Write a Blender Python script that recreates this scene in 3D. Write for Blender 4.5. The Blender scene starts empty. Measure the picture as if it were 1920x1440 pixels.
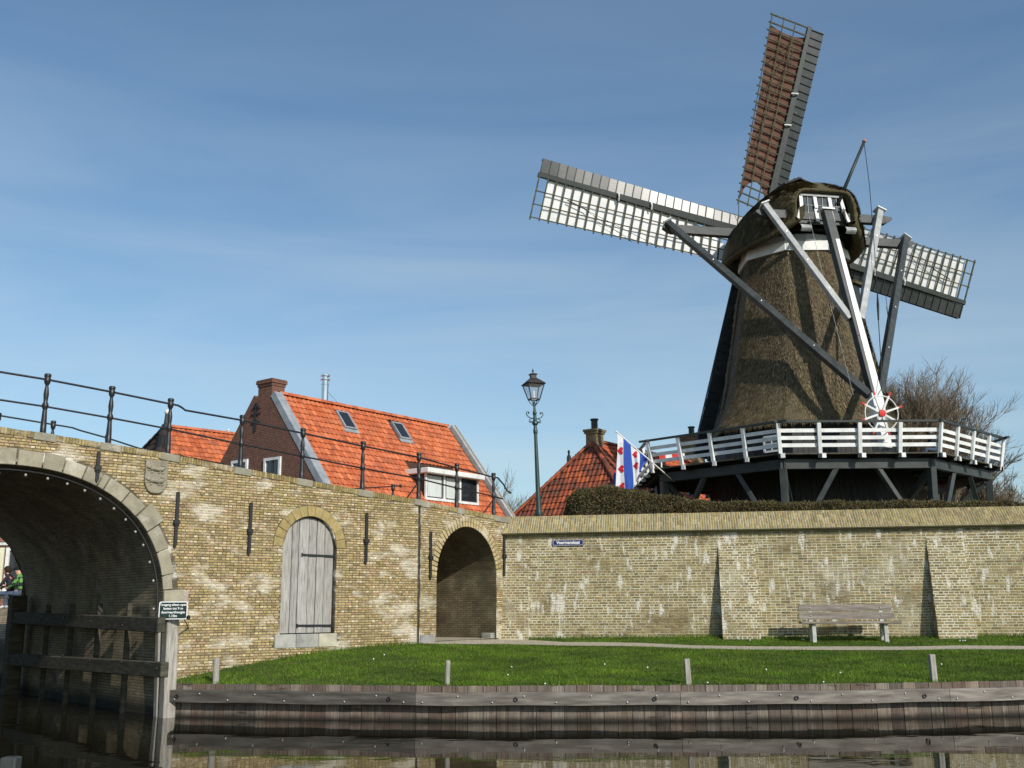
import bpy, bmesh, math, random
import numpy as np
from mathutils import Vector, Matrix
random.seed(7); rng = np.random.default_rng(7)
scene = bpy.context.scene
COL = scene.collection
PI = math.pi
rad = math.radians
U = random.uniform

# ------------------------------------------------------------------ camera
FPX, CAMH = 1950.0, 1.93
PITCH, ROLL = math.atan(420 / 1950.0), rad(0.4)
FW = Vector((0, math.cos(PITCH), math.sin(PITCH)))
UP0 = Vector((0, -math.sin(PITCH), math.cos(PITCH)))
RT0 = Vector((1, 0, 0))
RT = RT0 * math.cos(ROLL) - UP0 * math.sin(ROLL)
UPV = UP0 * math.cos(ROLL) + RT0 * math.sin(ROLL)
CAM = Vector((0, 0, CAMH))
cam_d = bpy.data.cameras.new('camera')
cam_d.sensor_width = 36.0
cam_d.lens = 36.0 * FPX / 1920.0
cam_d.clip_start, cam_d.clip_end = 0.1, 3000
cam = bpy.data.objects.new('camera', cam_d)
COL.objects.link(cam)
m = Matrix((RT, UPV, -FW)).transposed().to_4x4()
m.translation = CAM
cam.matrix_world = m
scene.camera = cam

# ------------------------------------------------------------------ sky, sun, exposure
SUN_EL, SUN_AZ = rad(31.0), rad(145.5)
world = bpy.data.worlds.new('World')
scene.world = world
world.use_nodes = True
wn, wlk = world.node_tree.nodes, world.node_tree.links
wn.clear()
w_out = wn.new('ShaderNodeOutputWorld')
w_bg = wn.new('ShaderNodeBackground')
w_bg.inputs['Strength'].default_value = 0.126
w_sky = wn.new('ShaderNodeTexSky')
w_sky.sky_type = 'NISHITA'
w_sky.sun_disc = False
w_sky.sun_elevation = SUN_EL
w_sky.sun_rotation = SUN_AZ
w_sky.air_density = 1.0
w_sky.dust_density = 1.0
w_sky.ozone_density = 3.0
# thin cirrus streaks, in view direction space
w_tc = wn.new('ShaderNodeTexCoord')
w_map = wn.new('ShaderNodeMapping')
w_map.inputs['Rotation'].default_value = (0.0, rad(14), rad(10))
w_map.inputs['Scale'].default_value = (1.0, 1.0, 6.0)
w_noi = wn.new('ShaderNodeTexNoise')
w_noi.inputs['Scale'].default_value = 2.1
w_noi.inputs['Detail'].default_value = 7
w_noi.inputs['Roughness'].default_value = 0.52
w_noi.inputs['Distortion'].default_value = 0.5
w_rmp = wn.new('ShaderNodeMapRange')
w_rmp.inputs['From Min'].default_value = 0.25
w_rmp.inputs['From Max'].default_value = 0.80
w_rmp.inputs['To Max'].default_value = 0.72
w_mix = wn.new('ShaderNodeMixRGB')
w_mix.inputs['Color2'].default_value = (5.3, 5.5, 5.8, 1)
wlk.new(w_tc.outputs['Generated'], w_map.inputs['Vector'])
wlk.new(w_map.outputs['Vector'], w_noi.inputs['Vector'])
wlk.new(w_noi.outputs['Fac'], w_rmp.inputs['Value'])
w_sep = wn.new('ShaderNodeSeparateXYZ')
w_fade = wn.new('ShaderNodeMapRange')          # the cirrus thins out overhead
w_fade.inputs['From Min'].default_value = 0.12
w_fade.inputs['From Max'].default_value = 0.50
w_fade.inputs['To Min'].default_value = 1.0
w_fade.inputs['To Max'].default_value = 0.12
w_mul = wn.new('ShaderNodeMath')
w_mul.operation = 'MULTIPLY'
wlk.new(w_tc.outputs['Generated'], w_sep.inputs[0])
wlk.new(w_sep.outputs['Z'], w_fade.inputs['Value'])
wlk.new(w_rmp.outputs['Result'], w_mul.inputs[0])
wlk.new(w_fade.outputs['Result'], w_mul.inputs[1])
wlk.new(w_mul.outputs[0], w_mix.inputs['Fac'])
wlk.new(w_sky.outputs['Color'], w_mix.inputs['Color1'])
w_tint = wn.new('ShaderNodeMixRGB')
w_tint.blend_type = 'MULTIPLY'
w_tint.inputs['Fac'].default_value = 1.0
w_tint.inputs['Color2'].default_value = (0.90, 1.03, 1.03, 1)
wlk.new(w_mix.outputs['Color'], w_tint.inputs['Color1'])
wlk.new(w_tint.outputs['Color'], w_bg.inputs['Color'])
wlk.new(w_bg.outputs['Background'], w_out.inputs['Surface'])

sun_d = bpy.data.lights.new('sun', 'SUN')
sun_d.energy = 4.2
sun_d.angle = rad(0.5)
sun_d.color = (1.0, 0.945, 0.86)
sun = bpy.data.objects.new('sun', sun_d)
SUNV = Vector((math.sin(SUN_AZ) * math.cos(SUN_EL), math.cos(SUN_AZ) * math.cos(SUN_EL), math.sin(SUN_EL)))
sun.rotation_euler = SUNV.to_track_quat('Z', 'Y').to_euler()
sun.location = SUNV * 120
COL.objects.link(sun)
vs = scene.view_settings
vs.view_transform, vs.look, vs.exposure, vs.gamma = 'Standard', 'None', 0.0, 1.0
vs.use_curve_mapping = False

# ------------------------------------------------------------------ back-projection helpers (pixels of the 1920 photo -> world points)
def ray(u, v):
    return FW + RT * ((u - 960) / FPX) + UPV * ((720 - v) / FPX)
def PY(u, v, Y):
    d = ray(u, v); return CAM + d * (Y / d.y)
def PZ(u, v, z):
    d = ray(u, v); return CAM + d * ((z - CAMH) / d.z)
def PPL(u, v, o, n):
    d = ray(u, v); return CAM + d * ((Vector(o) - CAM).dot(n) / d.dot(n))
def lerp(a, b, t): return a + (b - a) * t
def interp(x, xs, ys): return float(np.interp(x, xs, ys))

# ------------------------------------------------------------------ object helpers
ORG = {}
def tag(o, label=None, cat=None, group=None, kind=None):
    if label: o['label'] = label
    if cat: o['category'] = cat
    if group: o['group'] = group
    if kind: o['kind'] = kind
    return o
def thing(name, label, cat, loc=(0, 0, 0), group=None):
    o = bpy.data.objects.new(name, None)
    o.empty_display_size = 0.2
    o.location = loc
    COL.objects.link(o)
    ORG[o.name] = Vector(loc)
    return tag(o, label, cat, group)
def org(p): return ORG.get(p.name, Vector((0, 0, 0))) if p is not None else Vector((0, 0, 0))
def link(name, me, parent=None, loc=None, rot=None, scale=None):
    """place a (shared) mesh in world space under parent"""
    o = bpy.data.objects.new(name, me)
    COL.objects.link(o)
    w = Vector(loc) if loc is not None else Vector((0, 0, 0))
    if parent is not None:
        o.parent = parent
        o.location = w - org(parent)
    else:
        o.location = w
    if rot is not None:
        o.rotation_mode = 'QUATERNION'; o.rotation_quaternion = rot
    if scale is not None: o.scale = scale
    ORG[o.name] = w
    return o
def frame_q(ex, ey, ez):
    return Matrix((ex, ey, ez)).transposed().to_quaternion()
def basis_from_dir(d, hint=Vector((0, 0, 1))):
    z = Vector(d).normalized()
    x = hint.cross(z)
    if x.length < 1e-4: x = Vector((1, 0, 0)).cross(z)
    if x.length < 1e-4: x = Vector((0, 1, 0)).cross(z)
    x.normalize()
    return x, z.cross(x), z

class MB:
    def __init__(s): s.v = []; s.f = []; s.c = []; s.m = []; s.uv = []; s.mi = 0; s.has_uv = False
    def face(s, pts, col=None, uv=None):
        b = len(s.v)
        s.v += [tuple(p) for p in pts]
        s.f.append(tuple(range(b, b + len(pts)))); s.c.append(col); s.m.append(s.mi)
        s.uv.append(uv)
        if uv: s.has_uv = True
    def faces(s, verts, faces, col=None):
        b = len(s.v)
        s.v += [tuple(p) for p in verts]
        for f in faces:
            s.f.append(tuple(b + i for i in f)); s.c.append(col); s.m.append(s.mi); s.uv.append(None)
    def box(s, c, size, ex=Vector((1, 0, 0)), ey=Vector((0, 1, 0)), ez=Vector((0, 0, 1)), col=None, j=0):
        c = Vector(c); hx, hy, hz = size[0] / 2, size[1] / 2, size[2] / 2
        vs_ = []
        for z in (-1, 1):
            for y in (-1, 1):
                for x in (-1, 1):
                    p = c + ex * (x * hx) + ey * (y * hy) + ez * (z * hz)
                    if j: p = p + Vector((U(-j, j), U(-j, j), U(-j, j)))
                    vs_.append(p)
        s.faces(vs_, [(0, 2, 3, 1), (4, 5, 7, 6), (0, 1, 5, 4), (2, 6, 7, 3), (0, 4, 6, 2), (1, 3, 7, 5)], col)
    def beam(s, p0, p1, w, h, hint=Vector((0, 0, 1)), w1=None, h1=None, col=None):
        """rectangular bar from p0 to p1: w across, h along hint's side"""
        p0, p1 = Vector(p0), Vector(p1)
        x, y, z = basis_from_dir(p1 - p0, hint)
        w1 = w if w1 is None else w1; h1 = h if h1 is None else h1
        vs_ = []
        for p, a, b in ((p0, w, h), (p1, w1, h1)):
            for sx, sy in ((-1, -1), (1, -1), (1, 1), (-1, 1)):
                vs_.append(p + x * (sx * a / 2) + y * (sy * b / 2))
        s.faces(vs_, [(3, 2, 1, 0), (4, 5, 6, 7), (0, 1, 5, 4), (1, 2, 6, 5), (2, 3, 7, 6), (3, 0, 4, 7)], col)
    def tube(s, pts, r, n=6, r1=None, caps=True, col=None):
        pts = [Vector(p) for p in pts]
        k = len(pts)
        vs_ = []
        px = None
        for i, p in enumerate(pts):
            d = (pts[min(i + 1, k - 1)] - pts[max(i - 1, 0)])
            if d.length < 1e-9: d = Vector((0, 0, 1))
            d.normalize()
            if px is None:
                x, y, _ = basis_from_dir(d)
            else:
                x = px - d * px.dot(d)
                if x.length < 1e-6: x, y, _ = basis_from_dir(d)
                x.normalize(); y = d.cross(x)
            px = x
            if isinstance(r, (list, tuple)): rr = r[i]
            else: rr = r if r1 is None else lerp(r, r1, i / (k - 1))
            for a in range(n):
                t = 2 * PI * a / n
                vs_.append(p + x * (math.cos(t) * rr) + y * (math.sin(t) * rr))
        fs = []
        for i in range(k - 1):
            for a in range(n):
                b = (a + 1) % n
                fs.append((i * n + a, i * n + b, (i + 1) * n + b, (i + 1) * n + a))
        if caps:
            fs.append(tuple(reversed(range(n)))); fs.append(tuple((k - 1) * n + a for a in range(n)))
        s.faces(vs_, fs, col)
    def lathe(s, prof, o=(0, 0, 0), axis=Vector((0, 0, 1)), n=12, col=None, ph=0.0):
        """prof: (radius, height) pairs"""
        o = Vector(o); x, y, z = basis_from_dir(axis)
        vs_ = []
        for r, h in prof:
            for a in range(n):
                t = 2 * PI * a / n + ph
                vs_.append(o + x * (math.cos(t) * r) + y * (math.sin(t) * r) + z * h)
        fs = []
        k = len(prof)
        for i in range(k - 1):
            for a in range(n):
                b = (a + 1) % n
                fs.append((i * n + a, i * n + b, (i + 1) * n + b, (i + 1) * n + a))
        fs.append(tuple(reversed(range(n)))); fs.append(tuple((k - 1) * n + a for a in range(n)))
        s.faces(vs_, fs, col)
    def prism(s, poly, o, ex, ey, ez, depth, col=None):
        """poly in (ex, ey), from o, extruded by depth along ez"""
        o = Vector(o); n = len(poly)
        a = [o + ex * p[0] + ey * p[1] for p in poly]
        b = [p + ez * depth for p in a]
        fs = [tuple(reversed(range(n))), tuple(range(n, 2 * n))]
        for i in range(n):
            k = (i + 1) % n
            fs.append((i, k, n + k, n + i))
        s.faces(a + b, fs, col)
    def build(s, name, mat, parent=None, smooth=False, bevel=0, weld=False):
        me = s.mesh(name, mat, org(parent), smooth, bevel, weld)
        o = bpy.data.objects.new(name, me)
        COL.objects.link(o)
        if parent is not None: o.parent = parent
        ORG[o.name] = org(parent)
        return o
    def mesh(s, name, mat, off=Vector((0, 0, 0)), smooth=False, bevel=0, weld=False):
        me = bpy.data.meshes.new(name)
        if off.length > 0: v = [(a - off.x, b - off.y, c - off.z) for a, b, c in s.v]
        else: v = s.v
        me.from_pydata(v, [], s.f)
        mats = mat if isinstance(mat, (list, tuple)) else [mat]
        for q in mats: me.materials.append(q)
        if len(mats) > 1: me.polygons.foreach_set('material_index', s.m)
        if any(c is not None for c in s.c):
            at = me.attributes.new('tone', 'FLOAT_COLOR', 'FACE')
            arr = np.ones((len(s.f), 4), dtype=np.float32)
            for i, c in enumerate(s.c):
                if c is not None: arr[i, :3] = c[:3]
            at.data.foreach_set('color', arr.ravel())
        if s.has_uv:
            uvl = me.uv_layers.new(name='UVMap')
            k = 0
            for f, uv in zip(s.f, s.uv):
                for i in range(len(f)):
                    uvl.data[k].uv = uv[i] if uv else (0, 0); k += 1
        if bevel or weld:
            bm = bmesh.new(); bm.from_mesh(me)
            bmesh.ops.remove_doubles(bm, verts=bm.verts, dist=1e-4)
            if bevel:
                ed = [e for e in bm.edges if len(e.link_faces) == 2 and e.calc_face_angle(0) > 0.6]
                bmesh.ops.bevel(bm, geom=ed, offset=bevel, segments=1, affect='EDGES', profile=0.5)
            bm.to_mesh(me); bm.free()
        if smooth: me.polygons.foreach_set('use_smooth', [True] * len(me.polygons))
        me.update()
        return me

def np_mesh(name, verts, faces, mat, tones=None, smooth=False):
    """verts (n,3), faces (m,k) numpy -> mesh"""
    me = bpy.data.meshes.new(name)
    nv, (nf, k) = len(verts), faces.shape
    me.vertices.add(nv); me.vertices.foreach_set('co', np.asarray(verts, dtype=np.float32).ravel())
    me.loops.add(nf * k); me.loops.foreach_set('vertex_index', faces.astype(np.int32).ravel())
    me.polygons.add(nf)
    me.polygons.foreach_set('loop_start', np.arange(0, nf * k, k, dtype=np.int32))
    me.materials.append(mat)
    if smooth: me.polygons.foreach_set('use_smooth', np.ones(nf, dtype=bool))
    me.update(calc_edges=True)
    if tones is not None:
        at = me.attributes.new('tone', 'FLOAT_COLOR', 'FACE')
        arr = np.ones((nf, 4), dtype=np.float32); arr[:, :3] = tones
        at.data.foreach_set('color', arr.ravel())
    return me

def text_mesh(body, size, mat, extrude=0.002, bold=0.0, align='CENTER'):
    cu = bpy.data.curves.new('lettering', 'FONT')
    cu.body = body; cu.size = size; cu.extrude = extrude; cu.offset = bold
    cu.align_x = align; cu.align_y = 'CENTER'
    cu.resolution_u = 4
    o = bpy.data.objects.new('lettering', cu)
    COL.objects.link(o)
    dg = bpy.context.evaluated_depsgraph_get(); dg.update()
    me = bpy.data.meshes.new_from_object(o.evaluated_get(dg))
    bpy.data.objects.remove(o); bpy.data.curves.remove(cu)
    me.materials.clear(); me.materials.append(mat)
    return me

# ------------------------------------------------------------------ materials
def mat(name, cols, scale=3.0, stretch=(1, 1, 1), rough=0.85, bump=0.25, bscale=None, bdist=0.02, tone=None,
        stains=(), spec=0.3, metal=0.0, detail=6, lo=0.33, hi=0.67, brick=None, trans=0.0, wet=None):
    """world-position noise between the colours in cols; tone 'attr'/'obj' multiplies a per-piece colour in;
    stains: (colour, scale, lo, hi, strength, stretch)"""
    mt = bpy.data.materials.new(name)
    mt.use_nodes = True
    nt = mt.node_tree; nn, lk = nt.nodes, nt.links
    nn.clear()
    out = nn.new('ShaderNodeOutputMaterial'); bs = nn.new('ShaderNodeBsdfPrincipled')
    lk.new(bs.outputs[0], out.inputs['Surface'])
    bs.inputs['Roughness'].default_value = rough
    bs.inputs['Metallic'].default_value = metal
    bs.inputs['Specular IOR Level'].default_value = spec
    geo = nn.new('ShaderNodeNewGeometry')
    def noise(sc, st, det=detail, ro=0.6):
        mp = nn.new('ShaderNodeMapping'); mp.inputs['Scale'].default_value = st
        lk.new(geo.outputs['Position'], mp.inputs['Vector'])
        nz = nn.new('ShaderNodeTexNoise'); nz.inputs['Scale'].default_value = sc
        nz.inputs['Detail'].default_value = det; nz.inputs['Roughness'].default_value = ro
        lk.new(mp.outputs['Vector'], nz.inputs['Vector'])
        return nz
    nz = noise(scale, stretch)
    rp = nn.new('ShaderNodeValToRGB')
    el = rp.color_ramp.elements
    while len(el) < len(cols): el.new(0.5)
    for i, c in enumerate(cols):
        el[i].position = lo + (hi - lo) * (i / max(1, len(cols) - 1)); el[i].color = (c[0], c[1], c[2], 1)
    lk.new(nz.outputs['Fac'], rp.inputs['Fac'])
    cur = rp.outputs['Color']
    bump_src = None
    if brick:
        # brick = dict(d=(dx,dy), l=, h=, cols=(a,b), mortar=) or uv=True
        bt = nn.new('ShaderNodeTexBrick')
        bt.inputs['Scale'].default_value = 1.0
        bt.inputs['Brick Width'].default_value = brick['l']; bt.inputs['Row Height'].default_value = brick['h']
        bt.inputs['Mortar Size'].default_value = brick.get('ms', 0.008); bt.inputs['Mortar Smooth'].default_value = 0.2
        bt.inputs['Color1'].default_value = (*brick['cols'][0], 1); bt.inputs['Color2'].default_value = (*brick['cols'][1], 1)
        bt.inputs['Mortar'].default_value = (*brick['mortar'], 1)
        if brick.get('uv'):
            tc = nn.new('ShaderNodeTexCoord'); lk.new(tc.outputs['UV'], bt.inputs['Vector'])
        else:
            dt = nn.new('ShaderNodeVectorMath'); dt.operation = 'DOT_PRODUCT'
            dt.inputs[1].default_value = (brick['d'][0], brick['d'][1], 0)
            lk.new(geo.outputs['Position'], dt.inputs[0])
            sp = nn.new('ShaderNodeSeparateXYZ'); lk.new(geo.outputs['Position'], sp.inputs[0])
            cb = nn.new('ShaderNodeCombineXYZ'); lk.new(dt.outputs['Value'], cb.inputs['X']); lk.new(sp.outputs['Z'], cb.inputs['Y'])
            lk.new(cb.outputs[0], bt.inputs['Vector'])
        mx = nn.new('ShaderNodeMixRGB'); mx.blend_type = 'MULTIPLY'; mx.inputs['Fac'].default_value = 1
        lk.new(cur, mx.inputs['Color1']); lk.new(bt.outputs['Color'], mx.inputs['Color2'])
        cur = mx.outputs['Color']
        inv = nn.new('ShaderNodeMath'); inv.operation = 'SUBTRACT'; inv.inputs[0].default_value = 1
        lk.new(bt.outputs['Fac'], inv.inputs[1]); bump_src = inv.outputs[0]
    if tone:
        mx = nn.new('ShaderNodeMixRGB'); mx.blend_type = 'MULTIPLY'; mx.inputs['Fac'].default_value = 1
        if tone == 'attr':
            at = nn.new('ShaderNodeAttribute'); at.attribute_name = 'tone'; src = at.outputs['Color']
        else:
            at = nn.new('ShaderNodeObjectInfo'); src = at.outputs['Color']
        lk.new(cur, mx.inputs['Color1']); lk.new(src, mx.inputs['Color2'])
        cur = mx.outputs['Color']
    for col, sc, l, h, stg, st in stains:
        sn = noise(sc, st, 5, 0.62)
        mr = nn.new('ShaderNodeMapRange'); mr.inputs['From Min'].default_value = l; mr.inputs['From Max'].default_value = h
        mr.inputs['To Max'].default_value = stg
        lk.new(sn.outputs['Fac'], mr.inputs['Value'])
        mx = nn.new('ShaderNodeMixRGB'); mx.inputs['Color2'].default_value = (*col, 1)
        lk.new(mr.outputs['Result'], mx.inputs['Fac']); lk.new(cur, mx.inputs['Color1'])
        cur = mx.outputs['Color']
    if wet:
        z0_, z1_, wc = wet
        sp = nn.new('ShaderNodeSeparateXYZ'); lk.new(geo.outputs['Position'], sp.inputs[0])
        wn2 = noise(3.0, (1, 1, .3), 3)
        ad = nn.new('ShaderNodeMath'); ad.operation = 'MULTIPLY_ADD'; ad.inputs[1].default_value = -.10
        lk.new(wn2.outputs['Fac'], ad.inputs[0]); lk.new(sp.outputs['Z'], ad.inputs[2])
        mr = nn.new('ShaderNodeMapRange'); mr.inputs['From Min'].default_value = z0_ - .05; mr.inputs['From Max'].default_value = z1_ - .05
        mr.inputs['To Min'].default_value = .92; mr.inputs['To Max'].default_value = 0
        lk.new(ad.outputs[0], mr.inputs['Value'])
        mx = nn.new('ShaderNodeMixRGB'); mx.inputs['Color2'].default_value = (*wc, 1)
        lk.new(mr.outputs['Result'], mx.inputs['Fac']); lk.new(cur, mx.inputs['Color1']); cur = mx.outputs['Color']
    lk.new(cur, bs.inputs['Base Color'])
    if bump > 0:
        bn = noise(bscale or scale * 6, stretch)
        bp = nn.new('ShaderNodeBump'); bp.inputs['Strength'].default_value = bump; bp.inputs['Distance'].default_value = bdist
        lk.new(bn.outputs['Fac'], bp.inputs['Height'])
        if bump_src is not None:
            b2 = nn.new('ShaderNodeBump'); b2.inputs['Strength'].default_value = 0.8; b2.inputs['Distance'].default_value = 0.012
            lk.new(bump_src, b2.inputs['Height']); lk.new(bp.outputs['Normal'], b2.inputs['Normal'])
            lk.new(b2.outputs['Normal'], bs.inputs['Normal'])
        else:
            lk.new(bp.outputs['Normal'], bs.inputs['Normal'])
    if trans > 0:
        tr = nn.new('ShaderNodeBsdfTranslucent'); ms = nn.new('ShaderNodeMixShader'); ms.inputs['Fac'].default_value = trans
        lk.new(cur, tr.inputs['Color']); lk.new(bs.outputs[0], ms.inputs[1]); lk.new(tr.outputs[0], ms.inputs[2])
        lk.new(ms.outputs[0], out.inputs['Surface'])
    return mt

ONE = [(0.80, 0.78, 0.76), (1.05, 1.0, 0.97), (1.24, 1.17, 1.12)]
LIME = (0.60, 0.57, 0.49)
ST_L = [(LIME, 1.0, 0.525, 0.635, 0.45, (1, 1, 2.2)), ((0.17, 0.135, 0.05), 0.5, 0.50, 0.70, 0.50, (1, 1, 1)),
        ((0.62, 0.60, 0.52), 5.5, 0.66, 0.70, 0.7, (1, 1, 2.5)), ((0.30, 0.24, 0.04), 0.8, 0.60, 0.72, 0.5, (1, 1, 1))]
ST_R = [((0.18, 0.13, 0.055), 0.7, 0.54, 0.70, 0.45, (1, 1, 1.4)), ((0.66, 0.64, 0.59), 3.6, 0.565, 0.64, 0.85, (1.6, 1.6, 0.5)), ((0.50, 0.47, 0.38), 0.8, 0.56, 0.74, 0.50, (1, 1, .8)), ((0.74, 0.73, 0.71), 9.0, 0.68, 0.72, 0.8, (1.4, 1.4, 0.6))]
MT = {}
MT['brick_obj'] = mat('old_brick', ONE, 14, tone='obj', stains=ST_L, bump=0.35, bscale=60, bdist=0.006)
MT['brick_attr'] = mat('old_brick_course', ONE, 14, tone='attr', stains=ST_L, bump=0.35, bscale=60, bdist=0.006)
MT['rbrick_obj'] = mat('rampart_brick', ONE, 14, tone='obj', stains=ST_R, bump=0.35, bscale=60, bdist=0.006)
MT['rbrick_attr'] = mat('rampart_brick_course', ONE, 14, tone='attr', stains=ST_R, bump=0.35, bscale=60, bdist=0.006)
MT['mortar'] = mat('old_mortar', [(0.075, 0.062, 0.040), (0.12, 0.10, 0.066), (0.20, 0.17, 0.115)], 3, stains=[((0.66, 0.63, 0.55), 1.0, 0.525, 0.625, 0.90, (1, 1, 2.2)), ((0.50, 0.47, 0.39), 4.0, 0.60, 0.68, 0.7, (1, 1, 2.5))], bump=0.4, bscale=50)
MT['rmortar'] = mat('pale_mortar', [(0.38, 0.36, 0.26), (0.51, 0.485, 0.37), (0.62, 0.595, 0.49)], 1.3, stains=[((0.10, 0.08, 0.042), 0.7, 0.54, 0.68, 0.9, (1, 1, 1.4))], bump=0.4, bscale=50)
MT['cap_obj'] = mat('coping_brick', ONE, 10, tone='obj', stains=[((0.40, 0.34, 0.10), 1.2, 0.5, 0.75, 0.35, (1, 1, 1))], bump=0.3, bscale=50, bdist=0.006)
MT['cap_attr'] = mat('coping_brick_course', ONE, 10, tone='attr', stains=[((0.40, 0.34, 0.10), 1.2, 0.5, 0.75, 0.35, (1, 1, 1))], bump=0.3, bscale=50, bdist=0.006)
MT['vault'] = mat('vault_brick', [(0.6, 0.6, 0.6), (0.9, 0.9, 0.9), (1.2, 1.2, 1.1)], 1.6,
                  brick=dict(uv=True, l=0.19, h=0.055, cols=((0.28, 0.235, 0.145), (0.40, 0.335, 0.21)), mortar=(0.17, 0.15, 0.115)),
                  stains=[((0.46, 0.44, 0.40), 1.3, 0.60, 0.72, 0.6, (1, 1, 1))], bump=0.3, bscale=30, wet=(.12, .35, (.03, .03, .026)))
MT['passage'] = mat('shade_dark_passage_brick', [(0.6, 0.6, 0.6), (0.9, 0.9, 0.9), (1.2, 1.2, 1.1)], 1.6,  # tunnel brick with the shade inside the passage put into a darker colour
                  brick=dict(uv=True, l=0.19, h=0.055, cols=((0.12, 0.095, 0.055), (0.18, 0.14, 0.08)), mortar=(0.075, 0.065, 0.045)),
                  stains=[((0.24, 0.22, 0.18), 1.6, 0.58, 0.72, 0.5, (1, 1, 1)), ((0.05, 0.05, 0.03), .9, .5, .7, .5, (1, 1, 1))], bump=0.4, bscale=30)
MT['stone'] = mat('grey_sandstone', [(0.30, 0.28, 0.22), (0.40, 0.37, 0.29), (0.48, 0.45, 0.36)], 3.5, tone='obj', bump=0.35, bscale=30,
                  stains=[((0.58, 0.56, 0.50), 2.5, 0.58, 0.72, 0.5, (1, 1, 1)), ((0.16, 0.15, 0.11), 3.0, 0.6, 0.75, 0.5, (1, 1, 1))])
MT['bluestone'] = mat('bluestone', [(0.24, 0.24, 0.23), (0.34, 0.34, 0.32), (0.42, 0.41, 0.37)], 4, bump=0.2, bscale=40, tone='obj')
MT['iron'] = mat('black_iron', [(0.010, 0.010, 0.011), (0.018, 0.018, 0.019)], 8, rough=0.42, bump=0.12, bscale=60, spec=0.5)
MT['door_wood'] = mat('weathered_door_oak', [(0.22, 0.205, 0.185), (0.31, 0.295, 0.27), (0.40, 0.385, 0.36)], 5, (6, 6, 0.6), tone='obj', bump=0.5, bscale=14, bdist=0.012,
                      stains=[((0.10, 0.09, 0.075), 7, 0.62, 0.72, 0.8, (3, 3, 0.35))])
MT['dark_wood'] = mat('wet_dark_timber', [(0.040, 0.037, 0.026), (0.065, 0.060, 0.043), (0.10, 0.092, 0.070)], 4, (1, 1, 4), bump=0.4, bscale=20, tone=None)
MT['post_wood'] = mat('grey_post_timber', [(0.22, 0.20, 0.17), (0.32, 0.30, 0.26), (0.42, 0.40, 0.35)], 5, (5, 5, 0.6), bump=0.45, bscale=22)
MT['quay_plank'] = mat('quay_plank', [(0.55, 0.55, 0.55), (0.95, 0.95, 0.95), (1.3, 1.25, 1.2)], 5, (9, 9, 0.5), tone='obj', bump=0.4, bscale=20,
                       stains=[((0.36, 0.33, 0.28), 5, 0.60, 0.68, 0.75, (6, 6, 0.15)), ((0.10, 0.06, 0.045), 1.0, 0.5, 0.7, 0.6, (1, 1, 2)), ((0.030, 0.024, 0.020), 1.6, 0.60, 0.66, 0.8, (1, 1, 5))], wet=(.02, .10, (.014, .012, .009)))
MT['waler'] = mat('waler_beam', [(0.115, 0.105, 0.095), (0.19, 0.18, 0.165), (0.29, 0.28, 0.26)], 2.0, (0.8, 0.8, 7), tone='obj', bump=0.35, bscale=12)
MT['bolt'] = mat('galvanised_bolt', [(0.34, 0.34, 0.35), (0.5, 0.5, 0.5)], 20, rough=0.45, metal=0.7, bump=0.05)
MT['soil'] = mat('lawn_soil', [(0.035, 0.060, 0.010), (0.050, 0.085, 0.014), (0.070, 0.095, 0.022)], 2.5, bump=0.6, bscale=40)
MT['grass'] = mat('grass_blade', [(0.7, 0.7, 0.7), (1, 1, 1), (1.35, 1.3, 1.1)], 1.0, tone='attr', rough=0.6, bump=0, trans=0.3, spec=0.25)
MT['gravel'] = mat('sandy_path', [(0.30, 0.26, 0.18), (0.40, 0.35, 0.26), (0.50, 0.45, 0.36)], 14, bump=0.6, bscale=60)
MT['earth'] = mat('earth', [(0.08, 0.09, 0.035), (0.12, 0.11, 0.06), (0.07, 0.10, 0.03)], 0.5, bump=0.5, bscale=12)
MT['joint_shade'] = mat('shade_dark_joint', [(0.030, 0.026, 0.018), (0.06, 0.052, 0.036), (0.12, 0.10, 0.07)], 9, bump=0.6, bscale=30)  # dark tone painting in the shade of the slot between the walls
MT['joint_pale'] = mat('pale_joint', [(0.52, 0.50, 0.38), (0.62, 0.60, 0.48)], 3, bump=0.2)
MT['thatch'] = mat('reed_thatch', [(0.066, 0.052, 0.029), (0.15, 0.119, 0.070), (0.265, 0.215, 0.135)], 5, (6, 6, 1.1), bump=1.0, bscale=10, bdist=0.09, detail=9, lo=0.28, hi=0.70,
                   stains=[((0.060, 0.058, 0.022), 0.9, 0.52, 0.70, 0.6, (1, 1, 0.6))])
MT['moss_thatch'] = mat('mossy_thatch', [(0.048, 0.040, 0.020), (0.115, 0.094, 0.048), (0.20, 0.165, 0.095)], 5, (4, 4, 1.6), bump=1.0, bscale=10, bdist=0.08, detail=9, lo=0.3, hi=0.7,
                        stains=[((0.085, 0.084, 0.026), 1.4, 0.48, 0.66, 0.5, (1, 1, 1))])
MT['reed'] = mat('reed_stalk', ONE, 3, tone='attr', bump=0, rough=0.7)
MT['tar'] = mat('tarred_board', [(0.007, 0.008, 0.008), (0.013, 0.014, 0.014), (0.022, 0.023, 0.022)], 3, (4, 4, 0.5), rough=0.6, bump=0.2, bscale=20)
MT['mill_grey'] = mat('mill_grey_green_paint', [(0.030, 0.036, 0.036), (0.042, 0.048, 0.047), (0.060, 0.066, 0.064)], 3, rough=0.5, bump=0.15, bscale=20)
MT['mill_dark'] = mat('mill_dark_paint', [(0.022, 0.028, 0.027), (0.035, 0.042, 0.040)], 3, rough=0.45, bump=0.12, bscale=20)
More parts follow.
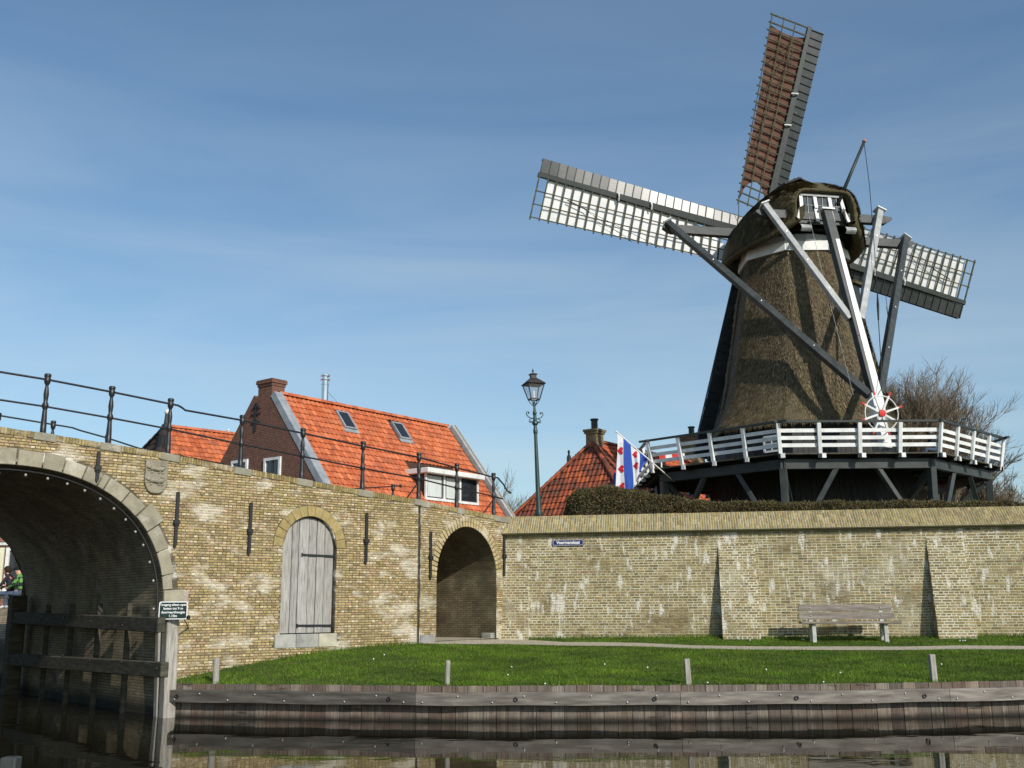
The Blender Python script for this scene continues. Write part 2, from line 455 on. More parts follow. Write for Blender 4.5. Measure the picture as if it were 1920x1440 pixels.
MT['white'] = mat('white_paint', [(0.56, 0.57, 0.54), (0.68, 0.69, 0.67), (0.76, 0.76, 0.75)], 2.5, rough=0.5, bump=0.15, bscale=20,
                  stains=[((0.36, 0.40, 0.30), 2.2, 0.56, 0.74, 0.55, (1, 1, 1)), ((0.30, 0.29, 0.26), 9, 0.64, 0.70, 0.5, (1, 1, 1))])
MT['brace_white'] = mat('greyed_white_paint', [(0.26, 0.27, 0.265), (0.34, 0.35, 0.345), (0.42, 0.43, 0.42)], 3, rough=0.5, bump=0.15, bscale=18)
MT['red'] = mat('red_paint', [(0.50, 0.025, 0.018), (0.62, 0.035, 0.025)], 4, rough=0.45, bump=0.05)
MT['lath'] = mat('mossy_sail_lath', [(0.040, 0.042, 0.022), (0.075, 0.072, 0.042), (0.10, 0.095, 0.06)], 4, bump=0.2, bscale=20)
MT['cloth_white'] = mat('white_sailcloth', [(0.74, 0.74, 0.71), (0.80, 0.80, 0.78), (0.84, 0.84, 0.82)], 2, rough=0.55, bump=0.25, bscale=4, bdist=0.06, trans=0.15)
MT['cloth_brown'] = mat('brown_sailcloth', [(0.110, 0.048, 0.032), (0.136, 0.062, 0.042), (0.165, 0.080, 0.056)], 1.2, rough=0.8, bump=0.25, bscale=4, bdist=0.06, trans=0.1)
MT['panel'] = mat('sail_board_paint', [(0.016, 0.020, 0.020), (0.024, 0.029, 0.029), (0.036, 0.041, 0.041)], 3, rough=0.33, bump=0.06, bscale=20, spec=0.5,
                  stains=[((0.20, 0.21, 0.20), 5, 0.62, 0.74, 0.35, (1, 1, 1))])
MT['panel_dark'] = mat('sail_board_dark_paint', [(0.016, 0.019, 0.019), (0.030, 0.034, 0.034)], 3, rough=0.4, bump=0.08, bscale=20, spec=0.5)
MT['glass'] = mat('window_glass', [(0.014, 0.017, 0.02), (0.022, 0.026, 0.03)], 1, rough=0.04, bump=0, spec=0.8)
MT['curtain'] = mat('white_curtain_behind_glass', [(0.50, 0.54, 0.52), (0.62, 0.66, 0.64)], 2, (6, 6, 0.5), rough=0.12, bump=0, spec=0.6)
TILE_ST = [((0.13, 0.035, 0.014), 1.3, 0.58, 0.76, 0.45, (1, 1, 1))]
MT['tile_obj'] = mat('orange_pantile', ONE, 4, tone='obj', rough=0.7, bump=0.2, bscale=40, bdist=0.008, stains=TILE_ST)
MT['tile_attr'] = mat('orange_pantile_course', ONE, 4, tone='attr', rough=0.7, bump=0.2, bscale=40, bdist=0.008, stains=TILE_ST)
MT['old_tile_obj'] = mat('weathered_pantile', ONE, 4, tone='obj', rough=0.8, bump=0.3, bscale=40, bdist=0.008,
                         stains=[((0.055, 0.038, 0.028), 1.6, 0.46, 0.62, 0.72, (1, 1, 1)), ((0.11, 0.11, 0.085), 4, 0.62, 0.72, 0.6, (1, 1, 1))])
MT['old_tile_attr'] = mat('weathered_pantile_course', ONE, 4, tone='attr', rough=0.8, bump=0.3, bscale=40, bdist=0.008,
                          stains=[((0.055, 0.038, 0.028), 1.6, 0.46, 0.62, 0.72, (1, 1, 1)), ((0.11, 0.11, 0.085), 4, 0.62, 0.72, 0.6, (1, 1, 1))])
MT['under_roof'] = mat('roof_felt', [(0.05, 0.025, 0.015), (0.07, 0.035, 0.02)], 3, bump=0)
MT['zinc'] = mat('lead_flashing', [(0.20, 0.22, 0.24), (0.27, 0.29, 0.31), (0.33, 0.35, 0.37)], 3, rough=0.45, bump=0.1, bscale=20, spec=0.5)
MT['steel'] = mat('stainless_flue', [(0.62, 0.62, 0.62), (0.75, 0.75, 0.75)], 4, (1, 1, 0.3), rough=0.22, metal=1.0, bump=0.02)
MT['lamp_green'] = mat('dark_green_lamp_paint', [(0.012, 0.035, 0.032), (0.022, 0.055, 0.050)], 5, rough=0.4, bump=0.06, spec=0.5)
MT['lamp_black'] = mat('lamp_head_paint', [(0.030, 0.026, 0.022), (0.05, 0.044, 0.038)], 5, rough=0.5, bump=0.06)
MT['sign_blue'] = mat('enamel_blue', [(0.008, 0.014, 0.085), (0.012, 0.020, 0.11)], 4, rough=0.2, bump=0, spec=0.5)
MT['sign_green'] = mat('sign_dark_green', [(0.006, 0.022, 0.016), (0.010, 0.030, 0.022)], 4, rough=0.3, bump=0, spec=0.5)
MT['sign_white'] = mat('sign_white', [(0.78, 0.78, 0.78), (0.82, 0.82, 0.82)], 4, rough=0.3, bump=0)
MT['flag_white'] = mat('flag_white_cloth', [(0.74, 0.74, 0.76), (0.80, 0.80, 0.82)], 2, bump=0.1, trans=0.25)
MT['flag_blue'] = mat('flag_blue_cloth', [(0.028, 0.075, 0.36), (0.036, 0.095, 0.42)], 2, bump=0.1, trans=0.2)
MT['flag_red'] = mat('flag_red_cloth', [(0.50, 0.018, 0.022), (0.60, 0.025, 0.03)], 2, bump=0.05, trans=0.2)
MT['hedge'] = mat('hedge_leaf', [(0.7, 0.7, 0.7), (1, 1, 1), (1.3, 1.3, 1.2)], 1.5, tone='attr', rough=0.6, bump=0, trans=0.2)
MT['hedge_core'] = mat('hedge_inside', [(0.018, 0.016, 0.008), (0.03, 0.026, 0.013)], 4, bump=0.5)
MT['bark'] = mat('bare_bark', [(0.105, 0.078, 0.050), (0.155, 0.118, 0.078), (0.20, 0.16, 0.11)], 3, bump=0)
MT['cobble'] = mat('cobbled_slope', [(0.7, 0.7, 0.7), (1.0, 1.0, 0.95), (1.3, 1.25, 1.2)], 3,
                   brick=dict(d=(1.0, 0.0), l=0.2, h=0.06, cols=((0.26, 0.21, 0.14), (0.34, 0.28, 0.19)), mortar=(0.12, 0.10, 0.07), ms=0.012), bump=0.5, bscale=25)
MT['skin'] = mat('skin', [(0.50, 0.27, 0.18), (0.56, 0.32, 0.22)], 6, rough=0.55, bump=0)

def vary(c, k=0.12):
    a = 1 + U(-k, k); return (max(0, c[0] * a * (1 + U(-.04, .04))), max(0, c[1] * a), max(0, c[2] * a * (1 + U(-.05, .05))))
PAL_S = [(0.31, 0.245, 0.115), (0.35, 0.28, 0.14), (0.265, 0.205, 0.095), (0.37, 0.295, 0.16), (0.33, 0.235, 0.13), (0.29, 0.23, 0.10), (0.34, 0.26, 0.145), (0.23, 0.18, 0.095)]
PAL_L = [(0.36, 0.29, 0.14), (0.42, 0.34, 0.18), (0.30, 0.24, 0.11), (0.45, 0.37, 0.22), (0.36, 0.26, 0.15), (0.40, 0.29, 0.17), (0.25, 0.20, 0.10),
         (0.54, 0.48, 0.34), (0.38, 0.31, 0.12), (0.36, 0.29, 0.16), (0.44, 0.36, 0.18), (0.52, 0.44, 0.28), (0.50, 0.41, 0.22)]
PAL_R = [(0.235, 0.190, 0.080), (0.27, 0.220, 0.098), (0.195, 0.155, 0.066), (0.28, 0.230, 0.115), (0.22, 0.168, 0.078), (0.25, 0.202, 0.076), (0.165, 0.134, 0.060)]
PAL_C = [(0.25, 0.205, 0.080), (0.285, 0.235, 0.10), (0.20, 0.165, 0.068), (0.31, 0.255, 0.125), (0.23, 0.17, 0.078)]

# ================================================================== layout of the walls (plan lines)
Z3 = Vector((0, 0, 1))
def plan(ang): return Vector((math.cos(rad(ang)), math.sin(rad(ang)), 0))
A = Vector((-6.55, 20.4, 0)); D1 = plan(41.8); N1 = Vector((D1.y, -D1.x, 0))          # bridge face
B = PY(788, 1100, 24.55); B.z = 0
E_ = Vector((-0.22, 27.42, 0))
D2 = (E_ - B).normalized(); N2 = Vector((D2.y, -D2.x, 0))                               # passage face
D3 = Vector((12.5, -2.0, 0)).normalized(); N3 = Vector((D3.y, -D3.x, 0))                # rampart face
def W1(t, z, out=0.0): return A + D1 * t + N1 * out + Z3 * z
def W2(t, z, out=0.0): return B + D2 * t + N2 * out + Z3 * z
def W3(t, z, out=0.0): return E_ + D3 * t + N3 * out + Z3 * z
def p1(u, v):
    q = PPL(u, v, A, N1) - A; return q.dot(D1), q.z
def p2(u, v):
    q = PPL(u, v, B, N2) - B; return q.dot(D2), q.z
def p3(u, v):
    q = PPL(u, v, E_, N3) - E_; return q.dot(D3), q.z
TOPX = [-9.5, -6.5, -5.0, -3.4, -2.6, -1.45, -0.33, 1.2, 2.75, 4.3, 5.95]
TOPZ = [4.75, 5.02, 5.12, 5.13, 5.09, 5.02, 4.94, 4.79, 4.66, 4.53, 4.41]
def top1(t): return interp(t, TOPX, TOPZ)
def top2(t): return interp(t, [0, 3.6], [4.42, 4.25])

# ================================================================== the setting: water, lawn, ground
def water_material():
    mt = bpy.data.materials.new('dark_canal_water'); mt.use_nodes = True
    nt = mt.node_tree; bs = nt.nodes['Principled BSDF']
    bs.inputs['Base Color'].default_value = (0.010, 0.009, 0.005, 1)
    bs.inputs['Roughness'].default_value = 0.02
    bs.inputs['IOR'].default_value = 1.33
    bs.inputs['Specular Tint'].default_value = (0.50, 0.48, 0.44, 1)
    geo = nt.nodes.new('ShaderNodeNewGeometry')
    def bump(scale, st, strength, dist, prev=None):
        mp = nt.nodes.new('ShaderNodeMapping'); mp.inputs['Scale'].default_value = st
        nz = nt.nodes.new('ShaderNodeTexNoise'); nz.inputs['Scale'].default_value = scale; nz.inputs['Detail'].default_value = 2
        nt.links.new(geo.outputs['Position'], mp.inputs['Vector']); nt.links.new(mp.outputs['Vector'], nz.inputs['Vector'])
        b = nt.nodes.new('ShaderNodeBump'); b.inputs['Strength'].default_value = strength; b.inputs['Distance'].default_value = dist
        nt.links.new(nz.outputs['Fac'], b.inputs['Height'])
        if prev: nt.links.new(prev.outputs['Normal'], b.inputs['Normal'])
        return b
    b1 = bump(0.55, (1, 1.4, 1), 0.38, 0.02)
    b2 = bump(3.2, (0.8, 1.6, 1), 0.10, 0.008, b1)
    nt.links.new(b2.outputs['Normal'], bs.inputs['Normal'])
    return mt
mb = MB()
mb.face([(-90, -60, 0), (90, -60, 0), (90, 45, 0), (-90, 45, 0)])
tag(mb.build('canal_water', water_material()), kind='structure')

# lawn between the timber quay and the walls, laid out along matching columns
LU = [316, 322, 330, 345, 370, 400, 450, 520, 570, 620, 660, 700, 745, 785, 830, 876, 915, 945, 1000, 1060, 1130, 1200, 1300, 1400, 1500, 1600, 1700, 1800, 1920, 2080, 2300, 2600]
def q_water(u): return interp(u, [300, 500, 850, 1290, 1600, 1920, 2300, 2600], [1343.5, 1348, 1353, 1352, 1349, 1341.5, 1330, 1320])
BASEV = ([316, 330, 400, 520, 620, 700, 745, 785, 818, 830, 876, 931, 945, 1000, 1200, 1400, 1600, 1920, 2600],
         [1281, 1275, 1258, 1236, 1221, 1212, 1209, 1207, 1205, 1203, 1200, 1199, 1199, 1199, 1196, 1196, 1196, 1193, 1190])
def base_pt(u):
    v = interp(u, *BASEV)
    if u <= 785: return PPL(u, v, A, N1)
    if u <= 931: return PPL(u, v, B, N2)
    return PPL(u, v, E_, N3)
def quay_pt(u):
    return PZ(u, q_water(u), 0.0)
COLS = []
for u in LU:
    q, b = quay_pt(u), base_pt(u)
    zq = 0.585
    d = (b - q); d.z = 0
    if u <= 322: b = q + d.normalized() * 0.25 + Z3 * 0.62
    COLS.append((u, Vector((q.x, q.y, zq)), b))
NT = 16
def lawn_pt(i, t):
    u, q, b = COLS[i]
    p = q.lerp(b, t)
    f = t ** 0.92
    p.z = q.z + (b.z - q.z) * f
    return p
def img_v(p):
    d = Vector(p) - CAM
    return 720 - FPX * d.dot(UPV) / d.dot(FW)
def img_u(p):
    d = Vector(p) - CAM
    return 960 + FPX * d.dot(RT) / d.dot(FW)
lv = [lawn_pt(i, k / NT) for i in range(len(COLS)) for k in range(NT + 1)]
lf = [(i * (NT + 1) + k, (i + 1) * (NT + 1) + k, (i + 1) * (NT + 1) + k + 1, i * (NT + 1) + k + 1) for i in range(len(COLS) - 1) for k in range(NT)]
mb = MB(); mb.faces(lv, lf)
# tuck the sheet under the walls
for i in range(len(COLS) - 1):
    a, b = lawn_pt(i, 1), lawn_pt(i + 1, 1)
    mb.face([a, b, b + Vector((-.1, .5, -.02)), a + Vector((-.1, .5, -.02))])
tag(mb.build('lawn', MT['soil'], smooth=True), kind='structure')
def t_at(i, v):
    lo, hi = 0.0, 1.0
    for _ in range(26):
        mid = (lo + hi) / 2
        if img_v(lawn_pt(i, mid)) > v: lo = mid
        else: hi = mid
    return (lo + hi) / 2
PATH_FAR = ([785, 818, 876, 931, 960, 1000, 1060, 1200, 1400, 1600, 1920, 2600], [1206, 1199, 1196, 1194, 1196, 1201, 1204, 1207, 1213, 1213, 1211.5, 1208])
PATH_NEAR = ([785, 818, 876, 931, 960, 1000, 1060, 1200, 1400, 1600, 1920, 2600], [1207.5, 1208, 1208.5, 1209, 1209, 1210, 1211, 1213.5, 1219.5, 1220, 1218.5, 1216])
mb = MB()
prev = None
PATHT = {}
for i, (u, q, b) in enumerate(COLS):
    if u < 785: continue
    wob = 0.8 * math.sin(u * 0.031) + 0.5 * math.sin(u * 0.083)
    tn = t_at(i, interp(u, *PATH_NEAR) + wob * .6); tf = t_at(i, interp(u, *PATH_FAR) + wob)
    PATHT[i] = (tn, tf)
    cur = (lawn_pt(i, tn) + Z3 * .012, lawn_pt(i, (tn + tf) / 2) + Z3 * .016, lawn_pt(i, tf) + Z3 * .012)
    if prev:
        mb.face([prev[0], cur[0], cur[1], prev[1]]); mb.face([prev[1], cur[1], cur[2], prev[2]])
    prev = cur
tag(mb.build('footpath', MT['gravel']), kind='structure')
mb = MB()                                   # sandy floor of the passage
zf = 1.19
mb.face([W2(0.55, zf, 0.06), W2(3.15, zf, 0.06), W2(3.15, zf + .02, -6), W2(0.55, zf + .02, -6)])
tag(mb.build('passage_floor', MT['gravel']), kind='structure')

# grass blades
def grass(n, name):
    iu = np.array([c[0] for c in COLS], dtype=float)
    Q = np.array([c[1][:] for c in COLS]); Bp = np.array([c[2][:] for c in COLS])
    seg = np.linalg.norm(np.diff((Q + Bp) / 2, axis=0), axis=1)
    lenm = np.linalg.norm((Bp - Q)[:-1, :2], axis=1) + np.linalg.norm((Bp - Q)[1:, :2], axis=1)
    w = seg * lenm; w[iu[:-1] > 2080] = 0; w /= w.sum()
    i = rng.choice(len(w), n, p=w); fr = rng.random(n); t = rng.random(n)
    q = Q[i] * (1 - fr)[:, None] + Q[i + 1] * fr[:, None]; b = Bp[i] * (1 - fr)[:, None] + Bp[i + 1] * fr[:, None]
    tt = t[:, None]
    p = q * (1 - tt) + b * tt
    p[:, 2] = q[:, 2] + (b[:, 2] - q[:, 2]) * t ** 0.92
    tn = np.full(len(COLS), 2.0); tf = np.full(len(COLS), 2.0)
    for k, (a_, b_) in PATHT.items(): tn[k], tf[k] = a_, b_
    tnn = np.where(iu[i] >= 785, tn[i] * (1 - fr) + tn[i + 1] * fr, 9); tff = np.where(iu[i] >= 785, tf[i] * (1 - fr) + tf[i + 1] * fr, 9)
    u = iu[i] * (1 - fr) + iu[i + 1] * fr
    keep = ~((t > tnn + .004 * rng.standard_normal(n)) & (t < tff + .004 * rng.standard_normal(n)))
    keep &= ~((u > 785) & (u < 992) & (t > tnn - .01))
    p, t, u = p[keep], t[keep], u[keep]; n = len(p)
    edge = np.exp(-((t - 1) / .035) ** 2)
    h = (0.022 + 0.028 * rng.random(n)) * (1 + 1.7 * edge) * (1 + 0.5 * np.exp(-(t / .03) ** 2))
    big = np.sin(p[:, 0] * 1.7 + 2 * np.sin(p[:, 1] * 1.3)) * np.sin(p[:, 1] * 2.3 + p[:, 0] * .6)
    h *= 1 + .3 * big
    an = rng.random(n) * 2 * PI
    wd = 0.0045 + .004 * rng.random(n)
    dx, dy = np.cos(an) * wd, np.sin(an) * wd
    lean = rng.standard_normal((n, 2)) * (h * 0.45)[:, None]
    v = np.zeros((n, 3, 3))
    v[:, 0] = p + np.stack([dx, dy, np.full(n, -.004)], 1)
    v[:, 1] = p + np.stack([-dx, -dy, np.full(n, -.004)], 1)
    v[:, 2] = p + np.stack([lean[:, 0], lean[:, 1], h], 1)
    base = np.array([(0.084, 0.160, 0.011), (0.106, 0.190, 0.015), (0.138, 0.200, 0.022), (0.060, 0.120, 0.010), (0.215, 0.195, 0.068)])
    ton = base[rng.choice(5, n, p=[.32, .28, .17, .17, .06])] * (0.75 + .5 * rng.random(n))[:, None] * (1 + .20 * big + .12 * np.sin(p[:, 0] * 5.1 + 3 * np.sin(p[:, 1] * 4.2)))[:, None]
    me = np_mesh(name, v.reshape(-1, 3), np.arange(3 * n).reshape(-1, 3), MT['grass'], ton)
    return me
tag(link('grass', grass(240000, 'grass')), kind='stuff')
mb = MB()                                   # daisies scattered in the lawn
DAISY = [(1440, 1260), (960, 1255), (1023, 1291), (1549, 1284), (1216, 1256), (1504, 1203), (1508, 1203), (1801, 1205), (1807, 1205), (1811, 1205), (1898, 1194), (953, 1270), (700, 1240), (1135, 1250), (1580, 1266), (1770, 1250), (720, 1232), (1330, 1285), (1407, 1204)]
for (u, v) in DAISY:
    for i in range(len(COLS) - 1):
        if COLS[i][0] <= u < COLS[i + 1][0]:
            f = (u - COLS[i][0]) / (COLS[i + 1][0] - COLS[i][0])
            p = lawn_pt(i, t_at(i, v)).lerp(lawn_pt(i + 1, t_at(i + 1, v)), f) + Z3 * 0.045
            mb.lathe([(0.003, -.05), (0.004, 0), (0.014, .006), (0.012, .010), (0.003, .009)], p, Vector((U(-.3, .3), -.7, .7)), 7)
tag(mb.build('daisies', MT['sign_white']), kind='stuff')

# raised ground behind the walls, reaching to the horizon
mb = MB()
def GZ(x, y): return 3.25
g0, g1 = W3(0.3, 3.25, -0.5), W3(40, 3.25, -0.5)
mb.face([g0, g1, Vector((600, 60, 3.25)), Vector((900, 1400, 3.25)), Vector((-200, 1400, 3.25)), Vector((-3.0, 40, 3.25)), W2(3.75, 3.25, -1.2)])
tag(mb.build('ground', MT['earth']), kind='structure')
mb = MB()                                   # lower street level beyond the bridge
mb.face([W1(2, 2.0, -8.6), W2(3.0, 2.0, -6.2), Vector((-3.0, 40, 2.0)), Vector((-200, 1400, 2.0)), Vector((-700, 1400, 2.0)), Vector((-260, 36.0, 2.0)), Vector((-40, 33.2, 2.0)), Vector((-13.3, 33.2, 2.0))])
tag(mb.build('street', MT['cobble']), kind='structure')
mb = MB()                                   # cobbled slope down to the water beyond the bridge, with its low wall
mb.face([(-40, 29.6, 1.18), (-12.2, 29.6, 1.18), (-12.2, 33.2, 2.0), (-40, 33.2, 2.0)])
mb.face([(-12.2, 29.6, 1.18), (-9.0, 29.6, 1.18), (-9.0, 33.2, 2.0), (-12.2, 33.2, 2.0)])
tag(mb.build('cobbled_slope', MT['cobble']), kind='structure')
mb = MB()
mb.face([(-40, 29.6, -0.5), (-9, 29.6, -0.5), (-9, 29.6, 1.18), (-40, 29.6, 1.18)])
tag(mb.build('far_quay_wall', MT['vault']), kind='structure')

# ================================================================== brick laying
def brick_geo(w, h, dep=0.05, ch=0.006, j=0.0):
    """front face at z=0 looking along +z, local x right, y up; open at the back"""
    x, y = w / 2, h / 2
    def J(): return U(-j, j)
    f = [(-x + ch + J(), -y + ch + J(), 0), (x - ch + J(), -y + ch + J(), 0), (x - ch + J(), y - ch + J(), 0), (-x + ch + J(), y - ch + J(), 0)]
    m_ = [(-x, -y, -ch), (x, -y, -ch), (x, y, -ch), (-x, y, -ch)]
    b = [(-x, -y, -dep), (x, -y, -dep), (x, y, -dep), (-x, y, -dep)]
    fs = [(0, 1, 2, 3)]
    for i in range(4):
        k = (i + 1) % 4
        fs.append((4 + i, 4 + k, k, i)); fs.append((8 + i, 8 + k, 4 + k, 4 + i))
    return f + m_ + b, fs
def brick_meshes(name, w, h, mt, n=4, dep=0.05, ch=0.006):
    r = []
    for _ in range(n):
        mb = MB(); v, f = brick_geo(w, h, dep, ch, 0.0025); mb.faces(v, f); r.append(mb.mesh(name, mt))
    return r
def lay(parent, name, o, d, up, n, intervals, z0, z1, course, hd, stt, joint, pal, mo, ma, limit, proud=0.012, depth=0.05, rows=None, kv=0.12, pal2=None):
    """English bond over the intervals(z) of the wall plane; the nearest full bricks become parts, the rest one part of kind stuff"""
    singles, rest = [], []
    k = 0
    z = z0
    while z < z1:
        head = (k % 2 == 0)
        L = hd if head else stt
        step = L + joint
        off = (0.0 if head else -step * 0.25) + U(-.01, .01) + (step * .5 if (k % 4 == 3) else 0)
        for a, b in intervals(z + course / 2):
            if b - a < 0.03: continue
            i = math.floor((a - off) / step)
            while True:
                u0 = off + i * step; u1 = u0 + L; i += 1
                if u0 >= b: break
                if u1 <= a: continue
                c0, c1 = max(u0, a), min(u1, b)
                if c1 - c0 < 0.025: continue
                full = (c1 - c0) > L * .985
                pos = o + d * ((c0 + c1) / 2) + up * (z + course / 2) + n * (proud + U(-.005, .004))
                (singles if full else rest).append((pos, c1 - c0, head))
        z += course; k += 1
    singles.sort(key=lambda s: (s[0] - CAM).length)
    rest += singles[limit:]; singles = singles[:limit]
    h = course - joint
    mh, ms = brick_meshes(name, hd, h, mo, dep=depth), brick_meshes(name, stt, h, mo, dep=depth)
    q = frame_q(d, up, n)
    for pos, w, head in singles:
        ob = link(name, random.choice(mh if head else ms), parent, pos, q)
        c = vary(random.choice(pal if head or not pal2 else pal2), kv); ob.color = (c[0], c[1], c[2], 1)
    mb = MB()
    R3 = Matrix((d, up, n)).transposed()
    for pos, w, head in rest:
        v, f = brick_geo(w, h, depth, 0.006, 0.0025)
        mb.faces([pos + R3 @ Vector(p) for p in v], f, vary(random.choice(pal if head or not pal2 else pal2), kv))
    if mb.f:
        tag(mb.build(name, ma, parent), kind='stuff')
def wall_body(mb, Wf, segs, thick=0.5, step=0.12, back=True):
    """segs: (ta, tb, lo(t), hi(t)); front at out=0, back at -thick"""
    for ta, tb, lo, hi, *under in segs:
        k = max(1, int(abs(tb - ta) / step))
        for i in range(k):
            a, b = lerp(ta, tb, i / k), lerp(ta, tb, (i + 1) / k)
            ea = 1e-4
            la, lb, ha, hb = lo(a + ea), lo(b - ea), hi(a + ea), hi(b - ea)
            mb.face([Wf(a, la), Wf(b, lb), Wf(b, hb), Wf(a, ha)])
            if back: mb.face([Wf(b, lb, -thick), Wf(a, la, -thick), Wf(a, ha, -thick), Wf(b, hb, -thick)])
            mb.face([Wf(a, ha), Wf(b, hb), Wf(b, hb, -thick), Wf(a, ha, -thick)])
            if under: mb.face([Wf(b, lb), Wf(a, la), Wf(a, la, -thick), Wf(b, lb, -thick)])
def const(z): return lambda t: z

# ================================================================== stone and brick bridge with its ramp
bridge = thing('stone_bridge', 'old yellow brick arch bridge with sloping ramp wall, grey arch stones and a plank door', 'bridge', (-6.55, 20.4, 0))
TC, HA, HZ, SPR, EX = -3.1, 2.9, 2.47, 2.0, 2.2            # bridge arch (super-ellipse)
def arch1(t, g=0.0):
    x = abs(t - TC) / (HA + g)
    return SPR if x >= 1 else SPR + (HZ + g) * (1 - x ** EX) ** (1 / EX)
def arch1_half(z, g=0.0):
    y = (z - SPR) / (HZ + g)
    if y <= 0: return HA + g
    return 0 if y >= 1 else (HA + g) * (1 - y ** EX) ** (1 / EX)
DT, DH, DS = 2.985, 0.655, 3.225                             # plank door
def arch_door(t, g=0.0):
    x = (t - DT) / (DH + g)
    return DS + (DH + g) * math.sqrt(max(0, 1 - x * x))
PT_, PH, PS = 1.84, 1.235, 2.68                              # passage
def arch_p(t, g=0.0):
    x = (t - PT_) / (PH + g)
    return PS + (PH + g) * math.sqrt(max(0, 1 - x * x))
mb = MB()
e1 = 5.83
wall_body(mb, W1, [(-9.5, TC - HA, const(-.6), lambda t: top1(t) - .1), (TC - HA, TC + HA, lambda t: arch1(t, .06), lambda t: top1(t) - .1), (TC + HA, DT - DH, const(-.6), lambda t: top1(t) - .1),
                   (DT - DH, DT + DH, const(-.6), const(1.43)), (DT - DH, DT + DH, arch_door, lambda t: top1(t) - .1, True), (DT + DH, e1, const(-.6), lambda t: top1(t) - .1)], thick=0.45)
mb.face([W1(e1, -.6), W1(e1, -.6, -.45), W1(e1, top1(e1) - .1, -.45), W1(e1, top1(e1) - .1)])
wall_body(mb, W2, [(-.02, PT_ - PH, const(-.1), lambda t: top2(t) - .1), (PT_ - PH, PT_ + PH, lambda t: arch_p(t, .06), lambda t: top2(t) - .1), (PT_ + PH, 3.75, const(-.1), lambda t: top2(t) - .1)], thick=0.45)
jm = MB(); jm.face([W1(5.5, -.6, -.12), W1(5.97, -.6, -.12), W1(5.97, 4.3, -.12), W1(5.5, 4.3, -.12)]); jm.build('joint_shade_panel', MT['joint_shade'], bridge)  # dark sheet that paints the shade into the slot beside the passage wall
# reveals of the door
for s in (-1, 1):
    mb.face([W1(DT + s * DH, 1.43), W1(DT + s * DH, 1.43, -.45), W1(DT + s * DH, DS, -.45), W1(DT + s * DH, DS)])
# roadway fill and far face
def road(t): return top1(t) - 0.22
ts = [-9.5 + i * .4 for i in range(39)]
for a, b in zip(ts[:-1], ts[1:]):
    mb.face([W1(a, road(a), -.4), W1(b, road(b), -.4), W1(b, road(b), -7.9), W1(a, road(a), -7.9)])
    if not (a > TC - HA - .2 and b < TC + HA + .2):
        mb.face([W1(b, -.6, -8.1), W1(a, -.6, -8.1), W1(a, road(a) + .3, -8.1), W1(b, road(b) + .3, -8.1)])
    else:
        mb.face([W1(b, arch1(b), -8.1), W1(a, arch1(a), -8.1), W1(a, road(a) + .3, -8.1), W1(b, road(b) + .3, -8.1)])
    mb.face([W1(a, road(a) + .3, -8.1), W1(a, road(a) + .3, -7.9), W1(b, road(b) + .3, -7.9), W1(b, road(b) + .3, -8.1)])
mb.build('wall_body', MT['mortar'], bridge)
# vault of the bridge arch and of the passage
def vault(name, Wf, prof, depth, mt, parent, o0=0.0):
    mb = MB(); s = 0
    for (ta, za), (tb, zb) in zip(prof[:-1], prof[1:]):
        L = math.hypot(tb - ta, zb - za)
        k = 6
        for i in range(k):
            a, b = o0 + depth * i / k, o0 + depth * (i + 1) / k
            mb.face([Wf(ta, za, -a), Wf(tb, zb, -a), Wf(tb, zb, -b), Wf(ta, za, -b)], None, [(a, s), (a, s + L), (b, s + L), (b, s)])
        s += L
    return mb.build(name, mt, parent)
prof = [(TC + HA, -.6), (TC + HA, SPR)] + [(TC + HA * math.cos(x) ** 0.909, SPR + HZ * math.sin(x) ** 0.909) for x in [PI / 2 * i / 20 for i in range(1, 20)]]
prof += [(TC, SPR + HZ)] + [(2 * TC - t, z) for t, z in reversed(prof)]
vault('tunnel_vault', W1, prof, 8.1, MT['vault'], bridge)
prof = [(PT_ + PH, 1.0), (PT_ + PH, PS)] + [(PT_ + PH * math.cos(PI * i / 18), PS + PH * math.sin(PI * i / 18)) for i in range(1, 18)] + [(PT_ - PH, PS), (PT_ - PH, 1.0)]
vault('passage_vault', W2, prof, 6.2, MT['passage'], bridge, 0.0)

def iv1(z):
    """free intervals of the bridge face at height z"""
    out = [(-4.0, e1)]
    # top profile (falls to the right of the crown)
    r = []
    for a, b in out:
        t = a; 
        tt = [a + (b - a) * i / 200 for i in range(201)]
        ok = [x for x in tt if top1(x) - .125 > z]
        if not ok: continue
        b = max(ok)
        r.append((a, b))
    def cut(lst, c0, c1):
        o = []
        for a, b in lst:
            if c1 <= a or c0 >= b: o.append((a, b)); continue
            if c0 > a: o.append((a, c0))
            if c1 < b: o.append((c1, b))
        return o
    if z < SPR + HZ + .32:
        h = arch1_half(z, .30) if z > SPR else HA + .02
        if z > SPR - .02: h = arch1_half(z, 0.30)
        r = cut(r, TC - h, TC + h)
    if z < 0.3: r = cut(r, -20, -.1)
    if z < DS + DH + .25 and z > 1.15:
        g = 0.24
        if z > DS: h = math.sqrt(max(0, (DH + g) ** 2 - (z - DS) ** 2))
        else: h = DH + (.012 if z > 1.43 else .13)
        r = cut(r, DT - h, DT + h)
    # ground line
    o = []
    for a, b in r:
        gl = interp(z, [.55, .64, .77, .94, 1.06, 1.13, 1.16], [-.1, .1, .9, 2.3, 3.55, 4.6, 6.2])
        if z < .55: gl = -.1
        if z < 1.13: b = min(b, gl + .25)
        if b > a: o.append((a, b))
    return o
lay(bridge, 'brick', A, D1, Z3, N1, iv1, 0.28, 5.05, 0.0525, 0.076, 0.159, 0.0125, PAL_L, MT['brick_obj'], MT['brick_attr'], 300, pal2=PAL_S, kv=.16)
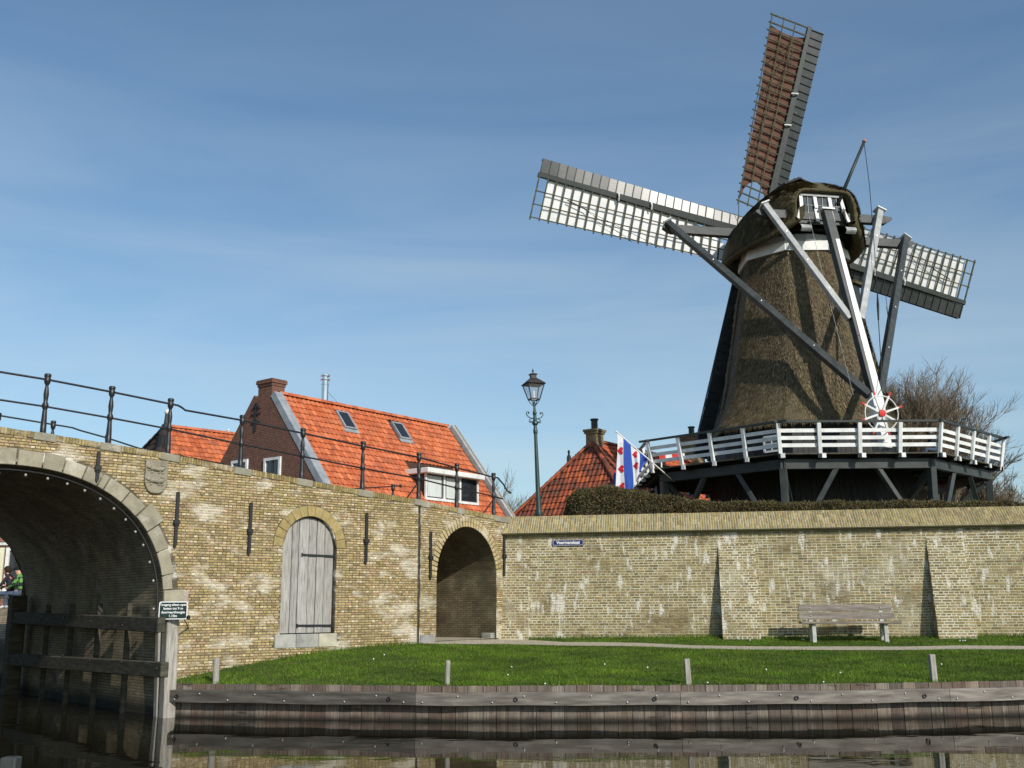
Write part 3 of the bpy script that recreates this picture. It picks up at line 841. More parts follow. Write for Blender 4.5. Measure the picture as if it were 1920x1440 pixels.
def iv2(z):
    r = [(0.0, 3.62)]
    ok = [x / 100 for x in range(0, 363) if top2(x / 100) - .125 > z]
    if not ok: return []
    r = [(0.0, max(ok))]
    g = 0.24
    if z > PS: h = math.sqrt(max(0, (PH + g) ** 2 - (z - PS) ** 2))
    else: h = PH + .01
    if h > 0:
        r = [(0.0 if z > 1.34 else .52, PT_ - h), (PT_ + h, r[0][1])]
    return r
lay(bridge, 'ramp_brick', B, D2, Z3, N2, iv2, 1.12, 4.4, 0.0525, 0.076, 0.159, 0.0125, PAL_L, MT['brick_obj'], MT['brick_attr'], 300, pal2=PAL_S, kv=.16)

# coping course of bricks on edge with stone blocks under the railing posts
POST_T1 = [-5.0, -3.8, -2.61, -1.41, -0.23, 1.34, 2.79, 4.35, 5.93]
def coping_row(Wf, d, n, t0, t1, top, blocks, limit):
    mesh_ = brick_meshes('coping_brick', 0.047, 0.115, MT['brick_obj'], dep=.30)
    t = t0; cnt = 0
    while t < t1:
        blk = [b for b in blocks if b[0] <= t < b[1]]
        if blk: t = blk[0][1] + .008; continue
        sl = (top(t + .06) - top(t)) / .06
        tx = (d + Z3 * sl).normalized(); uz = n.cross(tx) if n.cross(tx).z > 0 else tx.cross(n)
        p = Wf(t + .024, top(t + .024) - .0575 + U(-.005, .005), .02 + U(-.006, .004))
        ob = link('coping_brick', random.choice(mesh_), bridge, p, frame_q(tx, uz, n))
        c = vary(random.choice(PAL_C), .15); ob.color = (*c, 1)
        t += 0.0565; cnt += 1
blk1 = [(t - .20, t + .20) for t in POST_T1]
coping_row(W1, D1, N1, -4.2, 5.72, top1, blk1, 300)
blk2 = [(-.05, .3), (1.38, 1.70), (2.95, 3.7)]
coping_row(W2, D2, N2, 0.0, 3.6, top2, blk2, 300)
mb = MB()                                     # bedding under the coping rows
for a in [-4.2 + i * .3 for i in range(33)]:
    b = a + .3
    mb.face([W1(a, top1(a) - .115, .008), W1(b, top1(b) - .115, .008), W1(b, top1(b) - .012, .008), W1(a, top1(a) - .012, .008)])
    mb.face([W1(a, top1(a) - .012, .008), W1(b, top1(b) - .012, .008), W1(b, top1(b) - .012, -.30), W1(a, top1(a) - .012, -.30)])
for a in [i * .3 for i in range(12)]:
    b = a + .3
    mb.face([W2(a, top2(a) - .115, .008), W2(b, top2(b) - .115, .008), W2(b, top2(b) - .012, .008), W2(a, top2(a) - .012, .008)])
    mb.face([W2(a, top2(a) - .012, .008), W2(b, top2(b) - .012, .008), W2(b, top2(b) - .012, -.30), W2(a, top2(a) - .012, -.30)])
mb.build('coping_bed', MT['mortar'], bridge)
def stone_block(name, Wf, d, n, t0, t1, z0, z1, out, dep, parent, tone=None, slope=0.0, mt='stone', bevel=.012):
    mb = MB()
    c = (t0 + t1) / 2
    tx = (d + Z3 * slope).normalized(); uz = tx.cross(n); uz = uz if uz.z > 0 else -uz
    mb.box(Wf(c, (z0 + z1) / 2, out - dep / 2), (t1 - t0, z1 - z0, dep), tx, uz, n)
    o = mb.build(name, MT[mt], parent, bevel=bevel)
    k = tone or U(.8, 1.15); o.color = (k, k * U(.97, 1.02), k * U(.92, 1.0), 1)
    return o
for (a, b) in blk1[1:-1]:
    sl = (top1(b) - top1(a)) / (b - a)
    stone_block('coping_stone', W1, D1, N1, a + .005, b - .005, top1((a + b) / 2) - .145, top1((a + b) / 2) + .005, .035, .34, bridge, U(.55, .75), sl)
stone_block('coping_stone', W1, D1, N1, 5.70, 5.93, top1(5.8) - .14, top1(5.8) + .005, .035, .34, bridge, .6, -.08)
for (a, b) in blk2:
    stone_block('coping_stone', W2, D2, N2, a + .005, b - .005, top2((a + b) / 2) - .145, top2((a + b) / 2) + .005, .035, .34, bridge, U(.6, .8), -.05)

# arch stones of the bridge: joints by angle, outer reach by stone
def a1pt(x, g=0.0):
    c, s_ = max(0, math.cos(x)), max(0, math.sin(x))
    p = (TC + (HA) * c ** .909, SPR + (HZ) * s_ ** .909)
    if g:
        nx, nz = (c ** 1.1) / HA, (s_ ** 1.1) / HZ
        l = math.hypot(nx, nz); p = (p[0] + nx / l * g, p[1] + nz / l * g)
    return p
JT = [(0.0, .10, .40), (.10, .20, .19), (.20, .38, .24), (.38, .56, .26), (.56, .71, .40), (.71, .86, .27), (.86, 1.02, .27), (1.02, 1.07, .27), (1.07, 1.18, .27),
      (1.18, 1.31, .26), (1.31, 1.43, .30), (1.43, 1.56, .28), (1.56, 1.70, .30), (1.70, 1.82, .28), (1.82, 1.96, .28), (1.96, 2.12, .28), (2.12, 2.28, .28), (2.28, 2.45, .36), (2.45, 2.64, .28), (2.64, 2.84, .28), (2.84, 3.1, .34)]
for a, b, g in JT:
    poly = []
    def pt(x, gg):
        if x <= PI / 2: return a1pt(x, gg)
        q = a1pt(PI - x, gg); return (2 * TC - q[0], q[1])
    gap = .004
    xs = [a + gap + (b - a - 2 * gap) * i / 3 for i in range(4)]
    poly = [pt(x, 0.004) for x in xs] + [pt(x, g) for x in reversed(xs)]
    mb = MB()
    mb.prism(poly, W1(0, 0, -.30), D1, Z3, N1, .325 + (.03 if g > .35 else U(0, .008)))
    o = mb.build('arch_stone', MT['stone'], bridge, bevel=.010)
    k = U(.62, .92); o.color = (k, k * .97, k * .90, 1)
# springer blocks below the arch on the right
stone_block('arch_stone', W1, D1, N1, -.185, .13, 1.72, 1.985, .05, .4, bridge, 1.0, 0, 'bluestone')
stone_block('arch_stone', W1, D1, N1, -.185, .30, 1.99, 2.30, .045, .4, bridge, .85)
# iron wall anchors
def anchor(Wf, d, n, u, v0, v1, pf, parent):
    t0, z0 = pf(u, v0); t1, z1 = pf(u - 1.5, v1)
    mb = MB()
    zt, zb = z0, z1; zm = lerp(zb, zt, .46); t = (t0 + t1) / 2; w = .034
    poly = [(t - w, zb + .05), (t - w * .2, zb), (t + w, zb + .08), (t + w, zt - .05), (t + w * .5, zt), (t - w, zt - .02)]
    mb.prism(poly, Wf(0, 0, .008), d, Z3, n, .05)
    mb.box(Wf(t, zm, .04), (.12, .085, .085), d, Z3, n)
    mb.box(Wf(t, zm - .06, .04), (.09, .03, .07), d, Z3, n)
    return mb.build('wall_anchor', MT['iron'], parent, bevel=.006)
for u, v0, v1 in ((183, 846, 906), (330.5, 921, 1029), (468, 941, 1043), (686, 961, 1060)):
    anchor(W1, D1, N1, u, v0, v1, p1, bridge)
for u, v0, v1 in ((806, 996, 1088), (944, 998, 1081)):
    anchor(W2, D2, N2, u, v0, v1, p2, bridge)
# carved coat of arms
t0, z0 = p1(272, 862); t1, z1 = p1(314, 864); tb, zb = p1(292, 926)
tm, hw = (t0 + t1) / 2, (t1 - t0) / 2
sh = [(tm - hw, z0), (tm + hw, z0 - .01)] + [(tm + hw * math.cos(x) ** .75, lerp(z0, zb, .55) - (z0 - zb) * .45 * math.sin(x) ** .9) for x in [PI / 2 * i / 6 for i in range(7)]] \
    + [(tm - hw * math.cos(x) ** .75, lerp(z0, zb, .55) - (z0 - zb) * .45 * math.sin(x) ** .9) for x in [PI / 2 * i / 6 for i in range(5, -1, -1)]]
mb = MB(); mb.prism(list(reversed(sh)), W1(0, 0, .0), D1, Z3, N1, .07)
crest = mb.build('coat_of_arms', MT['stone'], bridge, bevel=.012); crest.color = (.62, .60, .56, 1)
def lion(zc, s):
    mb = MB()
    def L(pts, r):
        mb.tube([W1(tm + x * s, zc + z * s, .072) for x, z in pts], r, 6)
    L([(-.50, .06), (-.25, .12), (.05, .05), (.35, .10), (.50, .12)], [.035, .05, .042, .05, .03])      # body
    L([(-.5, .1), (-.62, .24), (-.58, .34)], [.042, .05, .02])                                          # neck, head
    L([(-.40, .08), (-.55, -.05), (-.66, .02)], .018); L([(-.3, .06), (-.34, -.16), (-.44, -.2)], .018)
    L([(.30, .06), (.22, -.12), (.10, -.2)], .020); L([(.42, .08), (.46, -.14), (.34, -.2)], .020)
    L([(.5, .12), (.64, .2), (.56, .36), (.36, .32), (.24, .4)], .012)                                  # tail
    return mb
for zc in (lerp(z0, zb, .30), lerp(z0, zb, .66)):
    o = lion(zc, hw * 1.25).build('carved_lion', MT['stone'], crest, smooth=True); o.color = (.66, .64, .60, 1)

# plank door in the ramp wall
door = MB()
door.face([W1(DT - DH, 1.43, -.2), W1(DT + DH, 1.43, -.2), W1(DT + DH, DS + DH, -.2), W1(DT - DH, DS + DH, -.2)])
door = door.build('door', MT['tar'], bridge)
edges = [2.345, 2.60, 2.765, 3.005, 3.20, 3.40, 3.625]
for i in range(6):
    a, b = edges[i] + .006, edges[i + 1] - .006
    g = -.02
    poly = [(a, 1.445), (b, 1.445)] + [(lerp(b, a, k / 4), arch_door(lerp(b, a, k / 4), g) - .0) for k in range(5)]
    mb = MB(); mb.prism(poly, W1(0, 0, -.135 + U(-.006, .006)), D1, Z3, N1, .045)
    o = mb.build('plank', MT['door_wood'], door, bevel=.006); k = U(.86, 1.12); o.color = (k, k, k * U(.97, 1.03), 1)
for z, ta in ((3.055, 2.86), (1.59, 2.80)):
    mb = MB()
    mb.beam(W1(ta, z + .01, -.075), W1(3.66, z, -.07), .045, .014, hint=N1)
    mb.tube([W1(3.645, z - .07, -.06), W1(3.645, z + .08, -.06)], .022, 8)
    mb.beam(W1(ta - .02, z - .03, -.072), W1(ta - .02, z + .05, -.072), .03, .014, hint=N1)
    mb.build('hinge', MT['iron'], door)
for i in range(13):                             # stone ring over the door
    x0, x1 = PI * i / 13 + .006, PI * (i + 1) / 13 - .006
    poly = [(DT + DH * math.cos(x0) * 1.006, DS + DH * math.sin(x0) * 1.006), (DT + (DH + .225) * math.cos(x0), DS + (DH + .225) * math.sin(x0)),
            (DT + (DH + .225) * math.cos(x1), DS + (DH + .225) * math.sin(x1)), (DT + DH * math.cos(x1) * 1.006, DS + DH * math.sin(x1) * 1.006)]
    mb = MB(); mb.prism(poly, W1(0, 0, -.12), D1, Z3, N1, .135 + U(-.004, .004))
    o = mb.build('ring_brick', MT['cap_obj'], bridge, bevel=.005); o.color = (*vary((.30, .24, .105), .07), 1)
for a, b, k in ((2.22, 2.71, 1.0), (2.718, 3.25, .8), (3.258, 3.70, 1.12)):
    o = stone_block('sill_stone', W1, D1, N1, a, b, 1.15, 1.43, .03, .4, bridge, k, 0, 'bluestone' if k < 1.1 else 'stone')
for i in range(36):                             # double brick ring over the passage
    x0, x1 = PI * i / 36 + .012, PI * (i + 1) / 36 - .012
    for r0, r1 in ((1.004, 1.094), (1.102, 1.19)):
        poly = [(PT_ + PH * r * math.cos(x), PS + PH * r * math.sin(x)) for r, x in ((r0, x0), (r1, x0), (r1, x1), (r0, x1))]
        mb = MB(); mb.prism(poly, W2(0, 0, -.1), D2, Z3, N2, .113 + U(-.004, .004))
        o = mb.build('ring_brick', MT['brick_obj'], bridge); o.color = (*vary((.40, .33, .18), .14), 1)
stone_block('corner_stone', W2, D2, N2, .0, .53, 1.05, 1.335, .04, .3, bridge, .8, 0, 'bluestone')
stone_block('corner_stone', W2, D2, N2, 2.9, 3.07, 1.15, 1.32, -.05, .3, bridge, .75, 0, 'bluestone')

# ================================================================== railings on the ramp
def rail_post(name, parent, base, h, lean=Vector((0, 0, 0))):
    mb = MB()
    ax = (Z3 + lean).normalized()
    p = [(.066, 0), (.066, .02), (.055, .03), (.052, .20), (.047, .30), (.040, .44), (.038, .46), (.056, .50), (.060, .53), (.056, .56), (.036, .60), (.040, .66), (.048, .74), (.040, .83),
         (.028, .90), (.030, .92), (.052, .96), (.058, 1.0), (.058, 1.05), (.050, 1.06), (.062, 1.08), (.062, 1.12), (.05, 1.135)]
    mb.lathe([(r, z * h / 1.135) for r, z in p], base, ax, 10)
    return mb.build(name, MT['iron'], parent, smooth=True)
near_rail = thing('iron_railing', 'black cast iron railing along the near edge of the ramp with bent rail ends', 'railing', W1(0, 5, -.15))
bt, tp, md = [], [], []
for t in POST_T1:
    hh = 1.13
    b = W1(t, top1(t) + .003, -.13)
    rail_post('post', near_rail, b, hh)
    tp.append(b + Z3 * 1.02); md.append(b + Z3 * .515)
RP2 = [(1.55, 4.39), (3.15, 4.28)]
for t, z in RP2:
    b = W2(t, top2(t) + .003, -.13)
    rail_post('post', near_rail, b, 1.13)
    tp.append(b + Z3 * 1.02); md.append(b + Z3 * .515)
k4 = 4
dv = (tp[k4 + 1] - tp[k4])
tp_ = tp[:k4 + 1] + [tp[k4] + dv * .10 + Z3 * .005, tp[k4] + dv * .15 - Z3 * .02, tp[k4] + dv * .2 - Z3 * .06] + tp[k4 + 1:]
end = tp[-1]
dd = D2
tp_ += [end + dd * .2 - Z3 * .0, end + dd * .45 - Z3 * .14, end + dd * .62 - Z3 * .30, end + dd * .78 - Z3 * .34]
mb = MB(); mb.tube(tp_, .021, 6); mb.lathe([(.01, -.035), (.033, -.015), (.033, .015), (.01, .035)], tp_[-1], D2, 8)
mb.build('top_rail', MT['iron'], near_rail, smooth=True)
mb = MB(); mb.tube(md + [md[-1] + D2 * .42 - Z3 * .03], .019, 6); mb.build('middle_rail', MT['iron'], near_rail, smooth=True)
mb = MB()
for b in (tp[-3], tp[-1]):
    f = b - Z3 * 1.0
    mb.tube([f + Z3 * .42, f - D2 * .05 - N2 * .0 + Vector((-.32, .1, 0)) + Z3 * -.05], .016, 6)
mb.build('stay', MT['iron'], near_rail)
far_rail = thing('iron_railing', 'black cast iron railing along the far edge of the bridge, mostly hidden', 'railing', W1(0, 5, -6))
def pfar(u, v): return PPL(u, v, W1(0, 0, -6.0), N1)
ft = [pfar(-130, 752), pfar(-2, 774), pfar(100.5, 789), pfar(202, 815)]
for p in ft: rail_post('post', far_rail, p - Z3 * 1.13, 1.13)
mb = MB(); mb.tube([pfar(-130, 758), pfar(-2, 779), pfar(100, 796), pfar(125, 800), pfar(136, 802), pfar(150, 807), pfar(197, 820), pfar(262, 841), pfar(420, 870)], .021, 6)
mb.build('top_rail', MT['iron'], far_rail, smooth=True)
fe = pfar(737, 908)
rail_post('post', far_rail, fe - Z3 * 1.13, 1.13)
mb = MB(); mb.tube([pfar(600, 927), pfar(648, 917), pfar(737, 912), pfar(748, 911)], .02, 6); mb.lathe([(.01, -.04), (.05, -.02), (.05, .02), (.01, .04)], pfar(751, 911), D1, 8)
mb.build('top_rail', MT['iron'], far_rail, smooth=True)

# ================================================================== lights along the arch, fender, sign
lights = thing('light_string', 'string of small round bulbs on a black cable under the bridge arch', 'light string', W1(-.4, 3, -.2))
cable = []
for i in range(41):
    x = .0 + (PI) * i / 40
    q = a1pt(min(x, PI - x)); t = q[0] if x <= PI / 2 else 2 * TC - q[0]
    cable.append((t, q[1]))
def inset(t, z, g=.10):
    return (TC + (t - TC) * (1 - g / HA), SPR + (z - SPR) * (1 - g / HZ)) if z > SPR else (TC + (t - TC) * (1 - g / HA), z)
cp = [inset(*c, g=.075) for c in cable]
mb = MB(); mb.tube([W1(cp[0][0], 1.75, -.06)] + [W1(t, z, -.06) for t, z in cp] + [W1(cp[-1][0], 1.75, -.06)], .018, 6)
mb.build('cable', MT['iron'], lights)
mbulb = MB(); mbulb.lathe([(.008, -.030), (.020, -.018), (.026, 0), (.020, .018), (.008, .026)], (0, 0, 0), Z3, 10)
bulb_me = mbulb.mesh('bulb', mat('frosted_bulb', [(.22, .21, .18), (.34, .32, .28)], 30, rough=.2, bump=0, spec=.6), smooth=True)
s = .18
while s < PI - .1:
    q = a1pt(min(s, PI - s), 0); t = q[0] if s <= PI / 2 else 2 * TC - q[0]
    t, z = inset(t, q[1], .15)
    link('bulb', bulb_me, lights, W1(t, z, -.04)); s += .128 if .35 < s < 2.8 else .15
link('bulb', bulb_me, lights, W1(inset(TC + HA, 1.98, .15)[0], 1.96, -.04))

K = W1(TC + HA, 0, 0)
fender = thing('timber_fender', 'dark wet timber fender of two long beams on upright studs inside the bridge tunnel', 'fender', (K.x, K.y, 0))
def pf(u, v, g=.36): return PPL(u, v, K - D1 * g, D1)
def inb(p, a=0): return p - N1 * a
ua, ub = pf(21, 1158), pf(303, 1172)
la, lb = pf(14, 1236), pf(309, 1256)
mb = MB(); mb.beam(ua, ub, .15, .27, hint=D1.cross(N1) if False else Z3); mb.build('beam', MT['dark_wood'], fender, bevel=.015)
mb = MB(); mb.beam(la, lb, .15, .27); mb.build('beam', MT['dark_wood'], fender, bevel=.015)
for u in (88, 133, 184, 240):
    p = pf(u, 1180, .21)
    mb = MB(); mb.beam(Vector((p.x, p.y, -.4)), Vector((p.x, p.y, 2.08)), .09, .10, hint=D1); mb.build('stud', MT['dark_wood'], fender, bevel=.012)
p = pf(27, 1200, .3); mb = MB(); mb.beam(Vector((p.x, p.y, -.4)), Vector((p.x, p.y, 2.3)), .36, .34, hint=D1); mb.build('post', MT['dark_wood'], fender, bevel=.02)
mb = MB(); mb.beam(PY(297, 1360, 20.2), PY(302, 1166, 20.2), .15, .15, hint=D1); mb.build('post', MT['post_wood'], fender, bevel=.012)
mb = MB(); mb.beam(PY(312, 1362, 20.05), PY(321, 1158, 20.05), .235, .22, hint=N1); mb.build('post', MT['post_wood'], fender, bevel=.015)
bme = MB(); bme.lathe([(.028, 0), (.028, .02), (.018, .03)], (0, 0, 0), Z3, 8); bme = bme.mesh('bolt', MT['iron'])
qn = (-D1).to_track_quat('Z', 'Y')
for (u, v) in ((78, 1162), (122, 1158), (170, 1165), (230, 1173), (72, 1230), (118, 1229), (168, 1238), (228, 1242), (294, 1254)):
    link('bolt', bme, fender, pf(u, v, .50), qn)

sign = thing('waterway_sign', 'dark green notice with white border and lettering on the post beside the bridge arch', 'sign', PY(325, 1145, 19.9))
sc_ = PY(325, 1144.5, 19.85)
sx, sz_ = Vector((math.cos(rad(9)), math.sin(rad(9)), 0)), Z3
sn = Vector((sx.y, -sx.x, 0))
def rrect(w, h, r, k=4):
    pts = []
    for cx, cy, a0 in ((w / 2 - r, -h / 2 + r, -90), (w / 2 - r, h / 2 - r, 0), (-w / 2 + r, h / 2 - r, 90), (-w / 2 + r, -h / 2 + r, 180)):
        for i in range(k + 1):
            a = rad(a0 + 90 * i / k); pts.append((cx + r * math.cos(a), cy + r * math.sin(a)))
    return pts
mb = MB(); mb.prism(rrect(.515, .325, .035), sc_, sx, sz_, sn, .018); mb.build('board', MT['sign_white'], sign)
mb = MB(); mb.prism(rrect(.482, .292, .025), sc_ + sn * .0185, sx, sz_, sn, .003); mb.build('panel', MT['sign_green'], sign)
qs = frame_q(sx, sz_, sn)
for i, tx in enumerate(('Toegang alleen open', 'boten tot 9 m', 'doorvaarthoogte', '1.10m')):
    link('lettering', text_mesh(tx, .062 if i else .058, MT['sign_white'], .001, .0012), sign, sc_ + sn * .0225 + Z3 * (.102 - i * .068), qs)
mb = MB(); mb.tube([sc_ - sn * .02 + sx * .2 - Z3 * .16, W1(.35, 1.6, .01)], .014, 6); mb.lathe([(.02, -.03), (.045, 0), (.02, .03)], sc_ + sx * .28 - Z3 * .13, N1, 8)
mb.build('bracket', MT['iron'], sign)

# ================================================================== timber quay
quay = thing('timber_quay', 'low quay of upright dark planks with bolted grey horizontal beams along the lawn', 'quay wall', tuple(quay_pt(960)))
QU = list(range(318, 2660, 6))
QP = [quay_pt(u) for u in QU]
acc = [0.0]
for a, b in zip(QP[:-1], QP[1:]): acc.append(acc[-1] + (b - a).length)
def q_at(s):
    i = min(max(int(np.searchsorted(acc, s)) - 1, 0), len(QP) - 2)
    f = (s - acc[i]) / (acc[i + 1] - acc[i])
    p = QP[i].lerp(QP[i + 1], f)
    i0, i1 = max(0, i - 6), min(len(QP) - 1, i + 7)
    d = (QP[i1] - QP[i0]); d.z = 0; d.normalize()
    return p, d, Vector((d.y, -d.x, 0))
s_of_u = lambda u: float(np.interp(u, QU, acc))
s = 0.0; ztop = 0.60
PALQ = [(0.145, 0.115, 0.092), (0.175, 0.14, 0.11), (0.12, 0.10, 0.082), (0.155, 0.115, 0.088), (0.19, 0.16, 0.128)]
while s < acc[-1] - .4:
    w = U(.19, .27)
    p, d, n = q_at(s + w / 2)
    mb = MB(); mb.box(p + n * U(-.006, .006) + Z3 * ((ztop - .7) / 2), (w - .010, .05, ztop + .7 + U(-.014, .010)), d, -n, Z3)
    o = mb.build('plank', MT['quay_plank'], quay)
    c = vary(random.choice(PALQ), .22); o.color = (*c, 1); s += w
JU = [325, 784, 1275, 1774, 2230]
bolt_q = MB(); bolt_q.lathe([(.019, 0), (.019, .006), (.013, .015), (.005, .018)], (0, 0, 0), Z3, 8); bolt_q = bolt_q.mesh('bolt', MT['bolt'], smooth=True)
def torus(R_, r_, n=12, k=6):
    mb = MB(); vs_ = []; fs = []
    for i in range(n):
        a = 2 * PI * i / n
        for j in range(k):
            b = 2 * PI * j / k; vs_.append(((R_ + r_ * math.cos(b)) * math.cos(a), (R_ + r_ * math.cos(b)) * math.sin(a), r_ * math.sin(b)))
    for i in range(n):
        for j in range(k):
            fs.append((i * k + j, ((i + 1) % n) * k + j, ((i + 1) % n) * k + (j + 1) % k, i * k + (j + 1) % k))
    mb.faces(vs_, fs); return mb
ring_q = torus(.029, .010).mesh('mooring_ring', MT['iron'], smooth=True)
WZ0, WZ1 = 0.275, 0.495
for ja, jb in zip(JU[:-1], JU[1:]):
    sa, sb = s_of_u(ja) + .004, s_of_u(jb) - .004
    mb = MB(); k = 14; ring = []
    for i in range(k + 1):
        p, d, n = q_at(lerp(sa, sb, i / k)); zz = -.006 * math.sin(i * .9)
        ring.append([p + n * .03 + Z3 * (WZ0 + zz), p + n * .19 + Z3 * (WZ0 + .008 + zz), p + n * .19 + Z3 * (WZ1 - .012 + zz), p + n * .178 + Z3 * (WZ1 + zz), p + n * .03 + Z3 * (WZ1 + zz)])
    for a, b in zip(ring[:-1], ring[1:]):
        for j in range(5): mb.face([a[j], b[j], b[(j + 1) % 5], a[(j + 1) % 5]])
    mb.face(list(reversed(ring[0]))); mb.face(ring[-1])
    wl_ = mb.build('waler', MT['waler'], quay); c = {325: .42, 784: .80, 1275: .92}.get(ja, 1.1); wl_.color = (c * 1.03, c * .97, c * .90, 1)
    sps = s = sa + .12; i = 0
    while s < sb - .06:
        p, d, n = q_at(s); q = n.to_track_quat('Z', 'Y')
        link('bolt', bolt_q, wl_, p + n * .19 + Z3 * (WZ1 - .06 if i % 2 else WZ0 + .055), q)
        s += U(.5, .62); i += 1
for u in (341, 735, 968, 1227, 1490, 1726, 2000):
    p, d, n = q_at(s_of_u(u)); link('mooring_ring', ring_q, quay, p + n * .205 + Z3 * .385, n.to_track_quat('Z', 'Y'))
# posts standing in the lawn behind the quay
LAB = {405: 'grey wooden post on the lawn by the bridge, rounded top', 839: 'grey wooden post in front of the arched passage', 1290: 'grey wooden post in the lawn between passage and bench',
       1748: 'grey wooden post in the lawn in front of the bench end, leaning a little'}
for (u, vt, vb, wpx, rnd) in ((405, 1234, 1288, 12, True), (839, 1238, 1292, 10, True), (1290, 1235, 1291, 10, False), (1748, 1227, 1283, 11, False)):
    p, d, n = q_at(s_of_u(u)); p = p - n * .12
    b = PY(u + (2 if u > 1000 else -1), vb, p.y); tpp = PY(u - (2.5 if u > 1000 else -1), vt, p.y)
    if u == 1748: tpp = PY(1746, vt, p.y); b = PY(1752, vb, p.y)
    o = thing('mooring_post', LAB[u], 'post', (b.x, b.y, b.z), 'wooden posts along the quay')
    mb = MB(); w = wpx * b.y / 2040 * 1.0
    if rnd: mb.lathe([(w * .52, -.3), (w * .50, (tpp - b).length * .93), (w * .44, (tpp - b).length * .985), (w * .25, (tpp - b).length)], b, tpp - b, 10)
    else: mb.beam(b - (tpp - b) * .5, tpp, w, w * .95, hint=n)
    mb.build('post', MT['post_wood'], o, smooth=False, bevel=.008 if not rnd else 0)
# post top in the lower left corner of the picture, standing in the water near the camera side
pp = PZ(12, 1520, 0)
o = thing('mooring_post', 'square grey post top standing out of the dark water beside the bridge tunnel', 'post', (pp.x, pp.y, -.5))
tz = PY(12, 1419, pp.y).z
mb = MB(); mb.box((pp.x, pp.y, (tz - .8) / 2), (.16, .16, tz + .8)); mb.build('post', MT['mill_grey'], o, bevel=.015)

# ================================================================== rampart wall on the right
ramp = thing('rampart_wall', 'long pale pointed brick wall with sloping brick coping and battered buttresses', 'wall', tuple(W3(6, 1.15)))
WTOP = 3.84
mb = MB()
wall_body(mb, W3, [(-.25, 17.5, const(.9), const(WTOP + .02))], thick=0.6, step=1.0)
mb.build('wall_body', MT['rmortar'], ramp)
BUTT = []
for (ua_, ub_, vt) in ((1346, 1413, 1018), (1738, 1806, 1005)):
    t0, _ = p3(ua_ + 1, 1040); t1, _ = p3(ub_ + 3, 1040); _, zt = p3((ua_ + ub_) / 2, vt)
    BUTT.append((t0, t1, zt, .47))
BUTT.append((BUTT[1][0] + BUTT[1][0] - BUTT[0][0], BUTT[1][1] + BUTT[1][0] - BUTT[0][0], BUTT[1][2], .47))
BUTT.append((-.18, .62, 3.6, .20))
def iv3(z):
    r = [(-.15 if z > 3.5 else -.12, 17.45)]
    for t0, t1, zt, o_ in BUTT:
        if z < zt - .12:
            nr = []
            for a, b in r:
                if t1 <= a or t0 >= b: nr.append((a, b)); continue
                if t0 > a: nr.append((a, t0))
                if t1 < b: nr.append((t1, b))
            r = nr
    return r
lay(ramp, 'brick', E_, D3, Z3, N3, iv3, 1.02, WTOP, 0.0655, 0.105, 0.2225, 0.0145, PAL_R, MT['rbrick_obj'], MT['rbrick_attr'], 300, depth=.05, proud=.006)
for t0, t1, zt, o_ in BUTT:
    bt_ = MB(); zb = .9
    hgt = zt - zb
    a0, a1 = W3(t0, zb, o_), W3(t1, zb, o_); b0, b1 = W3(t0, zt, .0), W3(t1, zt, .0)
    c0, c1 = W3(t0, zb, -.05), W3(t1, zb, -.05)
    bt_.faces([a0, a1, b1, b0, c0, c1], [(0, 1, 2, 3), (1, 5, 2), (4, 0, 3), (0, 4, 5, 1)])
    bo = bt_.build('buttress', MT['rmortar'], ramp)
    upv = (b0 - a0).normalized(); nn_ = D3.cross(upv)
    w = t1 - t0
    lay(bo, 'buttress_brick', a0, D3, upv, nn_, lambda z: [(0.0, w)], .0, (b0 - a0).length - .04, 0.0655, 0.105, 0.2225, 0.0145, PAL_R, MT['rbrick_obj'], MT['rbrick_attr'], 60, proud=.005)
    # brick ends on the shaded flank
    if o_ > .3:
        mb = MB()
        for k in range(int(hgt / .0655)):
            z = zb + (k + .5) * .0655; dp = o_ * (1 - (z - zb) / hgt)
            if dp < .06: break
            x = dp - .01
            while x > .03:
                L_ = min(x, .108 if k % 2 else .222)
                v, f = brick_geo(L_, .054, .04, .005, .002)
                R3 = Matrix((-N3, Z3, -D3)).transposed()
                mb.faces([W3(t0, z, x - L_ / 2) - D3 * .007 + R3 @ Vector(q) for q in v], f, vary(random.choice(PAL_R), .12))
                x -= L_ + .0115
        tag(mb.build('buttress_side_brick', MT['rbrick_attr'], bo), kind='stuff')
# dentil course and sloping coping
mb = MB()
mb.box(W3(8.6, WTOP - .035, .05), (17.6, .10, .06), D3, N3, Z3); mb.build('corbel_course', MT['earth'], ramp)  # dark colour here stands in for the shadow below the coping overhang
CB0, CB1 = W3(0, WTOP + .0, .19), W3(0, WTOP + .47, -.36)
sl_up = (CB1 - CB0).normalized(); sl_n = D3.cross(sl_up); sl_len = (CB1 - CB0).length
mb = MB()
a, b = CB0 - sl_n * .012 - D3 * .16, CB1 - sl_n * .012 - D3 * .16; L_ = D3 * 17.7
mb.faces([a, a + L_, b + L_, b, a - Z3 * .06 - N3 * .17, a + L_ - Z3 * .06 - N3 * .17, b - Z3 * .45 - N3 * .1, b + L_ - Z3 * .45 - N3 * .1], [(0, 1, 2, 3), (0, 4, 5, 1), (3, 2, 7, 6), (0, 3, 6, 4), (1, 5, 7, 2)])
mb.build('coping_bed', MT['joint_pale'], ramp)
rows = []
t = -.15; k = 0
cw = .0615
while t < 17.4:
    y = 0.0; first = [.21, .105, .155][k % 3] if k % 2 else [.105, .21, .16][k % 3]
    ln = first
    while y < sl_len - .03:
        l_ = min(ln, sl_len - y)
        rows.append((t + cw / 2, y + l_ / 2, l_ - .012)); y += l_; ln = .215
    t += cw; k += 1
full = [r for r in rows if abs(r[2] - .203) < .002]; part = [r for r in rows if abs(r[2] - .203) >= .002]
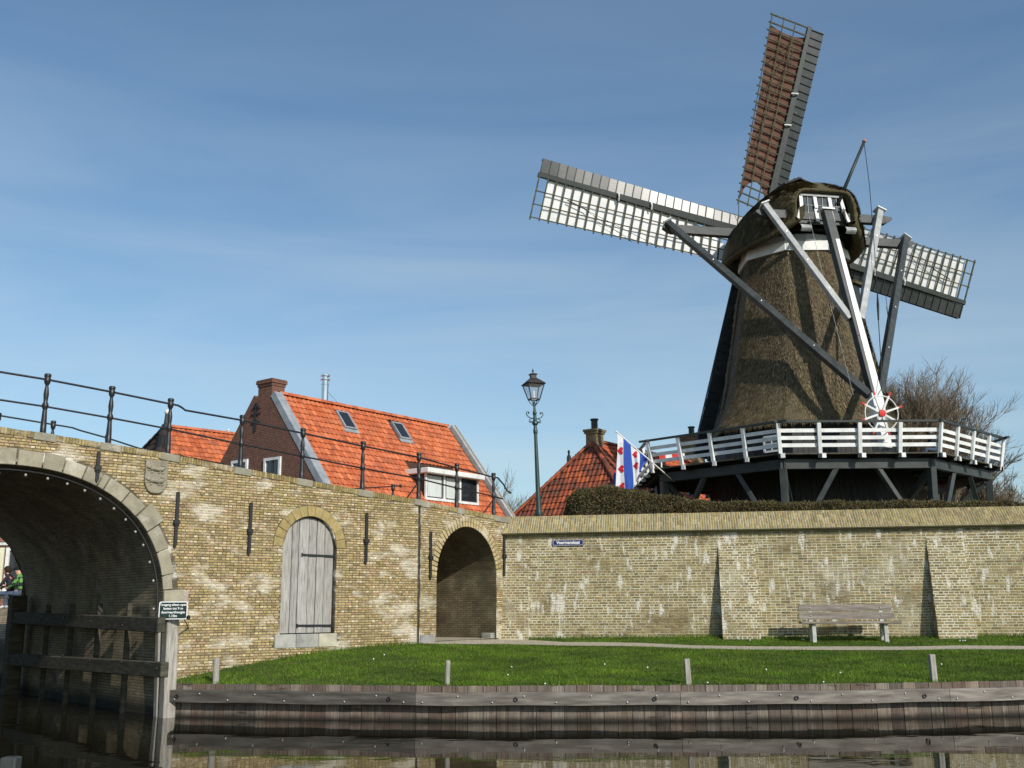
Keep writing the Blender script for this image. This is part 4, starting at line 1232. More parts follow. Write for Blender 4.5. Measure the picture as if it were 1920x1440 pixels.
full.sort(key=lambda r: (CB0 + D3 * r[0] - CAM).length)
part += full[300:]; full = full[:300]
cms = brick_meshes('coping_brick', cw - .0135, .203, MT['cap_obj'], dep=.05)
qc = frame_q(D3, sl_up, sl_n); R3 = Matrix((D3, sl_up, sl_n)).transposed()
for t, y, l_ in full:
    o = link('coping_brick', random.choice(cms), ramp, CB0 + D3 * t + sl_up * y + sl_n * U(-.004, .004), qc); o.color = (*vary(random.choice(PAL_C), .14), 1)
mb = MB()
for t, y, l_ in part:
    v, f = brick_geo(cw - .0135, l_, .05, .005, .002)
    mb.faces([CB0 + D3 * t + sl_up * y + sl_n * U(-.004, .004) + R3 @ Vector(p) for p in v], f, vary(random.choice(PAL_C), .14))
tag(mb.build('coping_brick', MT['cap_attr'], ramp), kind='stuff')

# street name plate on the wall
t0, z0 = p3(1036.5, 1012); t1, z1 = p3(1094.5, 1023)
so = W3((t0 + t1) / 2, (z0 + z1) / 2, .028)
ss = thing('street_sign', 'small dark blue enamel street name plate with white letters on the brick wall', 'sign', tuple(so))
w, h = t1 - t0, .155
mb = MB(); mb.prism(rrect(w, h, .012), so, D3, Z3, N3, .010); mb.build('plate', MT['sign_blue'], ss)
mb = MB()
oc = [(-w / 2 + .012, -h / 2 + .035), (-w / 2 + .035, -h / 2 + .012), (w / 2 - .035, -h / 2 + .012), (w / 2 - .012, -h / 2 + .035), (w / 2 - .012, h / 2 - .035), (w / 2 - .035, h / 2 - .012), (-w / 2 + .035, h / 2 - .012), (-w / 2 + .012, h / 2 - .035)]
for (a, b) in zip(oc, oc[1:] + oc[:1]):
    mb.beam(so + D3 * a[0] + Z3 * a[1] + N3 * .0115, so + D3 * b[0] + Z3 * b[1] + N3 * .0115, .007, .004, hint=N3)
mb.build('border', MT['sign_white'], ss)
link('lettering', text_mesh('Veermanskaai', .108, MT['sign_white'], .001, .003), ss, so + N3 * .0125, frame_q(D3, Z3, N3))

# ================================================================== bench against the wall
bx = PY(1592, 1200, 25.25)
bench = thing('park_bench', 'grey weathered plank bench on two pale supports in front of the brick wall', 'bench', (bx.x, bx.y, 1.12))
bd = (Vector((bx.x, bx.y, 0)) - Vector((0, 0, 0))); 
BD = plan(-7.5); BN = Vector((BD.y, -BD.x, 0))
def BP(x, z, o): return Vector((bx.x, bx.y, 0)) + BD * x + BN * o + Z3 * z
for nm, z, o_, hgt, tl in (('back_plank', 1.885, -.185, .155, .10), ('back_plank', 1.70, -.135, .160, .10)):
    mb = MB(); ez = (Z3 - BN * tl).normalized(); mb.box(BP(0 - .02 * (z > 1.8), z, o_), (2.16 if z > 1.8 else 2.20, .045, hgt), BD, BN, ez)
    mb.build(nm, MT['waler'], bench, bevel=.008).color = (1.12, 1.02, .94, 1)
for o_ in (.34, .205, .07, -.065):
    mb = MB(); mb.box(BP(.01, 1.545, o_), (2.26, .125, .045), BD, BN, Z3); mb.build('seat_plank', MT['waler'], bench, bevel=.008).color = (1.15, 1.04, .96, 1)
for x in (-.83, .80):
    mb = MB(); mb.prism([(.30, 0.0), (.16, 0.0), (.17, .40), (-.10, .40), (-.22, .86), (-.28, .86), (-.20, .02), (-.09, .02), (-.10, .3), (.12, .3), (.12, 0.0)][::-1] if False else
                        [(.32, .0), (.32, .415), (-.10, .415), (-.19, .86), (-.25, .86), (-.19, .36), (-.22, .0), (-.10, .0), (-.08, .33), (.20, .33), (.20, .0)], BP(x - .045, 1.09, 0), BN, Z3, BD, .09)
    mb.build('support', MT['bluestone'], bench, bevel=.006).color = (1.35, 1.35, 1.3, 1)
bq = (BN).to_track_quat('Z', 'Y')
for x in (-.83, .80):
    for z, o_ in ((1.885, -.163), (1.70, -.113)): link('bolt', bolt_q, bench, BP(x, z, o_), bq)

# ================================================================== street lamp
lb_ = PY(1013.5, 1012, 28.0); lb_.z = 3.25
lt_ = PY(1003.5, 703, 28.0)
H_ = lt_.z - 3.25
lamp = thing('street_lamp', 'tall old fashioned green lamp post with a four sided glass lantern behind the wall', 'street lamp', tuple(lb_))
lax = (Vector((lt_.x - .06, lt_.y, lt_.z)) - lb_).normalized()
def LP(z): return lb_ + lax * z
mb = MB(); s_ = H_
mb.lathe([(.16, 0), (.16, .3), (.115, .36), (.10, .45), (.098, .9), (.105, 1.0), (.085, 1.08), (.10, 1.12), (.10, 1.18), (.075, 1.24), (.066, 1.5), (.052, s_ * .56), (.046, s_ * .668), (.062, s_ * .675), (.062, s_ * .69), (.048, s_ * .70),
          (.045, s_ * .715), (.09, s_ * .725), (.085, s_ * .735), (.05, s_ * .745), (.045, s_ * .77), (.06, s_ * .785), (.035, s_ * .80), (.028, s_ * .835), (.03, s_ * .85)], lb_, lax, 14)
mb.build('post', MT['lamp_green'], lamp, smooth=False)
mb = MB()
sx_ = plan(18); sy_ = plan(108)
for sd in (-1, 1):
    ctr = LP(s_ * .752)
    pts = [ctr + sx_ * (sd * x) + lax * z for x, z in ((.03, .0), (.12, .02), (.19, .05), (.24, .12), (.23, .18), (.18, .19), (.16, .15))]
    mb.tube(pts, .014, 6)
    pts = [ctr + sx_ * (sd * x) + lax * z for x, z in ((.10, .0), (.16, -.03), (.17, -.09), (.12, -.11), (.10, -.07))]
    mb.tube(pts, .012, 6)
    for x, z in ((.17, .16), (.115, -.08)): mb.lathe([(.004, -.03), (.03, 0), (.004, .03)], ctr + sx_ * (sd * x) + lax * z, lax, 8)
mb.build('scroll_arms', MT['lamp_green'], lamp, smooth=True)
zl0, zl1 = s_ * .862, s_ * .945 - .0
q4 = [(sx_ * a + sy_ * b) for a, b in ((-1, -1), (1, -1), (1, 1), (-1, 1))]
mb = MB()
r0, r1 = .125, .235
for v in q4:
    mb.beam(LP(zl0) + v * r0, LP(zl1) + v * r1, .022, .022)
    mb.tube([LP(s_ * .825) + v * .02, LP(s_ * .845) + v * .09, LP(zl0 - .01) + v * r0 * .98], .011, 5)
for z, r, t_ in ((zl0, r0, .03), (zl1, r1, .026)):
    for i in range(4): mb.beam(LP(z) + q4[i] * r, LP(z) + q4[(i + 1) % 4] * r, t_, t_)
mb.build('lantern_frame', MT['lamp_black'], lamp)
mb = MB()
def ring4(r, z): return [LP(z) + v * r for v in q4]
lay4 = [ring4(.28, zl1 + .005), ring4(.10, zl1 + .17), ring4(.075, zl1 + .175), ring4(.075, zl1 + .275), ring4(.105, zl1 + .28), ring4(.105, zl1 + .295), ring4(.03, zl1 + .33)]
for a, b in zip(lay4[:-1], lay4[1:]):
    for i in range(4): mb.face([a[i], a[(i + 1) % 4], b[(i + 1) % 4], b[i]])
mb.face(list(reversed(lay4[0]))); mb.face(lay4[-1])
mb.lathe([(.012, 0), (.012, .03), (.03, .05), (.03, .07), (.012, .09), (.004, .13)], LP(zl1 + .33), lax, 8)
mb.build('lantern_roof', MT['lamp_black'], lamp)
def clear_glass():
    mt = bpy.data.materials.new('lantern_glass'); mt.use_nodes = True
    nt = mt.node_tree; nt.nodes.clear()
    o = nt.nodes.new('ShaderNodeOutputMaterial'); t = nt.nodes.new('ShaderNodeBsdfTransparent'); g = nt.nodes.new('ShaderNodeBsdfGlossy'); d = nt.nodes.new('ShaderNodeBsdfDiffuse')
    t.inputs['Color'].default_value = (.90, .90, .90, 1); g.inputs['Roughness'].default_value = .05; d.inputs['Color'].default_value = (.6, .6, .6, 1)
    m1 = nt.nodes.new('ShaderNodeMixShader'); m1.inputs['Fac'].default_value = .06; m2 = nt.nodes.new('ShaderNodeMixShader'); m2.inputs['Fac'].default_value = .10
    nt.links.new(t.outputs[0], m1.inputs[1]); nt.links.new(g.outputs[0], m1.inputs[2]); nt.links.new(m1.outputs[0], m2.inputs[1]); nt.links.new(d.outputs[0], m2.inputs[2]); nt.links.new(m2.outputs[0], o.inputs['Surface'])
    return mt
MT['lamp_glass'] = clear_glass()
for i in range(4):
    a, b = q4[i], q4[(i + 1) % 4]
    mb = MB(); e = .97
    mb.face([LP(zl0 + .012) + a * r0 * e, LP(zl0 + .012) + b * r0 * e, LP(zl1 - .012) + b * r1 * e, LP(zl1 - .012) + a * r1 * e]); mb.build('pane', MT['lamp_glass'], lamp)
mb = MB(); mb.lathe([(.03, 0), (.03, .08), (.022, .09), (.03, .14), (.03, .2), (.012, .24)], LP(zl0 + .01), lax, 10); mb.build('bulb', MT['sign_white'], lamp, smooth=True)

# ================================================================== hedge
def leaf_cloud(n, sampler, size, tones, mt, name, elong=1.6):
    P, Nn = sampler(n)
    n = len(P)
    d = rng.standard_normal((n, 3)); d += Nn * 0.9; d /= np.linalg.norm(d, axis=1)[:, None]
    o = rng.standard_normal((n, 3)); o -= d * np.sum(o * d, axis=1)[:, None]; o /= np.linalg.norm(o, axis=1)[:, None]
    s = size * (.6 + .8 * rng.random(n))
    v = np.zeros((n, 3, 3))
    v[:, 0] = P - o * (s * .5)[:, None]; v[:, 1] = P + o * (s * .5)[:, None]; v[:, 2] = P + d * (s * elong)[:, None]
    ton = np.array(tones)[rng.choice(len(tones), n)] * (.7 + .6 * rng.random(n))[:, None]
    return np_mesh(name, v.reshape(-1, 3), np.arange(3 * n).reshape(-1, 3), mt, ton)
HED = [(1058, 28.5, 4.35, .2), (1066, 28.6, 4.95, .55), (1085, 28.7, 5.22, .8), (1130, 28.8, 5.30, .9), (1175, 28.8, 5.26, .9), (1205, 28.8, 5.08, .85), (1235, 28.8, 4.95, .8), (1279, 28.75, 4.9, .75), (1330, 28.7, 4.90, .75), (1378, 28.6, 4.86, .7), (1450, 28.55, 4.8, .7), (1560, 28.4, 4.80, .7), (1700, 28.1, 4.74, .7), (1850, 27.8, 4.72, .7), (2000, 27.5, 4.72, .7), (2250, 27, 4.7, .7)]
hp = []
HV = ([1058, 1066, 1085, 1130, 1175, 1205, 1235, 1279, 1330, 1378, 1560, 1700, 1850, 1920, 2300], [962, 930, 918, 914, 916, 921, 928, 936, 940, 942, 942, 940, 942, 945, 950])
for u, Y, zt, hwid in HED:
    q = PY(u, interp(u, *HV), Y - hwid * .4); hp.append((Vector((q.x, Y, 3.25)), q.z - 3.25, hwid))
hedge = thing('hedge', 'long low brownish green clipped hedge with a taller rounded end, behind the brick wall', 'hedge', tuple(hp[5][0]))
xs_h = np.array([p[0].x for p in hp])
def hed_sampler(n):
    x = rng.uniform(xs_h[0], xs_h[-1], n)
    y = np.interp(x, xs_h, [p[0].y for p in hp]); hh = np.interp(x, xs_h, [p[1] for p in hp]); ww = np.interp(x, xs_h, [p[2] for p in hp])
    lump = 1 + .03 * np.sin(x * 3.1) + .03 * np.sin(x * 7.3 + 1)
    a = rng.uniform(-.15, PI * .75, n)
    r = 1 - .16 * rng.random(n) ** 2 + .03 * rng.random(n)
    cx, cz = np.cos(a), np.sin(a)
    e = .55
    px = -np.sign(cx) * np.abs(cx) ** e * ww * r * lump; pz = np.sign(cz) * np.abs(cz) ** e * hh * .5 * r * lump + hh * .5
    P = np.stack([x, y + px, 3.25 + pz], 1); Nn = np.stack([np.zeros(n), -cx, cz], 1)
    return P, Nn
HT = [(0.110, 0.098, 0.034), (0.085, 0.095, 0.030), (0.150, 0.108, 0.050), (0.180, 0.125, 0.065), (0.060, 0.062, 0.020), (0.120, 0.085, 0.042)]
link('leaves', leaf_cloud(90000, hed_sampler, .030, HT, MT['hedge'], 'leaves'), hedge)
link('stray_shoots', leaf_cloud(5000, hed_sampler, .018, HT, MT['hedge'], 'stray_shoots', 6.5), hedge)
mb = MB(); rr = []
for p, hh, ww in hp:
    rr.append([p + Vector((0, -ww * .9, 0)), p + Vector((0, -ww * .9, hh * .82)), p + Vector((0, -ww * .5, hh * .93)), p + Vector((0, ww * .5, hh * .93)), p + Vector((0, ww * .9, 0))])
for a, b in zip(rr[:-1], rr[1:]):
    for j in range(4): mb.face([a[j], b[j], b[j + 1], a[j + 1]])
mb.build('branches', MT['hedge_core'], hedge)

# ================================================================== tiled roofs
def tile_mesh(tw, tl, mt, n=4):
    r = []
    for _ in range(n):
        mb = MB(); v, f = tile_geo(tw, tl); mb.faces(v, f); r.append(mb.mesh('roof_tile', mt))
    return r
def tile_geo(tw, tl):
    """S-shaped pantile; x along the ridge, y down the slope (0..tl), z outward"""
    xs = [0, .22, .42, .62, .85, 1.06]; zs = [.010, .042, .040, .016, .002, .012]
    L = tl * 1.12
    j = U(-.004, .004)
    top = [(x * tw, -.03, z - .02 + j) for x, z in zip(xs, zs)]
    bot = [(x * tw + j, L - .03, z + .022 + j) for x, z in zip(xs, zs)]
    lip = [(x * tw + j, L - .03, z - .004 + j) for x, z in zip(xs, zs)]
    n = len(xs); fs = []
    for i in range(n - 1):
        fs.append((i, n + i, n + i + 1, i + 1)); fs.append((n + i, 2 * n + i, 2 * n + i + 1, n + i + 1))
    return top + bot + lip, fs
def tile_roof(roof, O, e, dn, n, W_, L_, tw, tl, inside, pal, mo, ma, limit):
    """tiles over the slope rectangle W_ x L_ from ridge corner O where inside(x, y)"""
    R3 = Matrix((e, dn, n)).transposed(); q = R3.to_quaternion()
    flip = R3.determinant() < 0
    spots = []
    for r in range(int(L_ / tl)):
        for c in range(int(W_ / tw)):
            x, y = c * tw, r * tl
            if inside(x + tw / 2, y + tl / 2): spots.append((O + e * x + dn * y, (O + e * x + dn * y - CAM).length))
    spots.sort(key=lambda s: s[1])
    lst = spots[:limit]; rest = spots[limit:]
    if flip:
        # mirrored frame: build tiles with x reversed so the basis stays right handed
        R3 = Matrix((-e, dn, n)).transposed(); q = R3.to_quaternion()
    ms = tile_mesh(tw, tl, mo)
    sh = e * tw if flip else Vector((0, 0, 0))
    for p, _ in lst:
        o = link('roof_tile', random.choice(ms), roof, p + sh, q); o.color = (*vary(random.choice(pal), .10), 1)
    mb = MB()
    for p, _ in rest:
        v, f = tile_geo(tw, tl); mb.faces([p + sh + R3 @ Vector(k) for k in v], f, vary(random.choice(pal), .10))
    if mb.f: tag(mb.build('roof_tile', ma, roof), kind='stuff')
def ridge_tiles(roof, p0, p1, mt, pal, r=.13, l=.33):
    d = (p1 - p0); L = d.length; d.normalize()
    x, y, z = basis_from_dir(d)
    side = d.cross(Z3).normalized(); up = side.cross(d).normalized()
    mb = MB()
    vs_, fs = [], []
    for k, yy, rr in ((0, 0, r * .92), (1, l * 1.08, r * 1.06)):
        for i in range(7):
            a = PI * i / 6; vs_.append((math.cos(a) * rr, yy, math.sin(a) * rr - .03))
    for i in range(6): fs.append((i, i + 1, 8 + i, 7 + i))
    mb.faces(vs_, fs); me = mb.mesh('ridge_tile', mt)
    q = frame_q(side if True else x, d, up) if Matrix((side, d, up)).determinant() > 0 else frame_q(-side, d, up)
    for i in range(int(L / l)):
        o = link('ridge_tile', me, roof, p0 + d * (i * l), q); o.color = (*vary(random.choice(pal), .1), 1)
PAL_T = [(0.44, 0.120, 0.046), (0.48, 0.140, 0.055), (0.40, 0.100, 0.038), (0.46, 0.145, 0.066), (0.50, 0.155, 0.066), (0.36, 0.105, 0.050)]
PAL_O = [(0.42, 0.105, 0.042), (0.36, 0.085, 0.036), (0.46, 0.13, 0.05), (0.28, 0.075, 0.036)]
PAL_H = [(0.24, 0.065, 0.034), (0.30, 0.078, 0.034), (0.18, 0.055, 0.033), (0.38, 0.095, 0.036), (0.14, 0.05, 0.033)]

# ---- the house with the bright orange roof behind the ramp
R1 = PY(510, 735, 38); R2 = PY(845, 806, 46); R2.z = R1.z = (R1.z + R2.z) / 2 + .01
EH = (R2 - R1).normalized(); PR = Vector((EH.y, -EH.x, 0)); LH = (R2 - R1).length
house = thing('brick_house', 'red brick gabled house with a bright orange tiled roof, white dormer and two skylights', 'house', (R1.x, R1.y, 2.0))
sw, sh_ = 2.95, 3.78
DN = (PR * sw - Z3 * sh_).normalized(); NR = (PR * sh_ + Z3 * sw).normalized()
GC = R1 - PR * .43
WE = 3.55; HE_ = WE * sh_ / sw
SL = math.hypot(WE, HE_)
DN2 = (-PR * sw - Z3 * sh_).normalized(); NR2 = (-PR * sh_ + Z3 * sw).normalized()
brick_h = mat('red_house_brick', [(0.8, 0.8, 0.8), (1, 1, 1), (1.2, 1.15, 1.1)], 6,
              brick=dict(d=(PR.x, PR.y), l=0.20, h=0.062, cols=((0.175, 0.060, 0.036), (0.125, 0.045, 0.030)), mortar=(0.20, 0.155, 0.12), ms=.010), bump=0.25, bscale=40)
mb = MB()
wz = 2.0
# gable wall facing the camera side, with depth, then the side walls and the rear gable
gp = [(-WE - .43, wz - R1.z), (WE - .43 + .43, wz - R1.z), (WE, -HE_), (.0, .02), (-.86, .02), (-WE - .86, -HE_), (-WE - .86, wz - R1.z)]
gp = [(-WE - .86, wz - R1.z), (WE, wz - R1.z), (WE, -HE_), (0, 0.0), (-.86, 0.0), (-WE - .86, -HE_)]
mb.prism(gp, R1, PR, Z3, EH, .32)
mb.prism(gp, R1 + EH * (LH - .3), PR, Z3, EH, .3)
for s_, x in ((1, WE - .12), (-1, -WE - .74)):
    a = R1 + PR * x; mb.box(a + EH * LH / 2 + Z3 * ((wz - R1.z - HE_) / 2), (.25, LH, R1.z - HE_ - wz), PR, EH, Z3)
mb.build('wall', brick_h, house)
roof = MB()
roof.face([R1 + EH * .3, R1 + EH * LH, R1 + EH * LH + DN * SL, R1 + EH * .3 + DN * SL])
r0 = R1 - PR * .86
roof.face([R1 + EH * .3 , r0 + EH * .3, r0 + EH * LH, R1 + EH * LH])
roof.face([r0 + EH * .3, r0 + EH * .3 + DN2 * SL, r0 + EH * LH + DN2 * SL, r0 + EH * LH])
roof = roof.build('roof', MT['under_roof'], house)
def on_roof(u, v): 
    q = PPL(u, v, R1, NR) - R1; return q.dot(EH), q.dot(DN)
sky_c = [on_roof(647, 791), on_roof(750, 811)]
fx0, fy0 = on_roof(796, 937); fx1, fy1 = on_roof(893, 945)
RO = R1 + NR * .02
def in_main(x, y):
    if x < .30 or x > LH - .12: return False
    for cx, cy in sky_c:
        if abs(x - cx) < .34 and abs(y - cy) < .50: return False
    if fx0 + .05 < x < fx1 - .05 and fy0 - 2.2 < y < fy0 + .02: return False
    return True
tile_roof(roof, RO, EH, DN, NR, LH, SL, .225, .30, in_main, PAL_T, MT['tile_obj'], MT['tile_attr'], 300)
ridge_tiles(roof, R1 + EH * .3 + Z3 * .05, R2 + Z3 * .05, MT['tile_obj'], PAL_T)
mb = MB()                                   # lead-covered gable parapet on the right slope, plain one on the left
mb.prism([(-.02, -.1), (.36, -.1), (.36, .16), (-.02, .16)], R1 + DN * .05, EH, NR, DN, SL + .1); mb.build('gable_flashing', MT['zinc'], house)
mb = MB(); mb.prism([(-.03, -.1), (.30, -.1), (.30, .14), (-.03, .14)], r0 + DN2 * .05, EH, NR2, DN2, SL + .1); mb.build('gable_edge', brick_h, house)
mb = MB(); mb.prism([(-.10, -.05), (.07, -.05), (.07, .20), (-.10, .20)], R2 + DN * .0, EH, NR, DN, SL + .3); mb.build('verge_board', MT['brace_white'], house)
mb = MB(); mb.prism([(.075, -.25), (.16, -.25), (.16, .24), (.075, .24)], R2 + DN * .0, EH, NR, DN, SL + .4); mb.build('verge_board', MT['post_wood'], house)
zc = PY(490, 711, 38).z
ch = MB()
cc = R1 - PR * .43 + EH * .32
ch.box(cc + Z3 * ((zc - .12 - R1.z) / 2 - .1), (.80, .60, zc - .12 - R1.z + .5), PR, EH, Z3); ch.box(cc + Z3 * (zc - .16 - R1.z), (.86, .66, .10), PR, EH, Z3); ch.box(cc + Z3 * (zc - .06 - R1.z), (.94, .74, .10), PR, EH, Z3)
ch.box(cc + Z3 * (zc + .02 - R1.z), (.92, .72, .05), PR, EH, Z3)
ch.build('chimney', brick_h, house)
# gable windows and ornament
def on_gable(u, v):
    q = PPL(u, v, R1, -EH) - R1; return q.dot(PR), q.z
for (ua_, va_, ub_, vb_) in ((497, 858, 528, 897), (436, 863, 466, 885)):
    x0, z0 = on_gable(ua_, va_); x1, _ = on_gable(ub_, va_); z0 = on_gable((ua_ + ub_) / 2, va_)[1]; z1 = z0 - 1.45
    wf = MB(); cxx, czz = (x0 + x1) / 2, (z0 + z1) / 2; w_, h_ = x1 - x0, z0 - z1
    for (px_, pz_, ww, hh) in ((x0 + .05, czz, .10, h_), (x1 - .05, czz, .10, h_), (cxx, z0 - .05, w_ - .2, .10), (cxx, z1 + .05, w_ - .2, .10)):
        wf.box(R1 + PR * px_ + Z3 * pz_ - EH * .02, (ww, .10, hh), PR, EH, Z3)
    wf = wf.build('window', MT['white'], house)
    mb = MB(); mb.box(R1 + PR * cxx + Z3 * czz + EH * .0, (w_ - .2, .02, h_ - .2), PR, EH, Z3); mb.build('pane', MT['glass'], wf)
    mb = MB(); mb.box(R1 + PR * cxx + Z3 * czz - EH * .025, (.05, .03, h_ - .2), PR, EH, Z3); mb.build('glazing_bar', MT['mill_dark'], wf)
gx, gz = on_gable(480, 782)
mb = MB()
for (a, b) in (((0, -.55), (0, .55)), ((-.26, .12), (.26, .12)), ((-.22, -.2), (.22, -.2)), ((-.2, .3), (0, .5)), ((.2, .3), (0, .5))):
    mb.beam(R1 + PR * (gx + a[0]) + Z3 * (gz + a[1]) - EH * .02, R1 + PR * (gx + b[0]) + Z3 * (gz + b[1]) - EH * .02, .07, .05, hint=EH)
mb.build('wall_anchor', MT['iron'], house)
# skylights
for cx, cy in sky_c:
    o_ = RO + EH * cx + DN * cy + NR * .06
    mb = MB()
    for (a, b, w_, h_) in ((-.29, 0, .07, .94), (.29, 0, .07, .94), (0, -.44, .51, .07), (0, .44, .51, .07)): mb.box(o_ + EH * a + DN * b, (w_, h_, .12), EH, DN, NR)
    sk = mb.build('skylight', MT['zinc'], house)
    mb = MB(); mb.box(o_ + NR * .02, (.51, .81, .03), EH, DN, NR); mb.build('pane', MT['glass'], sk)
    mb = MB(); mb.box(o_ + DN * .56 - NR * .02, (.78, .18, .03), EH, DN, NR); mb.build('flashing', MT['zinc'], sk)
# dormer
def RP(x, y, z=0.0): return RO + EH * x + DN * y + Z3 * z
fb = RP(fx0, fy0); fl = fx1 - fx0; hgt = 1.02
def DPt(a, z, o=0.0): return fb + EH * a + Z3 * z + PR * o
dorm = MB()
back = (hgt + .12) / sh_ * sw                       # how far the flat top runs back into the slope
dorm.prism([(0, 0), (0, hgt), (-back, hgt)], DPt(0.03, 0, -.03), PR, Z3, EH, .05)
dorm.prism([(0, 0), (0, hgt), (-back, hgt)], DPt(fl - .08, 0, -.03), PR, Z3, EH, .05)
dorm.box(DPt(fl / 2, hgt / 2, -.12), (fl - .1, .03, hgt - .05), EH, PR, Z3)
dorm = dorm.build('dormer', MT['mill_dark'], house)
mb = MB(); mb.box(DPt(fl / 2 - .05, hgt + .10, -back / 2 + .16), (fl + .28, back + .34, .20), EH, PR, Z3); mb.build('fascia', MT['white'], dorm, bevel=.02)
mb = MB()
for a in (.03, fl * .345, fl * .645, fl - .03): mb.box(DPt(a, hgt / 2, .015), (.09, .07, hgt), EH, PR, Z3)
mb.box(DPt(fl / 2, .04, .02), (fl, .12, .10), EH, PR, Z3)
mb.build('frame', MT['white'], dorm)
for i, (a, b) in enumerate(((.08, fl * .32), (fl * .37, fl * .62), (fl * .67, fl - .08))):
    mb = MB(); mb.box(DPt((a + b) / 2, hgt / 2 + .05, -.02), (b - a, .02, hgt - .12), EH, PR, Z3); mb.build('pane', MT['glass'] if i == 2 else MT['curtain'], dorm)
    mb = MB()
    for x in (a + .025, b - .025): mb.box(DPt(x, hgt / 2 + .05, .0), (.045, .03, hgt - .12), EH, PR, Z3)
    for z in (.12, hgt - .03): mb.box(DPt((a + b) / 2, z, .0), (b - a - .09, .03, .045), EH, PR, Z3)
    mb.build('sash', MT['mill_dark'], dorm)
# steel flue
lo, hi = 0, LH
for _ in range(30):
    mid = (lo + hi) / 2
    if img_u(R1 + EH * mid) < 626: lo = mid
    else: hi = mid
fp = R1 + EH * lo - PR * .55 - Z3 * .4
ztp = PY(627, 702, fp.y).z
mb = MB(); H0 = ztp - fp.z
mb.lathe([(.14, 0), (.14, H0 * .74), (.15, H0 * .745), (.15, H0 * .77), (.135, H0 * .775), (.135, H0 * .86), (.20, H0 * .865), (.20, H0 * .885), (.12, H0 * .89), (.12, H0 * .95), (.19, H0 * .955), (.19, H0 * .985), (.05, H0)], fp, Z3, 16)
mb.build('flue', MT['steel'], house, smooth=False)
mb = MB(); mb.tube([fp + Z3 * H0 * .66, fp + EH * 1.6 + Z3 * .1], .012, 4); mb.build('stay_wire', MT['zinc'], house)

# ---- hipped roof house left of the mill
AP = PY(1113, 828, 46.3)
RD = Vector((.6, .8, 0)); HD = Vector((.8, -.6, 0))
hip = thing('brick_house', 'low house with a dark weathered hipped tile roof and square chimney behind the hedge', 'house', (AP.x, AP.y, 3.25))
ze = 5.55; hh = AP.z - ze; half = 3.35; inset_ = 2.2; RL = 11.5
M0 = AP - RD * inset_; M0.z = ze
Lc, Fc = M0 - HD * half, M0 + HD * half
AP2 = AP + RD * RL
F2, L2 = Fc + RD * (RL + inset_), Lc + RD * (RL + inset_)
mb = MB()
mb.face([AP, Lc, Fc]); mb.face([AP, Fc, F2, AP2]); mb.face([AP, AP2, L2, Lc]); mb.face([AP2, F2, L2])
hroof = mb.build('roof', MT['under_roof'], hip)
nh = (Fc - AP).cross(Lc - AP).normalized()
if nh.z < 0: nh = -nh
dnh = (M0 - AP).normalized(); slh = (M0 - AP).length
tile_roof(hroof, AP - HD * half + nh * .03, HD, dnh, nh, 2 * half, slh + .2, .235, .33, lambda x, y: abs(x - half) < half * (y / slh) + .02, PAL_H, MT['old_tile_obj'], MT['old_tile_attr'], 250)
Mf = AP + HD * half; Mf.z = ze
dnf = (Mf - AP).normalized(); nf = RD.cross(dnf); nf = nf if nf.z > 0 else -nf; slf = (Mf - AP).length
tile_roof(hroof, AP - RD * inset_ + nf * .03, RD, dnf, nf, RL + inset_, slf + .2, .235, .33, lambda x, y: x > inset_ * (1 - y / slf) - .02, PAL_O, MT['old_tile_obj'], MT['tile_attr'], 250)
ridge_tiles(hroof, AP + Z3 * .05, AP2 + Z3 * .05, MT['tile_obj'], PAL_O)
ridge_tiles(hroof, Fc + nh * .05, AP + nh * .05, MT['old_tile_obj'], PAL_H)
ridge_tiles(hroof, Lc + nh * .05, AP + nh * .05, MT['old_tile_obj'], PAL_O)
mb = MB()
for p, q in ((Lc, Fc), (Fc, F2), (F2, L2), (L2, Lc)):
    c = (p + q) / 2; d = (q - p).normalized(); cen = (Lc + F2) / 2; inn = (cen - c); inn.z = 0; inn.normalize()
    mb.box(Vector((c.x, c.y, (3.25 + ze) / 2)) + inn * .45, ((q - p).length - .9, .25, ze - 3.25), d, inn, Z3)
mb.build('wall', mat('pale_house_brick', [(.24, .20, .14), (.32, .27, .19)], 3, bump=.2), hip)
mb = MB(); d = (Fc - Lc).normalized(); mb.box((Lc + Fc) / 2 - RD * .03 - Z3 * .09, ((Fc - Lc).length + .1, .12, .15), d, RD, Z3); mb.box((F2 + Fc) / 2 + HD * .03 - Z3 * .09, ((F2 - Fc).length + .1, .12, .15), RD, HD, Z3)
mb.build('gutter_board', MT['white'], hip)
pale_ch = mat('yellow_chimney_brick', [(.8, .8, .8), (1.1, 1.1, 1.1)], 5, brick=dict(d=(.8, -.6), l=.2, h=.06, cols=((.26, .20, .11), (.20, .155, .085)), mortar=(.16, .14, .10), ms=.01), bump=.3)
def chimney(base, ztop, w, d_, pot=True):
    c = MB(); hgt = ztop - base.z
    c.box(base + Z3 * hgt / 2, (w, d_, hgt), HD, RD, Z3); c.box(base + Z3 * (hgt - .10), (w + .12, d_ + .12, .08), HD, RD, Z3); c.box(base + Z3 * (hgt + .01), (w + .2, d_ + .2, .10), HD, RD, Z3)
    c = c.build('chimney', pale_ch, hip)
    if pot:
        mb = MB(); mb.lathe([(.15, 0), (.15, .42), (.19, .44), (.19, .50), (.13, .5), (.13, .1)], base + Z3 * (hgt + .06), Z3, 12); mb.build('chimney_pot', MT['mill_dark'], c)
    return c
chimney(AP + RD * .1 - Z3 * .4, PY(1113, 808, 46.3).z, .56, .6)
chimney(AP + RD * 9.6 - Z3 * .5, PY(1285, 820, AP.y + 7.7).z, 1.0, .85)
